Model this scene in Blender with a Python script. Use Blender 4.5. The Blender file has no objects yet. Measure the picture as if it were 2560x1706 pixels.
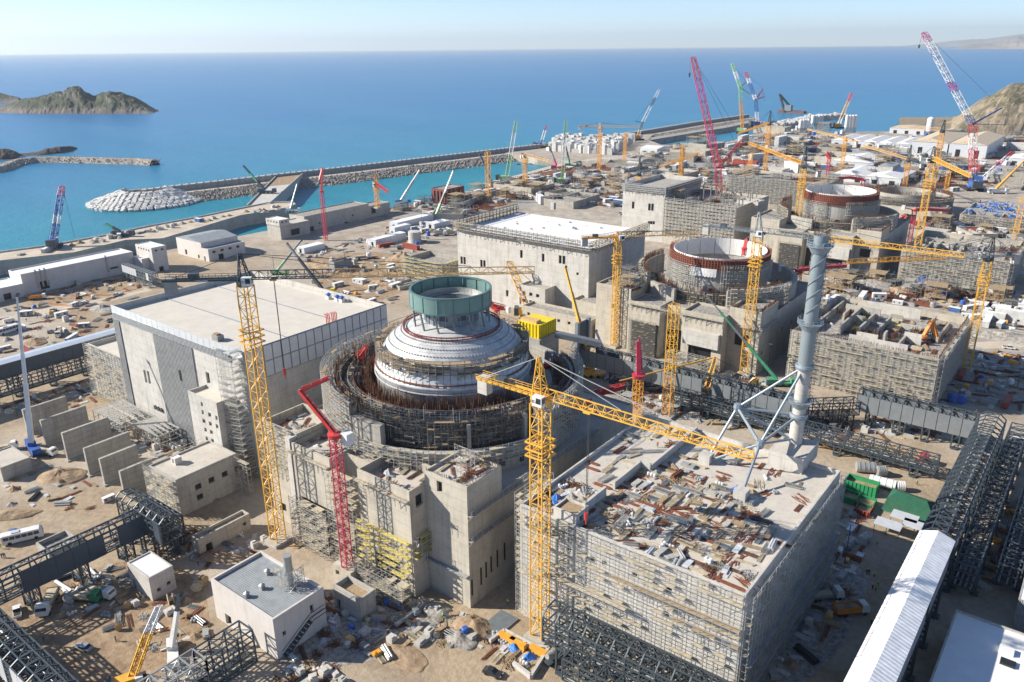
import bpy, bmesh, math, random
from mathutils import Vector, Matrix, noise
R = math.radians
rnd = random.Random(7)
sc = bpy.context.scene
COL = sc.collection

# ------------------------------------------------------------------ camera
# site frame: +Y and +X follow the walls of the plant, ground is z = 0
FPX, CX, CY = 1990.0, 1280.0, 853.0            # focal length and centre on a 2560 x 1706 picture
PITCH, ROLL, AZ, CAMZ = R(20.29), R(0.557), R(37.8), 130.0
ca, sa, cp, sp, cr, sr = math.cos(AZ), math.sin(AZ), math.cos(PITCH), math.sin(PITCH), math.cos(ROLL), math.sin(ROLL)
right0 = Vector((ca, sa, 0)); down0 = Vector((sp * sa, -sp * ca, -cp)); fwd = Vector((-cp * sa, cp * ca, -sp))
right = cr * right0 + sr * down0; down = -sr * right0 + cr * down0
cam = bpy.data.cameras.new('camera'); co = bpy.data.objects.new('camera', cam); COL.objects.link(co)
m = Matrix((right, -down, -fwd)).transposed().to_4x4(); m.translation = (0, 0, CAMZ)
co.matrix_world = m
cam.sensor_width = 36; cam.lens = 36 * FPX / 2560; cam.clip_start = 1; cam.clip_end = 120000
sc.camera = co

# ------------------------------------------------------------------ sky, sun, exposure
SUN_EL, SUNX, SUNY = R(30), -0.83, -0.557      # the sun stands to the left of the picture
w = bpy.data.worlds.new('World'); sc.world = w; w.use_nodes = True
nt = w.node_tree; nt.nodes.clear()
sky = nt.nodes.new('ShaderNodeTexSky'); sky.sky_type = 'NISHITA'; sky.sun_disc = False
sky.sun_elevation = SUN_EL; sky.sun_rotation = math.atan2(SUNX, SUNY)
sky.air_density = 0.6; sky.dust_density = 0.0; sky.ozone_density = 3.0; sky.altitude = 100
bg = nt.nodes.new('ShaderNodeBackground'); bg.inputs[1].default_value = 0.1
out = nt.nodes.new('ShaderNodeOutputWorld')
nt.links.new(sky.outputs[0], bg.inputs[0]); nt.links.new(bg.outputs[0], out.inputs[0])
sun = bpy.data.lights.new('sun', 'SUN'); sun.energy = 5.0; sun.angle = R(0.5); sun.color = (1.0, 0.93, 0.82)
so = bpy.data.objects.new('sun', sun); COL.objects.link(so)
sdir = Vector((SUNX * math.cos(SUN_EL), SUNY * math.cos(SUN_EL), math.sin(SUN_EL))).normalized()
so.rotation_euler = sdir.to_track_quat('Z', 'Y').to_euler(); so.location = (-200, -100, 300)
vs = sc.view_settings; vs.view_transform = 'Standard'; vs.look = 'None'; vs.gamma = 1; vs.exposure = 0.86
sc.render.engine = 'CYCLES'; sc.cycles.max_bounces = 6; sc.cycles.diffuse_bounces = 3; sc.cycles.volume_bounces = 0
try: sc.cycles.use_denoising = True
except Exception: pass

# ------------------------------------------------------------------ measuring helpers (authoring picture -> place on a level of the site)
TL = {0:(0,0,.3655),1:(850,0,.3655),2:(1700,0,.3655),3:(0,560,.3699),4:(850,560,.3699),5:(1700,560,.3699),6:(0,1130,.3674),7:(850,1130,.3674),8:(1700,1130,.3674),9:(0,0,1.088),10:(1480,420,.3189),11:(1900,420,.3188),12:(1400,820,.2551),13:(600,480,.2337),14:(200,650,.3189),15:(600,680,.2551),16:(1100,480,.2296),17:(1280,1050,.3189),18:(1700,1080,.3994),19:(680,980,.3571)}
def ray(n, x, y):
    a, b, s = TL[n]
    return ((a + x * s - CX) * right + (b + y * s - CY) * down) / FPX + fwd
def W(n, x, y, z=0.0):                      # point of the level z
    r = ray(n, x, y); return Vector((0, 0, CAMZ)) + r * ((z - CAMZ) / r.z)
def VD(n, x, y, p):                         # point as far off as p is
    r = ray(n, x, y); d = (Vector(p) - Vector((0, 0, CAMZ))).dot(fwd); return Vector((0, 0, CAMZ)) + r * d
def UPZ(n, x, y, p):                        # height of what stands straight above p
    r = ray(n, x, y); k = (p[0] * r.x + p[1] * r.y) / (r.x ** 2 + r.y ** 2); return CAMZ + k * r.z

# ------------------------------------------------------------------ materials
MATS = {}
def M(name): return MATS[name]
def nodes_of(name):
    mt = bpy.data.materials.new(name); mt.use_nodes = True; MATS[name] = mt
    n = mt.node_tree.nodes; return mt, n, mt.node_tree.links, n['Principled BSDF']
def nz(n, l, scale, detail=4, vec=None, rough=.55):
    t = n.new('ShaderNodeTexNoise'); t.inputs['Scale'].default_value = scale; t.inputs['Detail'].default_value = detail; t.inputs['Roughness'].default_value = rough
    if vec: l.new(vec, t.inputs['Vector'])
    return t
def ramp(n, l, src, stops):
    r = n.new('ShaderNodeValToRGB'); l.new(src, r.inputs[0]); e = r.color_ramp.elements
    while len(e) < len(stops): e.new(.5)
    for i, (p, c) in enumerate(stops): e[i].position = p; e[i].color = (c + (1,)) if len(c) == 3 else c
    return r
def mixc(n, l, a, b, f, mode='MIX'):
    x = n.new('ShaderNodeMix'); x.data_type = 'RGBA'; x.blend_type = mode
    for s, v in ((6, a), (7, b)):
        if isinstance(v, tuple): x.inputs[s].default_value = v + (1,) if len(v) == 3 else v
        else: l.new(v, x.inputs[s])
    if isinstance(f, (int, float)): x.inputs[0].default_value = f
    else: l.new(f, x.inputs[0])
    return x.outputs[2]
def math_(n, l, op, a, b=None):
    x = n.new('ShaderNodeMath'); x.operation = op
    for i, v in enumerate((a, b)):
        if v is None: continue
        if isinstance(v, (int, float)): x.inputs[i].default_value = v
        else: l.new(v, x.inputs[i])
    return x.outputs[0]
def posn(n): return n.new('ShaderNodeNewGeometry').outputs['Position']
def bump(n, l, b, h, strength=.3, dist=.1):
    x = n.new('ShaderNodeBump'); x.inputs['Strength'].default_value = strength; x.inputs['Distance'].default_value = dist
    l.new(h, x.inputs['Height']); l.new(x.outputs[0], b.inputs['Normal'])
def plain(name, c, rough=.6, metal=0, var=.25, scale=.6):
    """painted, weathered surface: one colour, uneven with two sizes of noise"""
    mt, n, l, b = nodes_of(name); p = posn(n)
    a = nz(n, l, scale, 5, p); d = nz(n, l, scale * 9, 3, p)
    s = math_(n, l, 'ADD', math_(n, l, 'MULTIPLY', a.outputs[0], .65), math_(n, l, 'MULTIPLY', d.outputs[0], .35))
    lo = tuple(v * (1 - var) for v in c); hi = tuple(min(1, v * (1 + var * .6)) for v in c)
    r = ramp(n, l, s, [(.3, lo), (.68, hi)]); l.new(r.outputs[0], b.inputs['Base Color'])
    b.inputs['Roughness'].default_value = rough; b.inputs['Metallic'].default_value = metal
    return mt
def concrete(name, c, var=.28, lift=3.0, bay=2.4, joint=.5, warm=(.42, .35, .24), stain=.5):
    """cast concrete: cloudy, streaked downwards, faint marks of the shuttering and pour joints"""
    mt, n, l, b = nodes_of(name); p = posn(n)
    mp = n.new('ShaderNodeMapping'); mp.inputs['Scale'].default_value = (1.1, 1.1, .09); l.new(p, mp.inputs[0])
    cloud = nz(n, l, .16, 6, p, .62); streak = nz(n, l, 1.0, 4, mp.outputs[0], .6); fine = nz(n, l, 3.0, 3, p)
    s = math_(n, l, 'ADD', math_(n, l, 'MULTIPLY', cloud.outputs[0], .5), math_(n, l, 'ADD', math_(n, l, 'MULTIPLY', streak.outputs[0], .32), math_(n, l, 'MULTIPLY', fine.outputs[0], .18)))
    lo = tuple(v * (1 - var) for v in c); hi = tuple(v * (1 + var * .45) for v in c)
    r = ramp(n, l, s, [(.34, lo), (.5, c), (.66, hi)])
    sx = n.new('ShaderNodeSeparateXYZ'); l.new(p, sx.inputs[0])
    wob = math_(n, l, 'MULTIPLY', nz(n, l, .5, 2, p).outputs[0], .3)
    def lines(v, period, width):
        fr = math_(n, l, 'FRACT', math_(n, l, 'DIVIDE', v, period)); return math_(n, l, 'LESS_THAN', fr, width / period)
    zl = lines(math_(n, l, 'ADD', sx.outputs[2], wob), lift, .12); xl = lines(math_(n, l, 'ADD', sx.outputs[0], sx.outputs[1]), bay, .07)
    j = math_(n, l, 'MULTIPLY', math_(n, l, 'MAXIMUM', zl, math_(n, l, 'MULTIPLY', xl, .5)), joint)
    col = mixc(n, l, r.outputs[0], tuple(v * .45 for v in c), j)
    patch = ramp(n, l, nz(n, l, .07, 5, p, .7).outputs[0], [(.56, (0, 0, 0)), (.72, (1, 1, 1))])
    col = mixc(n, l, col, warm, math_(n, l, 'MULTIPLY', patch.outputs[0], .3))
    m2 = n.new('ShaderNodeMapping'); m2.inputs['Scale'].default_value = (.55, .55, .05); m2.inputs['Location'].default_value = (3, 7, 1); l.new(p, m2.inputs[0])
    leak = ramp(n, l, nz(n, l, 1.0, 5, m2.outputs[0], .68).outputs[0], [(.54, (0, 0, 0)), (.70, (1, 1, 1))]); blot = ramp(n, l, nz(n, l, .35, 6, p, .7).outputs[0], [(.52, (0, 0, 0)), (.66, (1, 1, 1))])
    col = mixc(n, l, col, tuple(v * .5 for v in c), math_(n, l, 'MULTIPLY', leak.outputs[0], stain)); col = mixc(n, l, col, tuple(v * .62 for v in c), math_(n, l, 'MULTIPLY', blot.outputs[0], stain * .8))
    l.new(col, b.inputs['Base Color']); b.inputs['Roughness'].default_value = .88
    bump(n, l, b, math_(n, l, 'SUBTRACT', fine.outputs[0], j), .25, .06)
    return mt
concrete('concrete_pale', (.50, .48, .44)); concrete('concrete', (.40, .385, .35)); concrete('concrete_grey', (.30, .30, .29), warm=(.3, .27, .22))
concrete('concrete_warm', (.46, .42, .345)); concrete('concrete_raw', (.36, .34, .30), .4, 2.0, 1.4, .7)
concrete('screed', (.50, .46, .40), .22, 50, 50, .3, warm=(.5, .37, .22), stain=.3)
concrete('render_white', (.58, .545, .51), .14, 40, 3.2, .25, stain=.18)
plain('roof_felt', (.56, .52, .45), .85, 0, .12, .25); plain('roof_white', (.74, .74, .73), .7, 0, .1, .3); plain('roof_grey', (.25, .28, .31), .8, 0, .25, .4)
plain('steel_dark', (.075, .095, .11), .5, .3); plain('steel_grey', (.23, .26, .28), .5, .35); plain('galvanised', (.42, .43, .42), .45, .5)
plain('cladding_slate', (.062, .085, .115), .45, .2, .15); plain('cladding_grey', (.24, .265, .28), .45, .25, .15); plain('panel_white', (.60, .62, .64), .4, .2, .12)
plain('crane_yellow', (.72, .40, .055), .45, 0, .22); plain('crane_amber', (.72, .34, .04), .5, 0, .22); plain('crane_pale', (.62, .40, .17), .55, 0, .25)
plain('crane_dark', (.05, .065, .075), .5, .2); plain('crane_red', (.56, .05, .045), .45, 0, .25); plain('crane_crimson', (.46, .035, .075), .5, 0, .3)
plain('crane_white', (.70, .70, .69), .5, 0, .15); plain('crane_blue', (.05, .12, .36), .5, 0, .2); plain('crane_green', (.30, .52, .25), .5, 0, .2); plain('crane_teal', (.06, .30, .17), .5, 0, .2)
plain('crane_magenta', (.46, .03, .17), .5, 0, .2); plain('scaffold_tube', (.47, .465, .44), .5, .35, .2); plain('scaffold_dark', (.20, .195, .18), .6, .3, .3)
plain('plank', (.46, .40, .29), .85, 0, .4, 1.2); plain('plank_yellow', (.62, .50, .10), .8, 0, .3, 1); plain('timber', (.34, .25, .15), .85, 0, .4, 1.5); plain('plywood', (.42, .30, .16), .8, 0, .3, 1)
plain('rebar', (.16, .075, .045), .85, .2, .4, 1.5); plain('rust', (.24, .09, .05), .8, .2, .35, 1); plain('tent_green', (.02, .11, .06), .7, 0, .3, 1); plain('red_frame', (.20, .05, .045), .7, 0, .35, 1)
plain('dark_opening', (.018, .02, .023), .4, 0, .3); plain('rubber', (.02, .02, .02), .8); plain('glass', (.03, .04, .05), .12, 0, .2)
plain('paint_white', (.68, .68, .66), .45, 0, .12); plain('paint_yellow', (.78, .58, .01), .45, 0, .15); plain('paint_blue', (.04, .12, .42), .45, 0, .2); plain('paint_red', (.50, .05, .04), .5, 0, .2); plain('paint_green', (.03, .26, .10), .5, 0, .2); plain('paint_silver', (.42, .45, .48), .35, .5, .1); plain('paint_black', (.03, .033, .04), .35, 0, .2); plain('paint_orange', (.70, .24, .03), .5, 0, .2)
plain('tarp_blue', (.03, .17, .55), .5, 0, .3, 1.2); plain('tarp_grey', (.33, .35, .37), .7, 0, .3, 1); plain('tarp_white', (.68, .68, .66), .7, 0, .2, 1); plain('ring_green', (.16, .27, .255), .45, .15, .14); plain('ring_green_inside', (.12, .21, .205), .5, .15, .2)
plain('chimney_steel', (.25, .295, .315), .42, .3, .1, .3); plain('strut_steel', (.27, .32, .36), .42, .3, .12, .4); plain('liner_white', (.70, .69, .66), .55, .1, .1)
plain('skin', (.45, .28, .19), .6); plain('cloth_dark', (.03, .035, .05), .9); plain('vest_orange', (.80, .16, .02), .8); plain('vest_lime', (.35, .70, .04), .8); plain('helmet', (.75, .74, .70), .4)
plain('galvanised_sheet', (.62, .66, .69), .38, .45, .1, .4)
def dome_mat():
    mt, n, l, b = nodes_of('dome_shell'); p = posn(n)
    cl = nz(n, l, .35, 6, p, .6); r = ramp(n, l, cl.outputs[0], [(.32, (.34, .345, .35)), (.5, (.50, .50, .49)), (.7, (.60, .59, .57))])
    v = n.new('ShaderNodeTexVoronoi'); v.inputs['Scale'].default_value = .8; v.inputs['Randomness'].default_value = .35; l.new(p, v.inputs['Vector'])
    d = math_(n, l, 'LESS_THAN', v.outputs['Distance'], .17)
    col = mixc(n, l, r.outputs[0], (.26, .265, .27), math_(n, l, 'MULTIPLY', d, .55))
    l.new(col, b.inputs['Base Color']); b.inputs['Roughness'].default_value = .5; b.inputs['Metallic'].default_value = .1
dome_mat()
def corrug(name, c, period, rough=.45, metal=.3, axis=2, bs=.8):
    mt, n, l, b = nodes_of(name); p = posn(n); sx = n.new('ShaderNodeSeparateXYZ'); l.new(p, sx.inputs[0])
    v = math_(n, l, 'ADD', sx.outputs[0], sx.outputs[1]) if axis == 2 else sx.outputs[axis]
    wv = math_(n, l, 'SINE', math_(n, l, 'MULTIPLY', v, 2 * math.pi / period))
    a = nz(n, l, .5, 5, p); r = ramp(n, l, a.outputs[0], [(.3, tuple(x * .8 for x in c)), (.7, tuple(x * 1.12 for x in c))])
    l.new(r.outputs[0], b.inputs['Base Color']); b.inputs['Roughness'].default_value = rough; b.inputs['Metallic'].default_value = metal
    bump(n, l, b, wv, bs, .12)
corrug('corrugated_grey', (.27, .28, .285), .9); corrug('corrugated_roof', (.80, .81, .82), 1.1, .5, 0, 1, .25); corrug('roof_sheet', (.27, .295, .31), .55, .7, .05, 1, .25)
corrug('roof_tan', (.55, .45, .32), 4, .7, 0, 1); corrug('roof_pale', (.72, .71, .69), 5, .6, 0, 1); corrug('container_white', (.62, .62, .60), .35, .55, 0)
corrug('container_blue', (.06, .14, .34), .35, .55, 0); corrug('container_red', (.36, .07, .05), .35, .55, 0); corrug('container_grey', (.36, .37, .37), .35, .55, 0)
def ground_mat():
    mt, n, l, b = nodes_of('sandy_ground'); p = posn(n)
    big = nz(n, l, .012, 6, p, .6); mid = nz(n, l, .06, 7, p, .65); fine = nz(n, l, .6, 5, p, .65); gr = nz(n, l, 3, 3, p)
    c1 = ramp(n, l, mid.outputs[0], [(.3, (.17, .115, .068)), (.46, (.30, .22, .138)), (.6, (.40, .305, .20)), (.75, (.47, .385, .275))])
    c2 = ramp(n, l, fine.outputs[0], [(.3, (.18, .145, .105)), (.5, (.34, .275, .195)), (.72, (.50, .42, .325))])
    c = mixc(n, l, c1.outputs[0], c2.outputs[0], .42)
    dust = ramp(n, l, big.outputs[0], [(.45, (0, 0, 0)), (.62, (1, 1, 1))])
    c = mixc(n, l, c, (.47, .44, .39), math_(n, l, 'MULTIPLY', dust.outputs[0], .6))
    # dark tracks worn by wheels
    wv = n.new('ShaderNodeTexWave'); wv.inputs['Scale'].default_value = .03; wv.inputs['Distortion'].default_value = 26; wv.inputs['Detail'].default_value = 3; wv.inputs['Detail Scale'].default_value = .6; l.new(p, wv.inputs['Vector'])
    tr = ramp(n, l, wv.outputs[0], [(.0, (1, 1, 1)), (.1, (0, 0, 0))]); mk = ramp(n, l, nz(n, l, .02, 3, p).outputs[0], [(.5, (0, 0, 0)), (.6, (1, 1, 1))])
    c = mixc(n, l, c, (.25, .195, .135), math_(n, l, 'MULTIPLY', math_(n, l, 'MULTIPLY', tr.outputs[0], mk.outputs[0]), .4))
    # farther off the yard is paved and dusty, pale grey
    sx = n.new('ShaderNodeSeparateXYZ'); l.new(p, sx.inputs[0])
    far = n.new('ShaderNodeMapRange'); l.new(sx.outputs[1], far.inputs[0]); far.inputs[1].default_value = 240; far.inputs[2].default_value = 420; far.inputs[3].default_value = 0; far.inputs[4].default_value = .72
    fc = ramp(n, l, nz(n, l, .09, 8, p, .75).outputs[0], [(.32, (.15, .125, .105)), (.45, (.28, .25, .21)), (.55, (.40, .355, .30)), (.68, (.52, .48, .43))])
    c = mixc(n, l, c, fc.outputs[0], far.outputs[0])
    l.new(c, b.inputs['Base Color']); b.inputs['Roughness'].default_value = .95
    bump(n, l, b, math_(n, l, 'ADD', fine.outputs[0], math_(n, l, 'MULTIPLY', gr.outputs[0], .3)), .5, .5)
ground_mat()
def soil(name, a, bb, cc, scale=.35):
    mt, n, l, b = nodes_of(name); p = posn(n); t = nz(n, l, scale, 8, p, .7)
    r = ramp(n, l, t.outputs[0], [(.32, a), (.5, bb), (.68, cc)]); l.new(r.outputs[0], b.inputs['Base Color']); b.inputs['Roughness'].default_value = .95
    bump(n, l, b, t.outputs[0], .7, .6)
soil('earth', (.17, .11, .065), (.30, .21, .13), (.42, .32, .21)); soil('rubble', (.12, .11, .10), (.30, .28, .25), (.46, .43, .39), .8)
soil('rock', (.17, .145, .12), (.32, .28, .24), (.46, .42, .37), .25); soil('armour', (.42, .41, .39), (.53, .52, .495), (.60, .59, .56), .3); soil('road_dust', (.36, .30, .23), (.48, .41, .32), (.55, .49, .41), .12)
def island_mat(name, rock, veg, s=.03, bal=.5):
    mt, n, l, b = nodes_of(name); p = posn(n); t = nz(n, l, s, 9, p, .72); k = nz(n, l, s * 6, 6, p, .7)
    g = n.new('ShaderNodeNewGeometry'); sx = n.new('ShaderNodeSeparateXYZ'); l.new(g.outputs['Normal'], sx.inputs[0])
    r1 = ramp(n, l, k.outputs[0], [(.3, tuple(v * .55 for v in rock)), (.7, rock)]); r2 = ramp(n, l, k.outputs[0], [(.35, tuple(v * .5 for v in veg)), (.65, veg)])
    f = math_(n, l, 'MULTIPLY', t.outputs[0], sx.outputs[2]); fr0 = ramp(n, l, f, [(bal - .12, (0, 0, 0)), (bal + .02, (1, 1, 1))]); pz_ = n.new('ShaderNodeSeparateXYZ'); l.new(p, pz_.inputs[0]); zz = n.new('ShaderNodeMapRange'); l.new(math_(n, l, 'ADD', pz_.outputs[2], math_(n, l, 'MULTIPLY', k.outputs[0], 14)), zz.inputs[0]); zz.inputs[1].default_value = 5; zz.inputs[2].default_value = 14; frm = math_(n, l, 'MULTIPLY', fr0.outputs[0], zz.outputs[0])
    l.new(mixc(n, l, r1.outputs[0], r2.outputs[0], frm), b.inputs['Base Color']); b.inputs['Roughness'].default_value = .95
    bump(n, l, b, k.outputs[0], 1, 3)
island_mat('island_scrub', (.23, .195, .165), (.065, .082, .045), .03, .33); island_mat('hill_scrub', (.36, .29, .20), (.17, .15, .085), .02, .46); island_mat('far_rock', (.34, .29, .25), (.24, .22, .18), .004, .5)
island_mat('dark_rock', (.10, .08, .07), (.07, .065, .05), .05, .6)
def sea_mat():
    mt, n, l, b = nodes_of('sea_water'); p = posn(n)
    sx = n.new('ShaderNodeSeparateXYZ'); l.new(p, sx.inputs[0])
    # the shallow harbour is turquoise, the open sea deep blue
    dx = math_(n, l, 'ADD', sx.outputs[0], 520); dy = math_(n, l, 'MULTIPLY', math_(n, l, 'SUBTRACT', sx.outputs[1], 480), .45)
    al = math_(n, l, 'SQRT', math_(n, l, 'ADD', math_(n, l, 'MULTIPLY', dx, dx), math_(n, l, 'MULTIPLY', dy, dy)))
    nzb = nz(n, l, .0016, 4, p); wob = math_(n, l, 'MULTIPLY', math_(n, l, 'SUBTRACT', nzb.outputs[0], .5), 260)
    mr = n.new('ShaderNodeMapRange'); l.new(math_(n, l, 'ADD', al, wob), mr.inputs[0]); mr.inputs[1].default_value = 0; mr.inputs[2].default_value = 1200
    r = ramp(n, l, mr.outputs[0], [(0, (.012, .27, .31)), (.14, (.012, .235, .31)), (.35, (.013, .19, .335)), (1, (.010, .145, .335))])
    st = n.new('ShaderNodeMapping'); st.inputs['Scale'].default_value = (.0012, .006, 1); st.inputs['Rotation'].default_value = (0, 0, R(25)); l.new(p, st.inputs[0])
    sl = nz(n, l, 1, 6, st.outputs[0], .6); sr_ = ramp(n, l, sl.outputs[0], [(.42, (0, 0, 0)), (.75, (1, 1, 1))])
    c = mixc(n, l, r.outputs[0], (.06, .23, .36), math_(n, l, 'MULTIPLY', sr_.outputs[0], .55))
    s2 = n.new('ShaderNodeMapping'); s2.inputs['Scale'].default_value = (.0035, .02, 1); s2.inputs['Rotation'].default_value = (0, 0, R(38)); l.new(p, s2.inputs[0])
    dk = ramp(n, l, nz(n, l, 1, 7, s2.outputs[0], .7).outputs[0], [(.38, (1, 1, 1)), (.56, (0, 0, 0))]); c = mixc(n, l, c, (.006, .085, .22), math_(n, l, 'MULTIPLY', dk.outputs[0], .22))
    l.new(c, b.inputs['Base Color']); b.inputs['Roughness'].default_value = .28; b.inputs['IOR'].default_value = 1.33
    w1 = nz(n, l, .05, 8, p, .75); w2 = nz(n, l, .6, 3, p)
    bump(n, l, b, math_(n, l, 'ADD', w1.outputs[0], math_(n, l, 'MULTIPLY', w2.outputs[0], .25)), .8, 2.6)
sea_mat()

# ------------------------------------------------------------------ mesh helpers
class MB:
    def __init__(s): s.v = []; s.f = []
    def add(s, vs, fs):
        k = len(s.v); s.v += [tuple(v) for v in vs]; s.f += [tuple(i + k for i in f) for f in fs]; return s
    def box(s, x0, y0, z0, x1, y1, z1):
        return s.add([(x0,y0,z0),(x1,y0,z0),(x1,y1,z0),(x0,y1,z0),(x0,y0,z1),(x1,y0,z1),(x1,y1,z1),(x0,y1,z1)], [(0,3,2,1),(4,5,6,7),(0,1,5,4),(1,2,6,5),(2,3,7,6),(3,0,4,7)])
    def bar(s, a, b, w, h=None, cap=False):
        a = Vector(a); b = Vector(b); d = b - a
        if d.length < 1e-6: return s
        d.normalize(); u = d.cross(Vector((0, 0, 1)))
        if u.length < 1e-3: u = Vector((1, 0, 0))
        u.normalize(); v = u.cross(d); h = h or w; u = u * w / 2; v = v * h / 2
        fs = [(0,1,5,4),(1,2,6,5),(2,3,7,6),(3,0,4,7)] + ([(0,3,2,1),(4,5,6,7)] if cap else [])
        return s.add([a-u-v, a+u-v, a+u+v, a-u+v, b-u-v, b+u-v, b+u+v, b-u+v], fs)
    def tube(s, a, b, r, r2=None, n=10, cap=True):
        a = Vector(a); b = Vector(b); d = (b - a).normalized(); u = d.cross(Vector((0, 0, 1)))
        if u.length < 1e-3: u = Vector((1, 0, 0))
        u.normalize(); v = u.cross(d); r2 = r if r2 is None else r2
        vs = [a + (u * math.cos(2*math.pi*i/n) + v * math.sin(2*math.pi*i/n)) * r for i in range(n)] + [b + (u * math.cos(2*math.pi*i/n) + v * math.sin(2*math.pi*i/n)) * r2 for i in range(n)]
        fs = [(i, (i+1) % n, n + (i+1) % n, n + i) for i in range(n)] + ([tuple(range(n-1, -1, -1)), tuple(range(n, 2*n))] if cap else [])
        return s.add(vs, fs)
    def lathe(s, c, prof, n=48, a0=0, a1=2*math.pi):
        full = abs(a1 - a0 - 2*math.pi) < 1e-6; k = n if full else n + 1; m_ = len(prof); vs = []
        for i in range(k):
            a = a0 + (a1 - a0) * i / n; vs += [(c[0] + r * math.cos(a), c[1] + r * math.sin(a), z) for r, z in prof]
        fs = []
        for i in range(n):
            j = (i + 1) % k
            for q in range(m_ - 1): fs.append((i*m_+q, j*m_+q, j*m_+q+1, i*m_+q+1))
        if not full:
            if prof[0] == prof[-1]: fs += [tuple(range(m_ - 2, -1, -1)), tuple((k-1)*m_ + q for q in range(m_ - 1))]
        return s.add(vs, fs)
    def prism(s, pts, z0, z1):
        n = len(pts); return s.add([(x, y, z0) for x, y in pts] + [(x, y, z1) for x, y in pts], [tuple(range(n-1, -1, -1)), tuple(range(n, 2*n))] + [(i, (i+1) % n, n + (i+1) % n, n + i) for i in range(n)])
    def lattice(s, a, b, w0, w1, bay, ch, dg, side=None, h0=None, h1=None, tri=False):
        """open lattice beam: chords, rungs and zigzag bracing"""
        a = Vector(a); b = Vector(b); d = b - a; L = d.length; d.normalize()
        u = Vector(side) if side else d.cross(Vector((0, 0, 1)))
        if u.length < 1e-3: u = Vector((1, 0, 0))
        u.normalize(); v = u.cross(d); n = max(1, round(L / bay)); h0 = h0 or w0; h1 = h1 or w1
        def ringp(k):
            f = k / n; p = a + d * (L * f); x = (w0 + (w1 - w0) * f) / 2; y = (h0 + (h1 - h0) * f) / 2
            if tri: return [p - u*x - v*y, p + u*x - v*y, p + v*y]
            return [p - u*x - v*y, p + u*x - v*y, p + u*x + v*y, p - u*x + v*y]
        m_ = 3 if tri else 4
        A, B = ringp(0), ringp(n)
        for i in range(m_): s.bar(A[i], B[i], ch)
        for k in range(n + 1):
            r0 = ringp(k)
            for i in range(m_): s.bar(r0[i], r0[(i+1) % m_], dg)
            if k < n:
                r1 = ringp(k + 1)
                for i in range(m_):
                    j = (i + 1) % m_
                    if (k + i) % 2: s.bar(r0[i], r1[j], dg)
                    else: s.bar(r0[j], r1[i], dg)
        return s
    def me(s, name, mats):
        me = bpy.data.meshes.new(name); me.from_pydata(s.v, [], s.f); me.update()
        for mt in (mats if isinstance(mats, (list, tuple)) else [mats]): me.materials.append(MATS[mt])
        return me
    def obj(s, name, mat, parent=None, local=False, smooth=False, kind=None):
        if parent is not None and not local:
            o0 = parent
            off = Vector((0, 0, 0))
            while o0 is not None: off += o0.location; o0 = o0.parent
            s.v = [(x - off.x, y - off.y, z - off.z) for x, y, z in s.v]
        elif parent is None and not local and s.v:
            xs = [v[0] for v in s.v]; ys = [v[1] for v in s.v]; off = Vector(((min(xs)+max(xs))/2, (min(ys)+max(ys))/2, min(v[2] for v in s.v)))
            s.v = [(x - off.x, y - off.y, z - off.z) for x, y, z in s.v]
        me = s.me(name, mat); o = bpy.data.objects.new(name, me); COL.objects.link(o)
        if parent is not None: o.parent = parent
        elif not local and s.v: o.location = off
        if smooth: me.polygons.foreach_set('use_smooth', [True] * len(me.polygons))
        if kind: o['kind'] = kind
        return o
def tag(o, label=None, cat=None, group=None, kind=None):
    if label: o['label'] = label
    if cat: o['category'] = cat
    if group: o['group'] = group
    if kind: o['kind'] = kind
    return o
def thing(name, label, cat, loc=(0, 0, 0), rotz=0, group=None):
    o = bpy.data.objects.new(name, None); o.empty_display_size = .5; COL.objects.link(o); o.location = loc; o.rotation_euler = (0, 0, rotz)
    return tag(o, label, cat, group)
def copy_tree(o, loc=None, rotz=None, label=None, group=None, parent=None):
    c = o.copy(); COL.objects.link(c); c.parent = parent
    if parent is not None: c.matrix_parent_inverse = Matrix()
    if loc is not None: c.location = loc
    if rotz is not None: c.rotation_euler = (0, 0, rotz)
    if label: c['label'] = label
    if group: c['group'] = group
    for ch in o.children: copy_tree(ch, parent=c)
    return c
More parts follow.
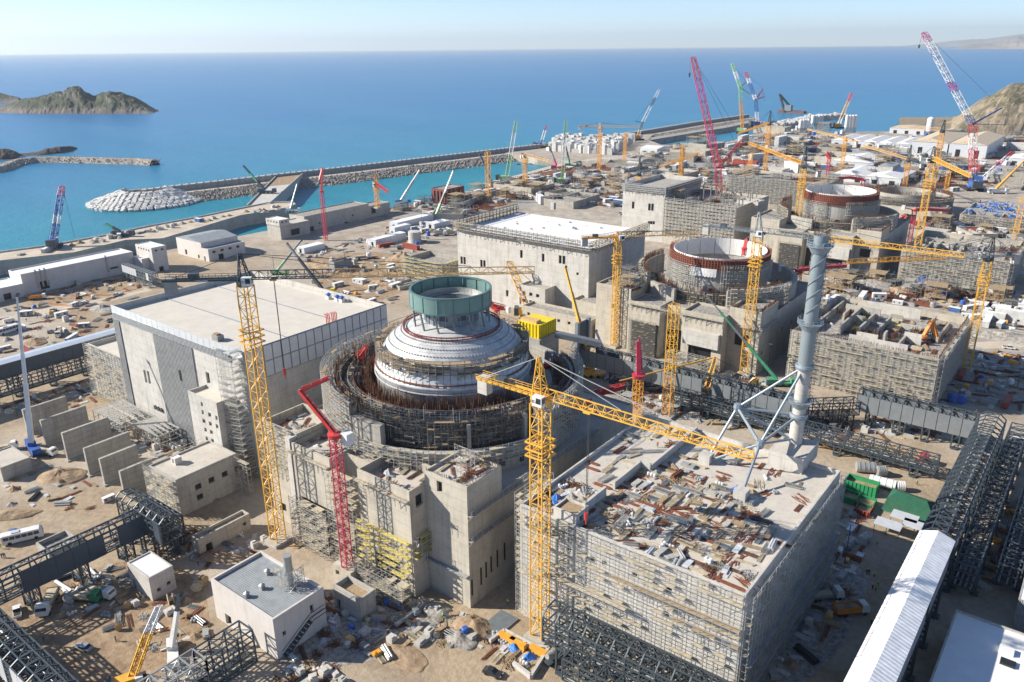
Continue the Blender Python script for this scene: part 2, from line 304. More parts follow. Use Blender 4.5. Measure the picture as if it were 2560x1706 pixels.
# ------------------------------------------------------------------ walls with real openings, boxes of buildings
def wall(mb, panes, o, d, L, z0, z1, ops, nrm, depth=.7):
    """one wall face from o along d, cut round its openings (s0, z0, s1, z1); each opening gets a recess"""
    o = Vector(o); d = Vector(d); nrm = Vector(nrm)
    ss = sorted({0, L, *[v for p in ops for v in (p[0], p[2])]}); zs = sorted({z0, z1, *[v for p in ops for v in (p[1], p[3])]})
    pt = lambda s, z, q=0: Vector((o.x, o.y, 0)) + d * s - nrm * q + Vector((0, 0, z))
    flip = d.cross(Vector((0, 0, 1))).dot(nrm) < 0
    def quad(m_, a, b, c, e): m_.add([a, b, c, e], [(3, 2, 1, 0) if flip else (0, 1, 2, 3)])
    for i in range(len(ss) - 1):
        for j in range(len(zs) - 1):
            sm, zm = (ss[i] + ss[i+1]) / 2, (zs[j] + zs[j+1]) / 2
            if any(p[0] < sm < p[2] and p[1] < zm < p[3] for p in ops): continue
            quad(mb, pt(ss[i], zs[j]), pt(ss[i+1], zs[j]), pt(ss[i+1], zs[j+1]), pt(ss[i], zs[j+1]))
    for a, b, c, e in ops:
        q = depth
        quad(mb, pt(a, b), pt(a, b, q), pt(c, b, q), pt(c, b)); quad(mb, pt(a, e, q), pt(a, e), pt(c, e), pt(c, e, q))
        quad(mb, pt(a, b), pt(a, e), pt(a, e, q), pt(a, b, q)); quad(mb, pt(c, b, q), pt(c, e, q), pt(c, e), pt(c, b))
        pm = MB(); quad(pm, pt(a, b, q), pt(c, b, q), pt(c, e, q), pt(a, e, q)); panes.append(pm)
FOOT = []
def building(name, label, cat, x0, x1, y0, y1, z0, z1, wm, rm, front=(), rside=(), par=1.0, pt=.4, group=None, parent=None, pane='dark_opening', wname='wall', left=()):
    """box building: four walls with openings in the two that face the sea road, parapet and sunk roof"""
    root = parent if parent else thing(name, label, cat, ((x0+x1)/2, (y0+y1)/2, z0), 0, group)
    wl = MB(); panes = []
    if z0 < 1: FOOT.append((x0, x1, y0, y1))
    wall(wl, panes, (x0, y0), (1, 0, 0), x1-x0, z0, z1, front, (0, -1, 0)); wall(wl, panes, (x1, y0), (0, 1, 0), y1-y0, z0, z1, rside, (1, 0, 0))
    wall(wl, panes, (x1, y1), (-1, 0, 0), x1-x0, z0, z1, (), (0, 1, 0)); wall(wl, panes, (x0, y1), (0, -1, 0), y1-y0, z0, z1, left, (-1, 0, 0))
    if par > 0:
        a, b, c, d = x0+pt, x1-pt, y0+pt, y1-pt; zr = z1-par
        wl.add([(x0,y0,z1),(x1,y0,z1),(x1,y1,z1),(x0,y1,z1),(a,c,z1),(b,c,z1),(b,d,z1),(a,d,z1),(a,c,zr),(b,c,zr),(b,d,zr),(a,d,zr)],
               [(0,1,5,4),(1,2,6,5),(2,3,7,6),(3,0,4,7),(4,5,9,8),(5,6,10,9),(6,7,11,10),(7,4,8,11)])
        MB().add([(a,c,zr),(b,c,zr),(b,d,zr),(a,d,zr)], [(0,1,2,3)]).obj('roof', rm, root)
    else: MB().add([(x0,y0,z1),(x1,y0,z1),(x1,y1,z1),(x0,y1,z1)], [(0,1,2,3)]).obj('roof', rm, root)
    wl.obj(wname, wm, root)
    for p in panes: p.obj('window', pane, root)
    return root
def resample(path, step):
    pts = [Vector((p[0], p[1], 0)) for p in path]; o = [pts[0]]
    for a, b in zip(pts, pts[1:]):
        n = max(1, round((b - a).length / step)); o += [a + (b - a) * (i / n) for i in range(1, n + 1)]
    return o
def scaffold(label, path, z0, z1, off=.5, depth=1.2, bay=2.2, lift=2.0, tube=.085, tm='scaffold_tube', deck='plank', dens=.55, group=None, seed=1, top=1.2, brace=4, parent=None, name='scaffold'):
    """tube scaffold along a wall line; the walkers' side is to the right of the path"""
    q = random.Random(seed); P_ = resample(path, bay); N = []
    for i in range(len(P_)):
        d = (P_[min(i+1, len(P_)-1)] - P_[max(i-1, 0)]).normalized(); N.append(Vector((d.y, -d.x, 0)))
    A = [p + n * off for p, n in zip(P_, N)]; B = [p + n * (off + depth) for p, n in zip(P_, N)]
    tb = MB(); dk = MB(); lv = max(1, round((z1 - z0) / lift)); up = Vector((0, 0, 1))
    straight = len(path) == 2
    for i in range(len(A)):
        e = top * (1 if q.random() < .6 else .3)
        for r0 in (A, B): tb.bar(r0[i] + up*z0, r0[i] + up*(z1 + (e if r0 is B else 0)), tube)
    for k in range(1, lv + 1):
        z = z0 + (z1 - z0) * k / lv
        for r0 in (A, B):
            for hz in ((0, 1.0) if r0 is B else (0,)):
                if straight: tb.bar(r0[0] + up*(z + hz), r0[-1] + up*(z + hz), tube)
                else:
                    for i in range(len(r0) - 1): tb.bar(r0[i] + up*(z + hz), r0[i+1] + up*(z + hz), tube)
        for i in range(len(A)):
            tb.bar(A[i] + up*z, B[i] + up*z, tube)
            if i < len(A) - 1:
                if q.random() < dens:
                    a, b, c, d = A[i], A[i+1], B[i+1], B[i]; zz = z + .08
                    dk.add([a + up*zz, b + up*zz, c + up*zz, d + up*zz, a + up*(zz+.06), b + up*(zz+.06), c + up*(zz+.06), d + up*(zz+.06)], [(0,1,2,3),(7,6,5,4),(0,4,5,1),(1,5,6,2),(2,6,7,3),(3,7,4,0)])
                if brace and (i + k) % brace == 0: tb.bar(B[i] + up*(z - (z1-z0)/lv), B[i+1] + up*z, tube)
    if parent is None:
        c = sum((p for p in A), Vector()) / len(A); root = thing(name, label, 'scaffold', (c.x, c.y, z0), 0, group)
    else: root = parent
    tb.obj('tube_frame' if parent is None else 'scaffold_frame', tm, root, kind='stuff')
    if dk.v: dk.obj('deck_boards', deck, root, kind='stuff')
    return root

# ================================================================== THE SETTING
SEA = -8.0
from mathutils.geometry import tessellate_polygon
def sheet(name, pts, mat, z=None, kind='structure', skirt=None, smat=None):
    v = [Vector((p[0], p[1], p[2] if z is None else z)) for p in pts]
    tri = tessellate_polygon([[Vector((p.x, p.y, 0)) for p in v]])
    mb = MB(); mb.add(v, [tuple(t) for t in tri])
    if skirt is not None:
        n = len(v); mb.add(v + [Vector((p.x, p.y, skirt)) for p in v], [(i, (i+1) % n, n + (i+1) % n, n + i) for i in range(n)])
    o = mb.obj(name, mat); tag(o, kind=kind); return o
N = 64
o = MB().add([(0, 0, SEA)] + [(45000 * math.cos(2*math.pi*i/N), 45000 * math.sin(2*math.pi*i/N), SEA) for i in range(N)], [(0, i+1, (i+1) % N + 1) for i in range(N)]).obj('sea', 'sea_water', local=True); tag(o, kind='structure')
coast = [(-700, 900), (-300, 722), (0, 650), (200, 612), (400, 572), (600, 533), (900, 480), (960, 468), (1020, 455), (1080, 440), (1140, 424), (1200, 405), (1280, 385), (1325, 374), (1290, 369), (1235, 364), (1190, 356), (1150, 350), (1160, 343), (1300, 327), (1400, 313), (1480, 303), (1500, 310), (1490, 322), (1520, 333), (1590, 335), (1650, 333), (1700, 318), (1745, 304), (1785, 296), (1850, 301), (1900, 304), (1990, 303), (2110, 302), (2190, 302), (2230, 296), (2420, 296), (2900, 330)]
land = [W(9, x, y, 0) for x, y in coast] + [Vector((260, 420, 0)), Vector((240, -120, 0)), Vector((-420, -120, 0))]
sheet('ground', land, 'sandy_ground', skirt=SEA - 4)
def road(pts, wd, mat='road_dust', z=.03, name='site_road'):
    c = [W(n, x, y, 0) for n, x, y in pts]; L = []; Rr = []
    for i, p in enumerate(c):
        d = (c[min(i+1, len(c)-1)] - c[max(i-1, 0)]).normalized(); s = Vector((d.y, -d.x, 0)) * wd / 2; L.append(p + s); Rr.append(p - s)
    mb = MB()
    for i in range(len(c) - 1): mb.add([(L[i].x, L[i].y, z), (L[i+1].x, L[i+1].y, z), (Rr[i+1].x, Rr[i+1].y, z), (Rr[i].x, Rr[i].y, z)], [(0, 1, 2, 3)])
    return tag(mb.obj(name, mat), kind='structure')
def patch(name, pts, mat, z): return sheet(name, [W(n, x, y, 0) for n, x, y in pts], mat, z)
patch('yard_earth_and_shade', [(6, -300, 1000), (6, 300, 880), (6, 860, 740), (6, 1250, 800), (6, 1400, 950), (6, 1440, 1260), (6, 1150, 1450), (6, 900, 1800), (6, -400, 1900)], 'earth', .02)  # brown soil, coloured darker for the shadow falling on this yard from outside
patch('yard_earth_and_shade', [(3, 150, 500), (3, 500, 440), (3, 880, 360), (3, 1000, 420), (3, 560, 500), (3, 240, 545)], 'earth', .02)
patch('dusty_apron', [(7, -350, 1000), (7, 100, 890), (7, 700, 1080), (7, 620, 1250), (7, 330, 1400), (7, -100, 1480), (7, -500, 1350)], 'rubble', .025)
patch('dusty_apron', [(8, 1060, 660), (8, 1300, 860), (8, 1100, 1340), (8, 700, 1700), (8, 500, 1650)], 'rubble', .025)
patch('dusty_apron', [(12, 400, 560), (12, 1250, 640), (12, 2200, 860), (5, 1900, 1420), (5, 850, 1420), (12, 1500, 950), (12, 600, 800)], 'rubble', .025)
patch('yard_earth_and_shade', [(13, 700, 700), (13, 1400, 640), (13, 2000, 700), (13, 1900, 1000), (13, 1300, 1250), (13, 800, 1000)], 'earth', .02)
patch('dusty_apron', [(1, 400, 1460), (1, 1300, 1260), (1, 1760, 1130), (1, 1900, 1300), (1, 1300, 1420), (1, 700, 1540)], 'rubble', .03)
patch('dusty_apron', [(2, -300, 1150), (2, 600, 960), (2, 1100, 980), (2, 1000, 1260), (2, 300, 1330)], 'rubble', .05)
patch('dusty_apron', [(11, 1250, 420), (11, 2070, 380), (11, 2400, 700), (11, 1900, 560), (11, 1300, 600)], 'rubble', .04)
patch('dusty_apron', [(5, 1950, 850), (5, 2600, 880), (5, 2600, 1250), (5, 1720, 1220)], 'rubble', .03)
road([(3, -100, 660), (3, 150, 630), (3, 380, 570), (3, 700, 520), (3, 1000, 440)], 9)
road([(3, 450, 590), (3, 520, 650), (3, 590, 720), (3, 560, 800)], 7, 'earth', .06, 'dirt_track')
road([(6, 60, 1100), (6, 300, 1290), (6, 560, 1460), (6, 750, 1700)], 8, 'earth', .06, 'dirt_track')
road([(11, 1500, 1400), (11, 1800, 1390), (11, 2070, 1380), (11, 2300, 1390)], 9); road([(11, 1300, 940), (11, 1700, 985), (11, 2070, 1000)], 10)
road([(1, 1000, 1260), (1, 1250, 1200), (1, 1500, 1130), (1, 1800, 1080), (1, 2100, 1070)], 12)

def terrain(name, cols, depth, mat, z0, nx=60, ny=14, rough=.12, label=None, cat=None, seed=0, ridge=.42, kind='structure', tile=9):
    """land mass: columns (x, y of the foot, y of the skyline) measured on the picture, given a real depth"""
    xs = [c[0] for c in cols]; mb = MB(); g = []
    for i in range(nx + 1):
        x = xs[0] + (xs[-1] - xs[0]) * i / nx
        k = max(j for j in range(len(cols) - 1) if cols[j][0] <= x + 1e-6); a, b = cols[k], cols[k+1]; f = (x - a[0]) / (b[0] - a[0]); yw = a[1] + (b[1]-a[1])*f; yt = a[2] + (b[2]-a[2])*f
        F = W(tile, x, yw, z0); back = Vector((F.x, F.y, 0)).normalized(); rp = F + back * depth * ridge; h = max(.3, UPZ(tile, x, yt, rp) - z0)
        col = []
        for j in range(ny + 1):
            t = j / ny; e = math.sin(math.pi * (t / ridge / 2 if t < ridge else .5 + (t - ridge) / (1 - ridge) / 2)); e = e ** .75
            p = F + back * depth * t; s = noise.fractal(Vector((p.x, p.y, seed)) * (6 / depth), 1.0, 2.0, 6) * rough * h * (1 if 0 < j < ny else 0) * (.25 if abs(t - ridge) < .06 else 1)
            s2 = noise.fractal(Vector((p.x, p.y, seed + 9)) * (40 / depth), 1, 2, 3) * rough * .35 * h * (1 if 0 < j < ny else 0)
            if j == 0: s2 = 0
            col.append((p.x, p.y, z0 - 2 + (h + 2) * e + s + s2 if 0 < j < ny else z0 - 3))
        g.append(col)
    vs = [p for c in g for p in c]; m_ = ny + 1
    mb.add(vs, [(i*m_+j, (i+1)*m_+j, (i+1)*m_+j+1, i*m_+j+1) for i in range(nx) for j in range(ny)])
    o = mb.obj(name, mat, smooth=False); tag(o, label, cat, kind=kind); return o
terrain('island', [(-260, 260, 230), (-60, 261, 232), (0, 261, 246), (20, 261, 243), (60, 262, 231), (110, 262, 219), (150, 262, 213), (185, 262, 199), (196, 262, 199), (203, 262, 210), (222, 262, 222), (240, 262, 214), (258, 262, 210), (290, 262, 214), (318, 262, 228), (335, 262, 237), (352, 262, 250), (366, 262, 261)], 260, 'island_scrub', SEA, 150, 40, .2, seed=3)
terrain('island', [(-200, 240, 205), (-40, 238, 208), (0, 238, 211), (22, 238, 219), (45, 238, 224), (60, 238, 237)], 300, 'island_scrub', SEA, 50, 16, .1, seed=5)
terrain('islet', [(-120, 366, 335), (0, 368, 342), (20, 367, 342), (38, 366, 347), (46, 360, 354), (70, 359, 352), (90, 358, 349), (110, 356, 342), (140, 353, 337), (160, 349, 336), (172, 346, 338), (178, 344, 343)], 46, 'dark_rock', SEA, 70, 12, .2, seed=8)
terrain('headland', [(2060, 318, 312), (2130, 318, 300), (2180, 316, 292), (2205, 314, 262), (2230, 312, 240), (2262, 312, 220), (2300, 312, 197), (2340, 312, 193), (2353, 312, 190), (2600, 312, 150), (2800, 312, 150)], 420, 'hill_scrub', 0, 110, 40, .12, seed=11)
terrain('far_mountains', [(2188, 113.2, 113), (2205, 113.2, 108), (2235, 113, 102), (2255, 113, 101), (2290, 113, 96), (2310, 113, 88), (2335, 113, 83), (2360, 113, 86), (2450, 113, 78), (2600, 113, 70)], 3000, 'far_rock', SEA, 90, 12, .1, seed=14)
terrain('far_mountains', [(2060, 107.5, 107), (2130, 107.4, 101), (2200, 107.2, 93), (2260, 107, 90), (2330, 107, 80), (2420, 107, 70), (2600, 107, 60)], 4000, 'far_rock', SEA, 60, 10, .1, seed=15)

# ------------------------------------------------------------------ harbour works
q = random.Random(3)
def strip_body(name, path, prof, mats, label, cat, names=None):
    """long harbour work: a cross section (list of runs of (offset, z)) swept along its line"""
    n = len(path); side = []
    for i in range(n):
        d = (path[min(i+1, n-1)] - path[max(i-1, 0)]); d.z = 0; d.normalize(); side.append(Vector((d.y, -d.x, 0)))
    root = thing(name, label, cat, (path[0].x, path[0].y, SEA))
    for run, mt, nm in zip(prof, mats, names):
        mb = MB(); k = len(run)
        for i in range(n): mb.add([(path[i].x + side[i].x*o, path[i].y + side[i].y*o, z) for o, z in run], [])
        mb.f = [(i*k+j, (i+1)*k+j, (i+1)*k+j+1, i*k+j+1) for i in range(n-1) for j in range(k-1)]
        mb.obj(nm, mt, root)
    return root, side
bwpx = [(322, 437), (400, 427), (500, 416), (640, 400), (770, 386), (900, 371), (1030, 356), (1150, 342), (1300, 325), (1400, 312), (1480, 300), (1600, 280), (1720, 263)]
bw = resample([W(9, x, y, 5) for x, y in bwpx], 7)
brk, bside = strip_body('breakwater', bw, [[(-26, SEA-2), (-4, 2.6), (-4, 4.2), (-3.2, 4.2)], [(-3.2, 4.2), (-3.2, 5), (.8, 5), (.8, 4.2)], [(.8, 4.2), (1, -.6)], [(1, -.6), (14, -.8)], [(14, -.8), (35, SEA-1.5)]],
    ['armour', 'armour', 'concrete_grey', 'road_dust', 'rubble'], 'long grey breakwater with pale crown wall running out across the bay', 'breakwater', ['sea_slope', 'wall_cap', 'crown_wall', 'service_road', 'rock_slope'])
# ribs of the crown wall and rocks on the inner slope
rb = MB(); rk = MB()
for i, (p, s) in enumerate(zip(bw, bside)):
    a = p + s * 1.1; rb.bar((a.x, a.y, -.6), (a.x, a.y, 4.1), .6)
    a = p + s * -1.2; rb.box(a.x - .8, a.y - .8, 5, a.x + .8, a.y + .8, 5.8)
    if i == len(bw) - 1: continue
    for k in range(70 if p.length < 900 else 34):
        f = q.random(); u = p.lerp(bw[i+1], q.random()); o_ = 13.5 + f * 20; z = -.9 - (o_ - 14) / 20 * 7.2; r = q.uniform(.6, 1.6)
        c = u + s * o_; a1 = q.uniform(0, 3); x, y = math.cos(a1) * r, math.sin(a1) * r
        rk.add([(c.x - x, c.y - y, z - .3), (c.x + y, c.y - x, z - .3), (c.x + x, c.y + y, z - .2), (c.x - y, c.y + x, z - .3), (c.x + q.uniform(-.3, .3), c.y + q.uniform(-.3, .3), z + r * .9)], [(0,1,4),(1,2,4),(2,3,4),(3,0,4)])
rb.obj('wall_rib', 'concrete_grey', brk, kind='stuff'); rk.obj('slope_rock', 'rock', brk, kind='stuff')
# rounded head of the breakwater, built of stacked concrete cubes
hc = W(9, 335, 447, -1); hr1 = 50; hr0 = 21
hd = MB(); hd.lathe((hc.x, hc.y), [(hr1 + 1, SEA - 2), (hr0 - 1, 1.4), (hr0 - 1, 2.2), (hr0 - 5, 2.2), (hr0 - 5.4, -.6), (0.01, -.8)], 48); hd.obj('head_core', 'rubble', brk)
cube = MB().box(-2.2, -2.2, -1.9, 2.2, 2.2, 1.9)
bm_ = bmesh.new(); cm = cube.me('armour_block', 'armour'); bm_.from_mesh(cm); bmesh.ops.bevel(bm_, geom=bm_.edges[:], offset=.25, segments=1, affect='EDGES'); bm_.to_mesh(cm); bm_.free()
for row in range(9):
    f = row / 8; r = hr1 - (hr1 - hr0) * f + .8; z = SEA + .8 + 9.5 * f; n_ = int(2 * math.pi * r / 5.6)
    for i in range(n_):
        a = 2 * math.pi * (i + (row % 2) * .5 + q.uniform(-.12, .12)) / n_
        ca_ = math.cos(a); sa_ = math.sin(a); pos = Vector((hc.x + r * ca_, hc.y + r * sa_, z + q.uniform(-.25, .35)))
        if (ca_ * hc.x + sa_ * hc.y) / math.hypot(hc.x, hc.y) > .55: continue
        b = bpy.data.objects.new('armour_block', cm); COL.objects.link(b); b.parent = brk; b.location = pos - brk.location; b.rotation_euler = (q.uniform(-.15, .15), q.uniform(.1, .55), a + q.uniform(-.35, .35))
# inner quay (dam) with its road, and the causeway to the breakwater
qo = [(3, -500, 275), (3, 0, 195), (3, 340, 150), (3, 690, 85), (3, 1000, 20), (0, 1340, 1492), (0, 1690, 1420), (0, 1830, 1392), (0, 2010, 1384)]
qi = [(13, 596, 130), (13, 510, 165), (13, 250, 208), (13, 0, 250), (3, 1100, 97), (3, 850, 108), (3, 500, 192), (3, 0, 247), (3, -500, 325)]
qp = [W(n, x, y, 1.8) for n, x, y in qo + qi]
quay = thing('quay_wall', 'long concrete quay wall with a dusty road on top, left of the harbour', 'quay', (qp[4].x, qp[4].y, SEA))
mb = MB(); n_ = len(qp); mb.add(list(qp) + [Vector((p.x, p.y, SEA - 3)) for p in qp], [(i, (i+1) % n_, n_ + (i+1) % n_, n_ + i) for i in range(n_)]); mb.obj('wall', 'concrete', quay)
tri = tessellate_polygon([[Vector((p.x, p.y, 0)) for p in qp]]); MB().add(qp, [tuple(t) for t in tri]).obj('road_deck', 'road_dust', quay)
mb = MB()
for a, b in zip(qp[:8], qp[1:9]): mb.bar(a + Vector((0, 0, .5)), b + Vector((0, 0, .5)), 1.2, 1.1, True)
mb.obj('kerb_wall', 'concrete_pale', quay)
cz = 2.2; cpx = [(0, 1690, 1412), (0, 1890, 1208), (0, 2075, 1188), (0, 1850, 1392)]; cpt = [W(n, x, y, cz) for n, x, y in cpx]
cw = thing('causeway', 'concrete causeway ramp linking the quay with the breakwater', 'causeway', (cpt[0].x, cpt[0].y, SEA))
mb = MB(); mb.add(cpt + [Vector((p.x, p.y, SEA - 3)) for p in cpt], [(i, (i+1) % 4, 4 + (i+1) % 4, 4 + i) for i in range(4)]); mb.obj('side_wall', 'concrete_pale', cw)
MB().add([cpt[0], cpt[0].lerp(cpt[1], .6), cpt[3].lerp(cpt[2], .6), cpt[3]], [(0, 1, 2, 3)]).obj('deck', 'concrete_pale', cw)
MB().add([cpt[0].lerp(cpt[1], .6), cpt[1], cpt[2], cpt[3].lerp(cpt[2], .6)], [(0, 1, 2, 3)]).obj('deck', 'earth', cw)
mb = MB()
for a, b in ((0, 1), (3, 2)): mb.bar(cpt[a] + Vector((0, 0, .6)), cpt[b] + Vector((0, 0, .6)), .9, 1.3, True)
mb.obj('parapet', 'concrete', cw)
# stony spit on the left
sp_ = [W(0, x, y, -1.5) for x, y in [(-700, 1230), (-300, 1180), (0, 1135), (110, 1092), (240, 1076), (420, 1074), (600, 1078), (800, 1084), (950, 1086), (1052, 1094)]]
spit, ss_ = strip_body('stone_spit', resample(sp_, 14), [[(-10, SEA-2), (-4, -1.6), (3, -1.4)], [(3, -1.4), (9, SEA-1)]], ['rock', 'rock'], 'low stony spit running out into the sea at the left edge', 'spit', ['crest', 'rock_slope'])
rk = MB()
for p, s in zip(resample(sp_, 14), ss_):
    for k in range(30):
        o_ = q.uniform(-9, 9); c = p + s * o_ + Vector((q.uniform(-7, 7), q.uniform(-7, 7), 0)); z = -1.6 - max(0, abs(o_ + .5) - 3.5) * .75; r = q.uniform(.5, 1.4); x, y = r * q.uniform(.6, 1), r * q.uniform(.6, 1)
        rk.add([(c.x-x, c.y-y, z-.4), (c.x+y, c.y-x, z-.4), (c.x+x, c.y+y, z-.4), (c.x-y, c.y+x, z-.4), (c.x, c.y, z+r*.8)], [(0,1,4),(1,2,4),(2,3,4),(3,0,4)])
rk.obj('stone', 'rock', spit, kind='stuff')
# far harbour arm with pale armour
fa = resample([W(9, x, y, 0) for x, y in [(1780, 287), (1830, 277), (1880, 266), (1935, 263)]], 12)
farm, fs_ = strip_body('harbour_arm', fa, [[(-14, SEA-1), (-5, .5), (5, .5)], [(5, .5), (14, SEA-1)]], ['armour', 'road_dust'], 'far curved harbour arm heaped with pale armour blocks', 'breakwater', ['armour_slope', 'inner_slope'])
fb = resample([W(9, x, y, 1) for x, y in [(1480, 326), (1560, 308), (1640, 295), (1700, 281), (1760, 268), (1690, 262), (1600, 282)]], 12)
fin, _ = strip_body('inner_embankment', resample([W(9, x, y, 0) for x, y in [(1478, 321), (1540, 311), (1600, 301), (1660, 292), (1730, 277), (1790, 287)]], 12), [[(-16, SEA-1), (-9, -.5), (9, -.5)], [(9, -.5), (15, SEA-1)]], ['rubble', 'rock'], 'tan rock embankment along the far side of the turquoise basin', 'embankment', ['crest', 'rock_slope'])
rk = MB()
for p, s in zip(fa, fs_):
    for k in range(14):
        c = p + s * q.uniform(-14, 8) + Vector((q.uniform(-6, 6), q.uniform(-6, 6), 0)); z = q.uniform(-3, 1); r = q.uniform(1.2, 2.2); rk.box(c.x-r, c.y-r, z-1, c.x+r, c.y+r*.9, z + r)
rk.obj('armour_stone', 'armour', farm, kind='stuff')
# shore strip of dark rock below the inner harbour edge
bank = MB(); cpts = [W(9, x, y, 0) for x, y in [(895, 481), (960, 468), (1020, 455), (1080, 440), (1140, 424), (1200, 405), (1280, 385), (1320, 375)]]; bp = resample(cpts, 5)
for i, p in enumerate(bp):
    d = (bp[min(i+1, len(bp)-1)] - bp[max(i-1, 0)]).normalized(); s = Vector((-d.y, d.x, 0))
    for k in range(14):
        o_ = q.uniform(-5, 5); c = p + s * o_ + d * q.uniform(-3, 3); z = .2 - max(0, o_) * .9; r = q.uniform(.5, 1.3)
        bank.add([(c.x-r, c.y-r*.7, z-.5), (c.x+r, c.y-r, z-.5), (c.x+r*.8, c.y+r, z-.5), (c.x-r, c.y+r*.8, z-.5), (c.x, c.y, z+r*.8)], [(0,1,4),(1,2,4),(2,3,4),(3,0,4)])
tag(bank.obj('shore_rocks', 'dark_rock'), 'dark rocks heaped along the inner harbour shore', 'rocks', kind='stuff')
# store of precast concrete blocks beyond the basin
blk = {}
def block(h):
    if h not in blk:
        me_ = MB().box(-3.2, -2.6, 0, 3.2, 2.6, h).me('precast_block', 'armour'); b2 = bmesh.new(); b2.from_mesh(me_); bmesh.ops.bevel(b2, geom=b2.edges[:], offset=.12, segments=1, affect='EDGES'); b2.to_mesh(me_); b2.free(); blk[h] = me_
    return blk[h]
A, B, C_, D_ = [W(1, x, y, 0) for x, y in ((1420, 1035), (2075, 985), (1900, 935), (1500, 965))]
E_ = W(1, 1850, 1065, 0); cnt = 0
for i in range(22):
    for j in range(12):
        u, v = (i + .5) / 22, (j + .5) / 12; lo = A.lerp(E_, u); hi = D_.lerp(B.lerp(C_, .3), u); p = lo.lerp(hi, v)
        if q.random() < .12: continue
        b = bpy.data.objects.new('precast_block', block(q.choice((4.5, 8, 10, 10, 12)))); COL.objects.link(b); b.location = (p.x + q.uniform(-.8, .8), p.y + q.uniform(-.8, .8), 0); b.rotation_euler = (0, 0, q.choice((0, .2, .5, -.3))); cnt += 1
        tag(b, 'tall pale precast concrete block in the block store beyond the basin', 'concrete block', 'blocks in the store beyond the basin')
# haze over land and sea
hz = MB().box(-46000, -46000, -12, 46000, 46000, 800).obj('haze', 'sandy_ground', local=True); tag(hz, 'thin pale sea haze', None, kind='stuff')
hm = bpy.data.materials.new('haze_air'); hm.use_nodes = True; hn = hm.node_tree; hn.nodes.clear(); hv = hn.nodes.new('ShaderNodeVolumePrincipled'); ho = hn.nodes.new('ShaderNodeOutputMaterial')
hv.inputs['Color'].default_value = (.82, .92, 1, 1); hv.inputs['Density'].default_value = 3.9e-5; hv.inputs['Anisotropy'].default_value = .25; hn.links.new(hv.outputs[0], ho.inputs['Volume'])
hz.data.materials.clear(); hz.data.materials.append(hm)

# ================================================================== UNIT ONE
def opY(n, x, y, wd, ht, Y, x0):            # opening in a wall on the line y = Y that starts at x0
    r = ray(n, x, y); k = Y / r.y; p = Vector((0, 0, CAMZ)) + r * k
    return (p.x - x0 - wd/2, p.z - ht/2, p.x - x0 + wd/2, p.z + ht/2)
def opX(n, x, y, wd, ht, X, y0):
    r = ray(n, x, y); k = X / r.x; p = Vector((0, 0, CAMZ)) + r * k
    return (p.y - y0 - wd/2, p.z - ht/2, p.y - y0 + wd/2, p.z + ht/2)
UP_ = Vector((0, 0, 1))
# ---- turbine hall
X0, X1, Y0, Y1, ZT = -283, -203, 128.5, 188, 43.5
th_ops = [opY(14, x, y, w_, h_, Y0, X0) for x, y, w_, h_ in ((358, 852, 1.5, 5), (377, 857, 1.5, 5), (512, 915, 1.5, 5), (540, 923, 1.5, 5), (1003, 926, 2, 4))]
th = building('turbine_hall', 'huge pale turbine hall with dark corrugated panel and cream flat roof', 'building', X0, X1, Y0, Y1, 0, ZT, 'concrete_pale', 'roof_felt', th_ops, (), 2.2, .5)
pn = MB(); pn.box(-255.8, Y0-.35, 0, -232, Y0, 38.4); pn.obj('corrugated_panel', 'corrugated_grey', th)
pn = MB(); pn.box(X0-.02, Y0-.35, 0, -279, Y0, 38.4); pn.obj('corrugated_panel', 'corrugated_grey', th)
pn = MB(); pn.box(-242.5, Y0-.38, 24.5, -240.9, Y0-.3, 28.5); pn.obj('window', 'dark_opening', th)
for k in range(3):
    mb = MB(); c = -263.5 + k * 2.1; mb.tube((c, Y0-.05, 8.5), (c, Y0-.4, 8.5), .85, n=16); mb.obj('porthole', 'dark_opening', th)
mb = MB(); mb.box(X0+.3, Y0-.25, 38.7, X1-7, Y0, 40.9); mb.obj('vent_band', 'dark_opening', th)
mb = MB()
for i in range(92): x = X0 + .5 + i * .78; mb.box(x, Y0-.4, 38.7, x+.3, Y0-.26, 40.9)
mb.obj('vent_louvre', 'panel_white', th, kind='stuff')
for i in range(23):
    x = X0 + .2 + i * 3.46; mb = MB(); mb.box(x, Y0-.3, 41.0, x+3.3, Y0-.08, 43.9); mb.obj('parapet_panel', 'panel_white', th)
NC = 18; cw_ = (Y1 - Y0) / NC
mb = MB(); mb.box(X1, Y0+.1, 33.2, X1+.25, Y1, 43.9); mb.obj('cladding_frame', 'steel_grey', th)
for i in range(NC):
    for j in range(2):
        mb = MB(); mb.box(X1+.2, Y0 + i*cw_ + .22, 33.5 + j*5.2, X1+.5, Y0 + (i+1)*cw_ - .22, 33.5 + j*5.2 + 4.85); mb.obj('cladding_panel', 'panel_white', th)
mb = MB(); mb.box(X0+.5, Y0+20, 41.32, X1-.5, Y0+20.35, 41.5); mb.box(X0+.5, Y0+41, 41.32, X1-.5, Y0+41.35, 41.5); mb.obj('roof_seam', 'roof_grey', th)
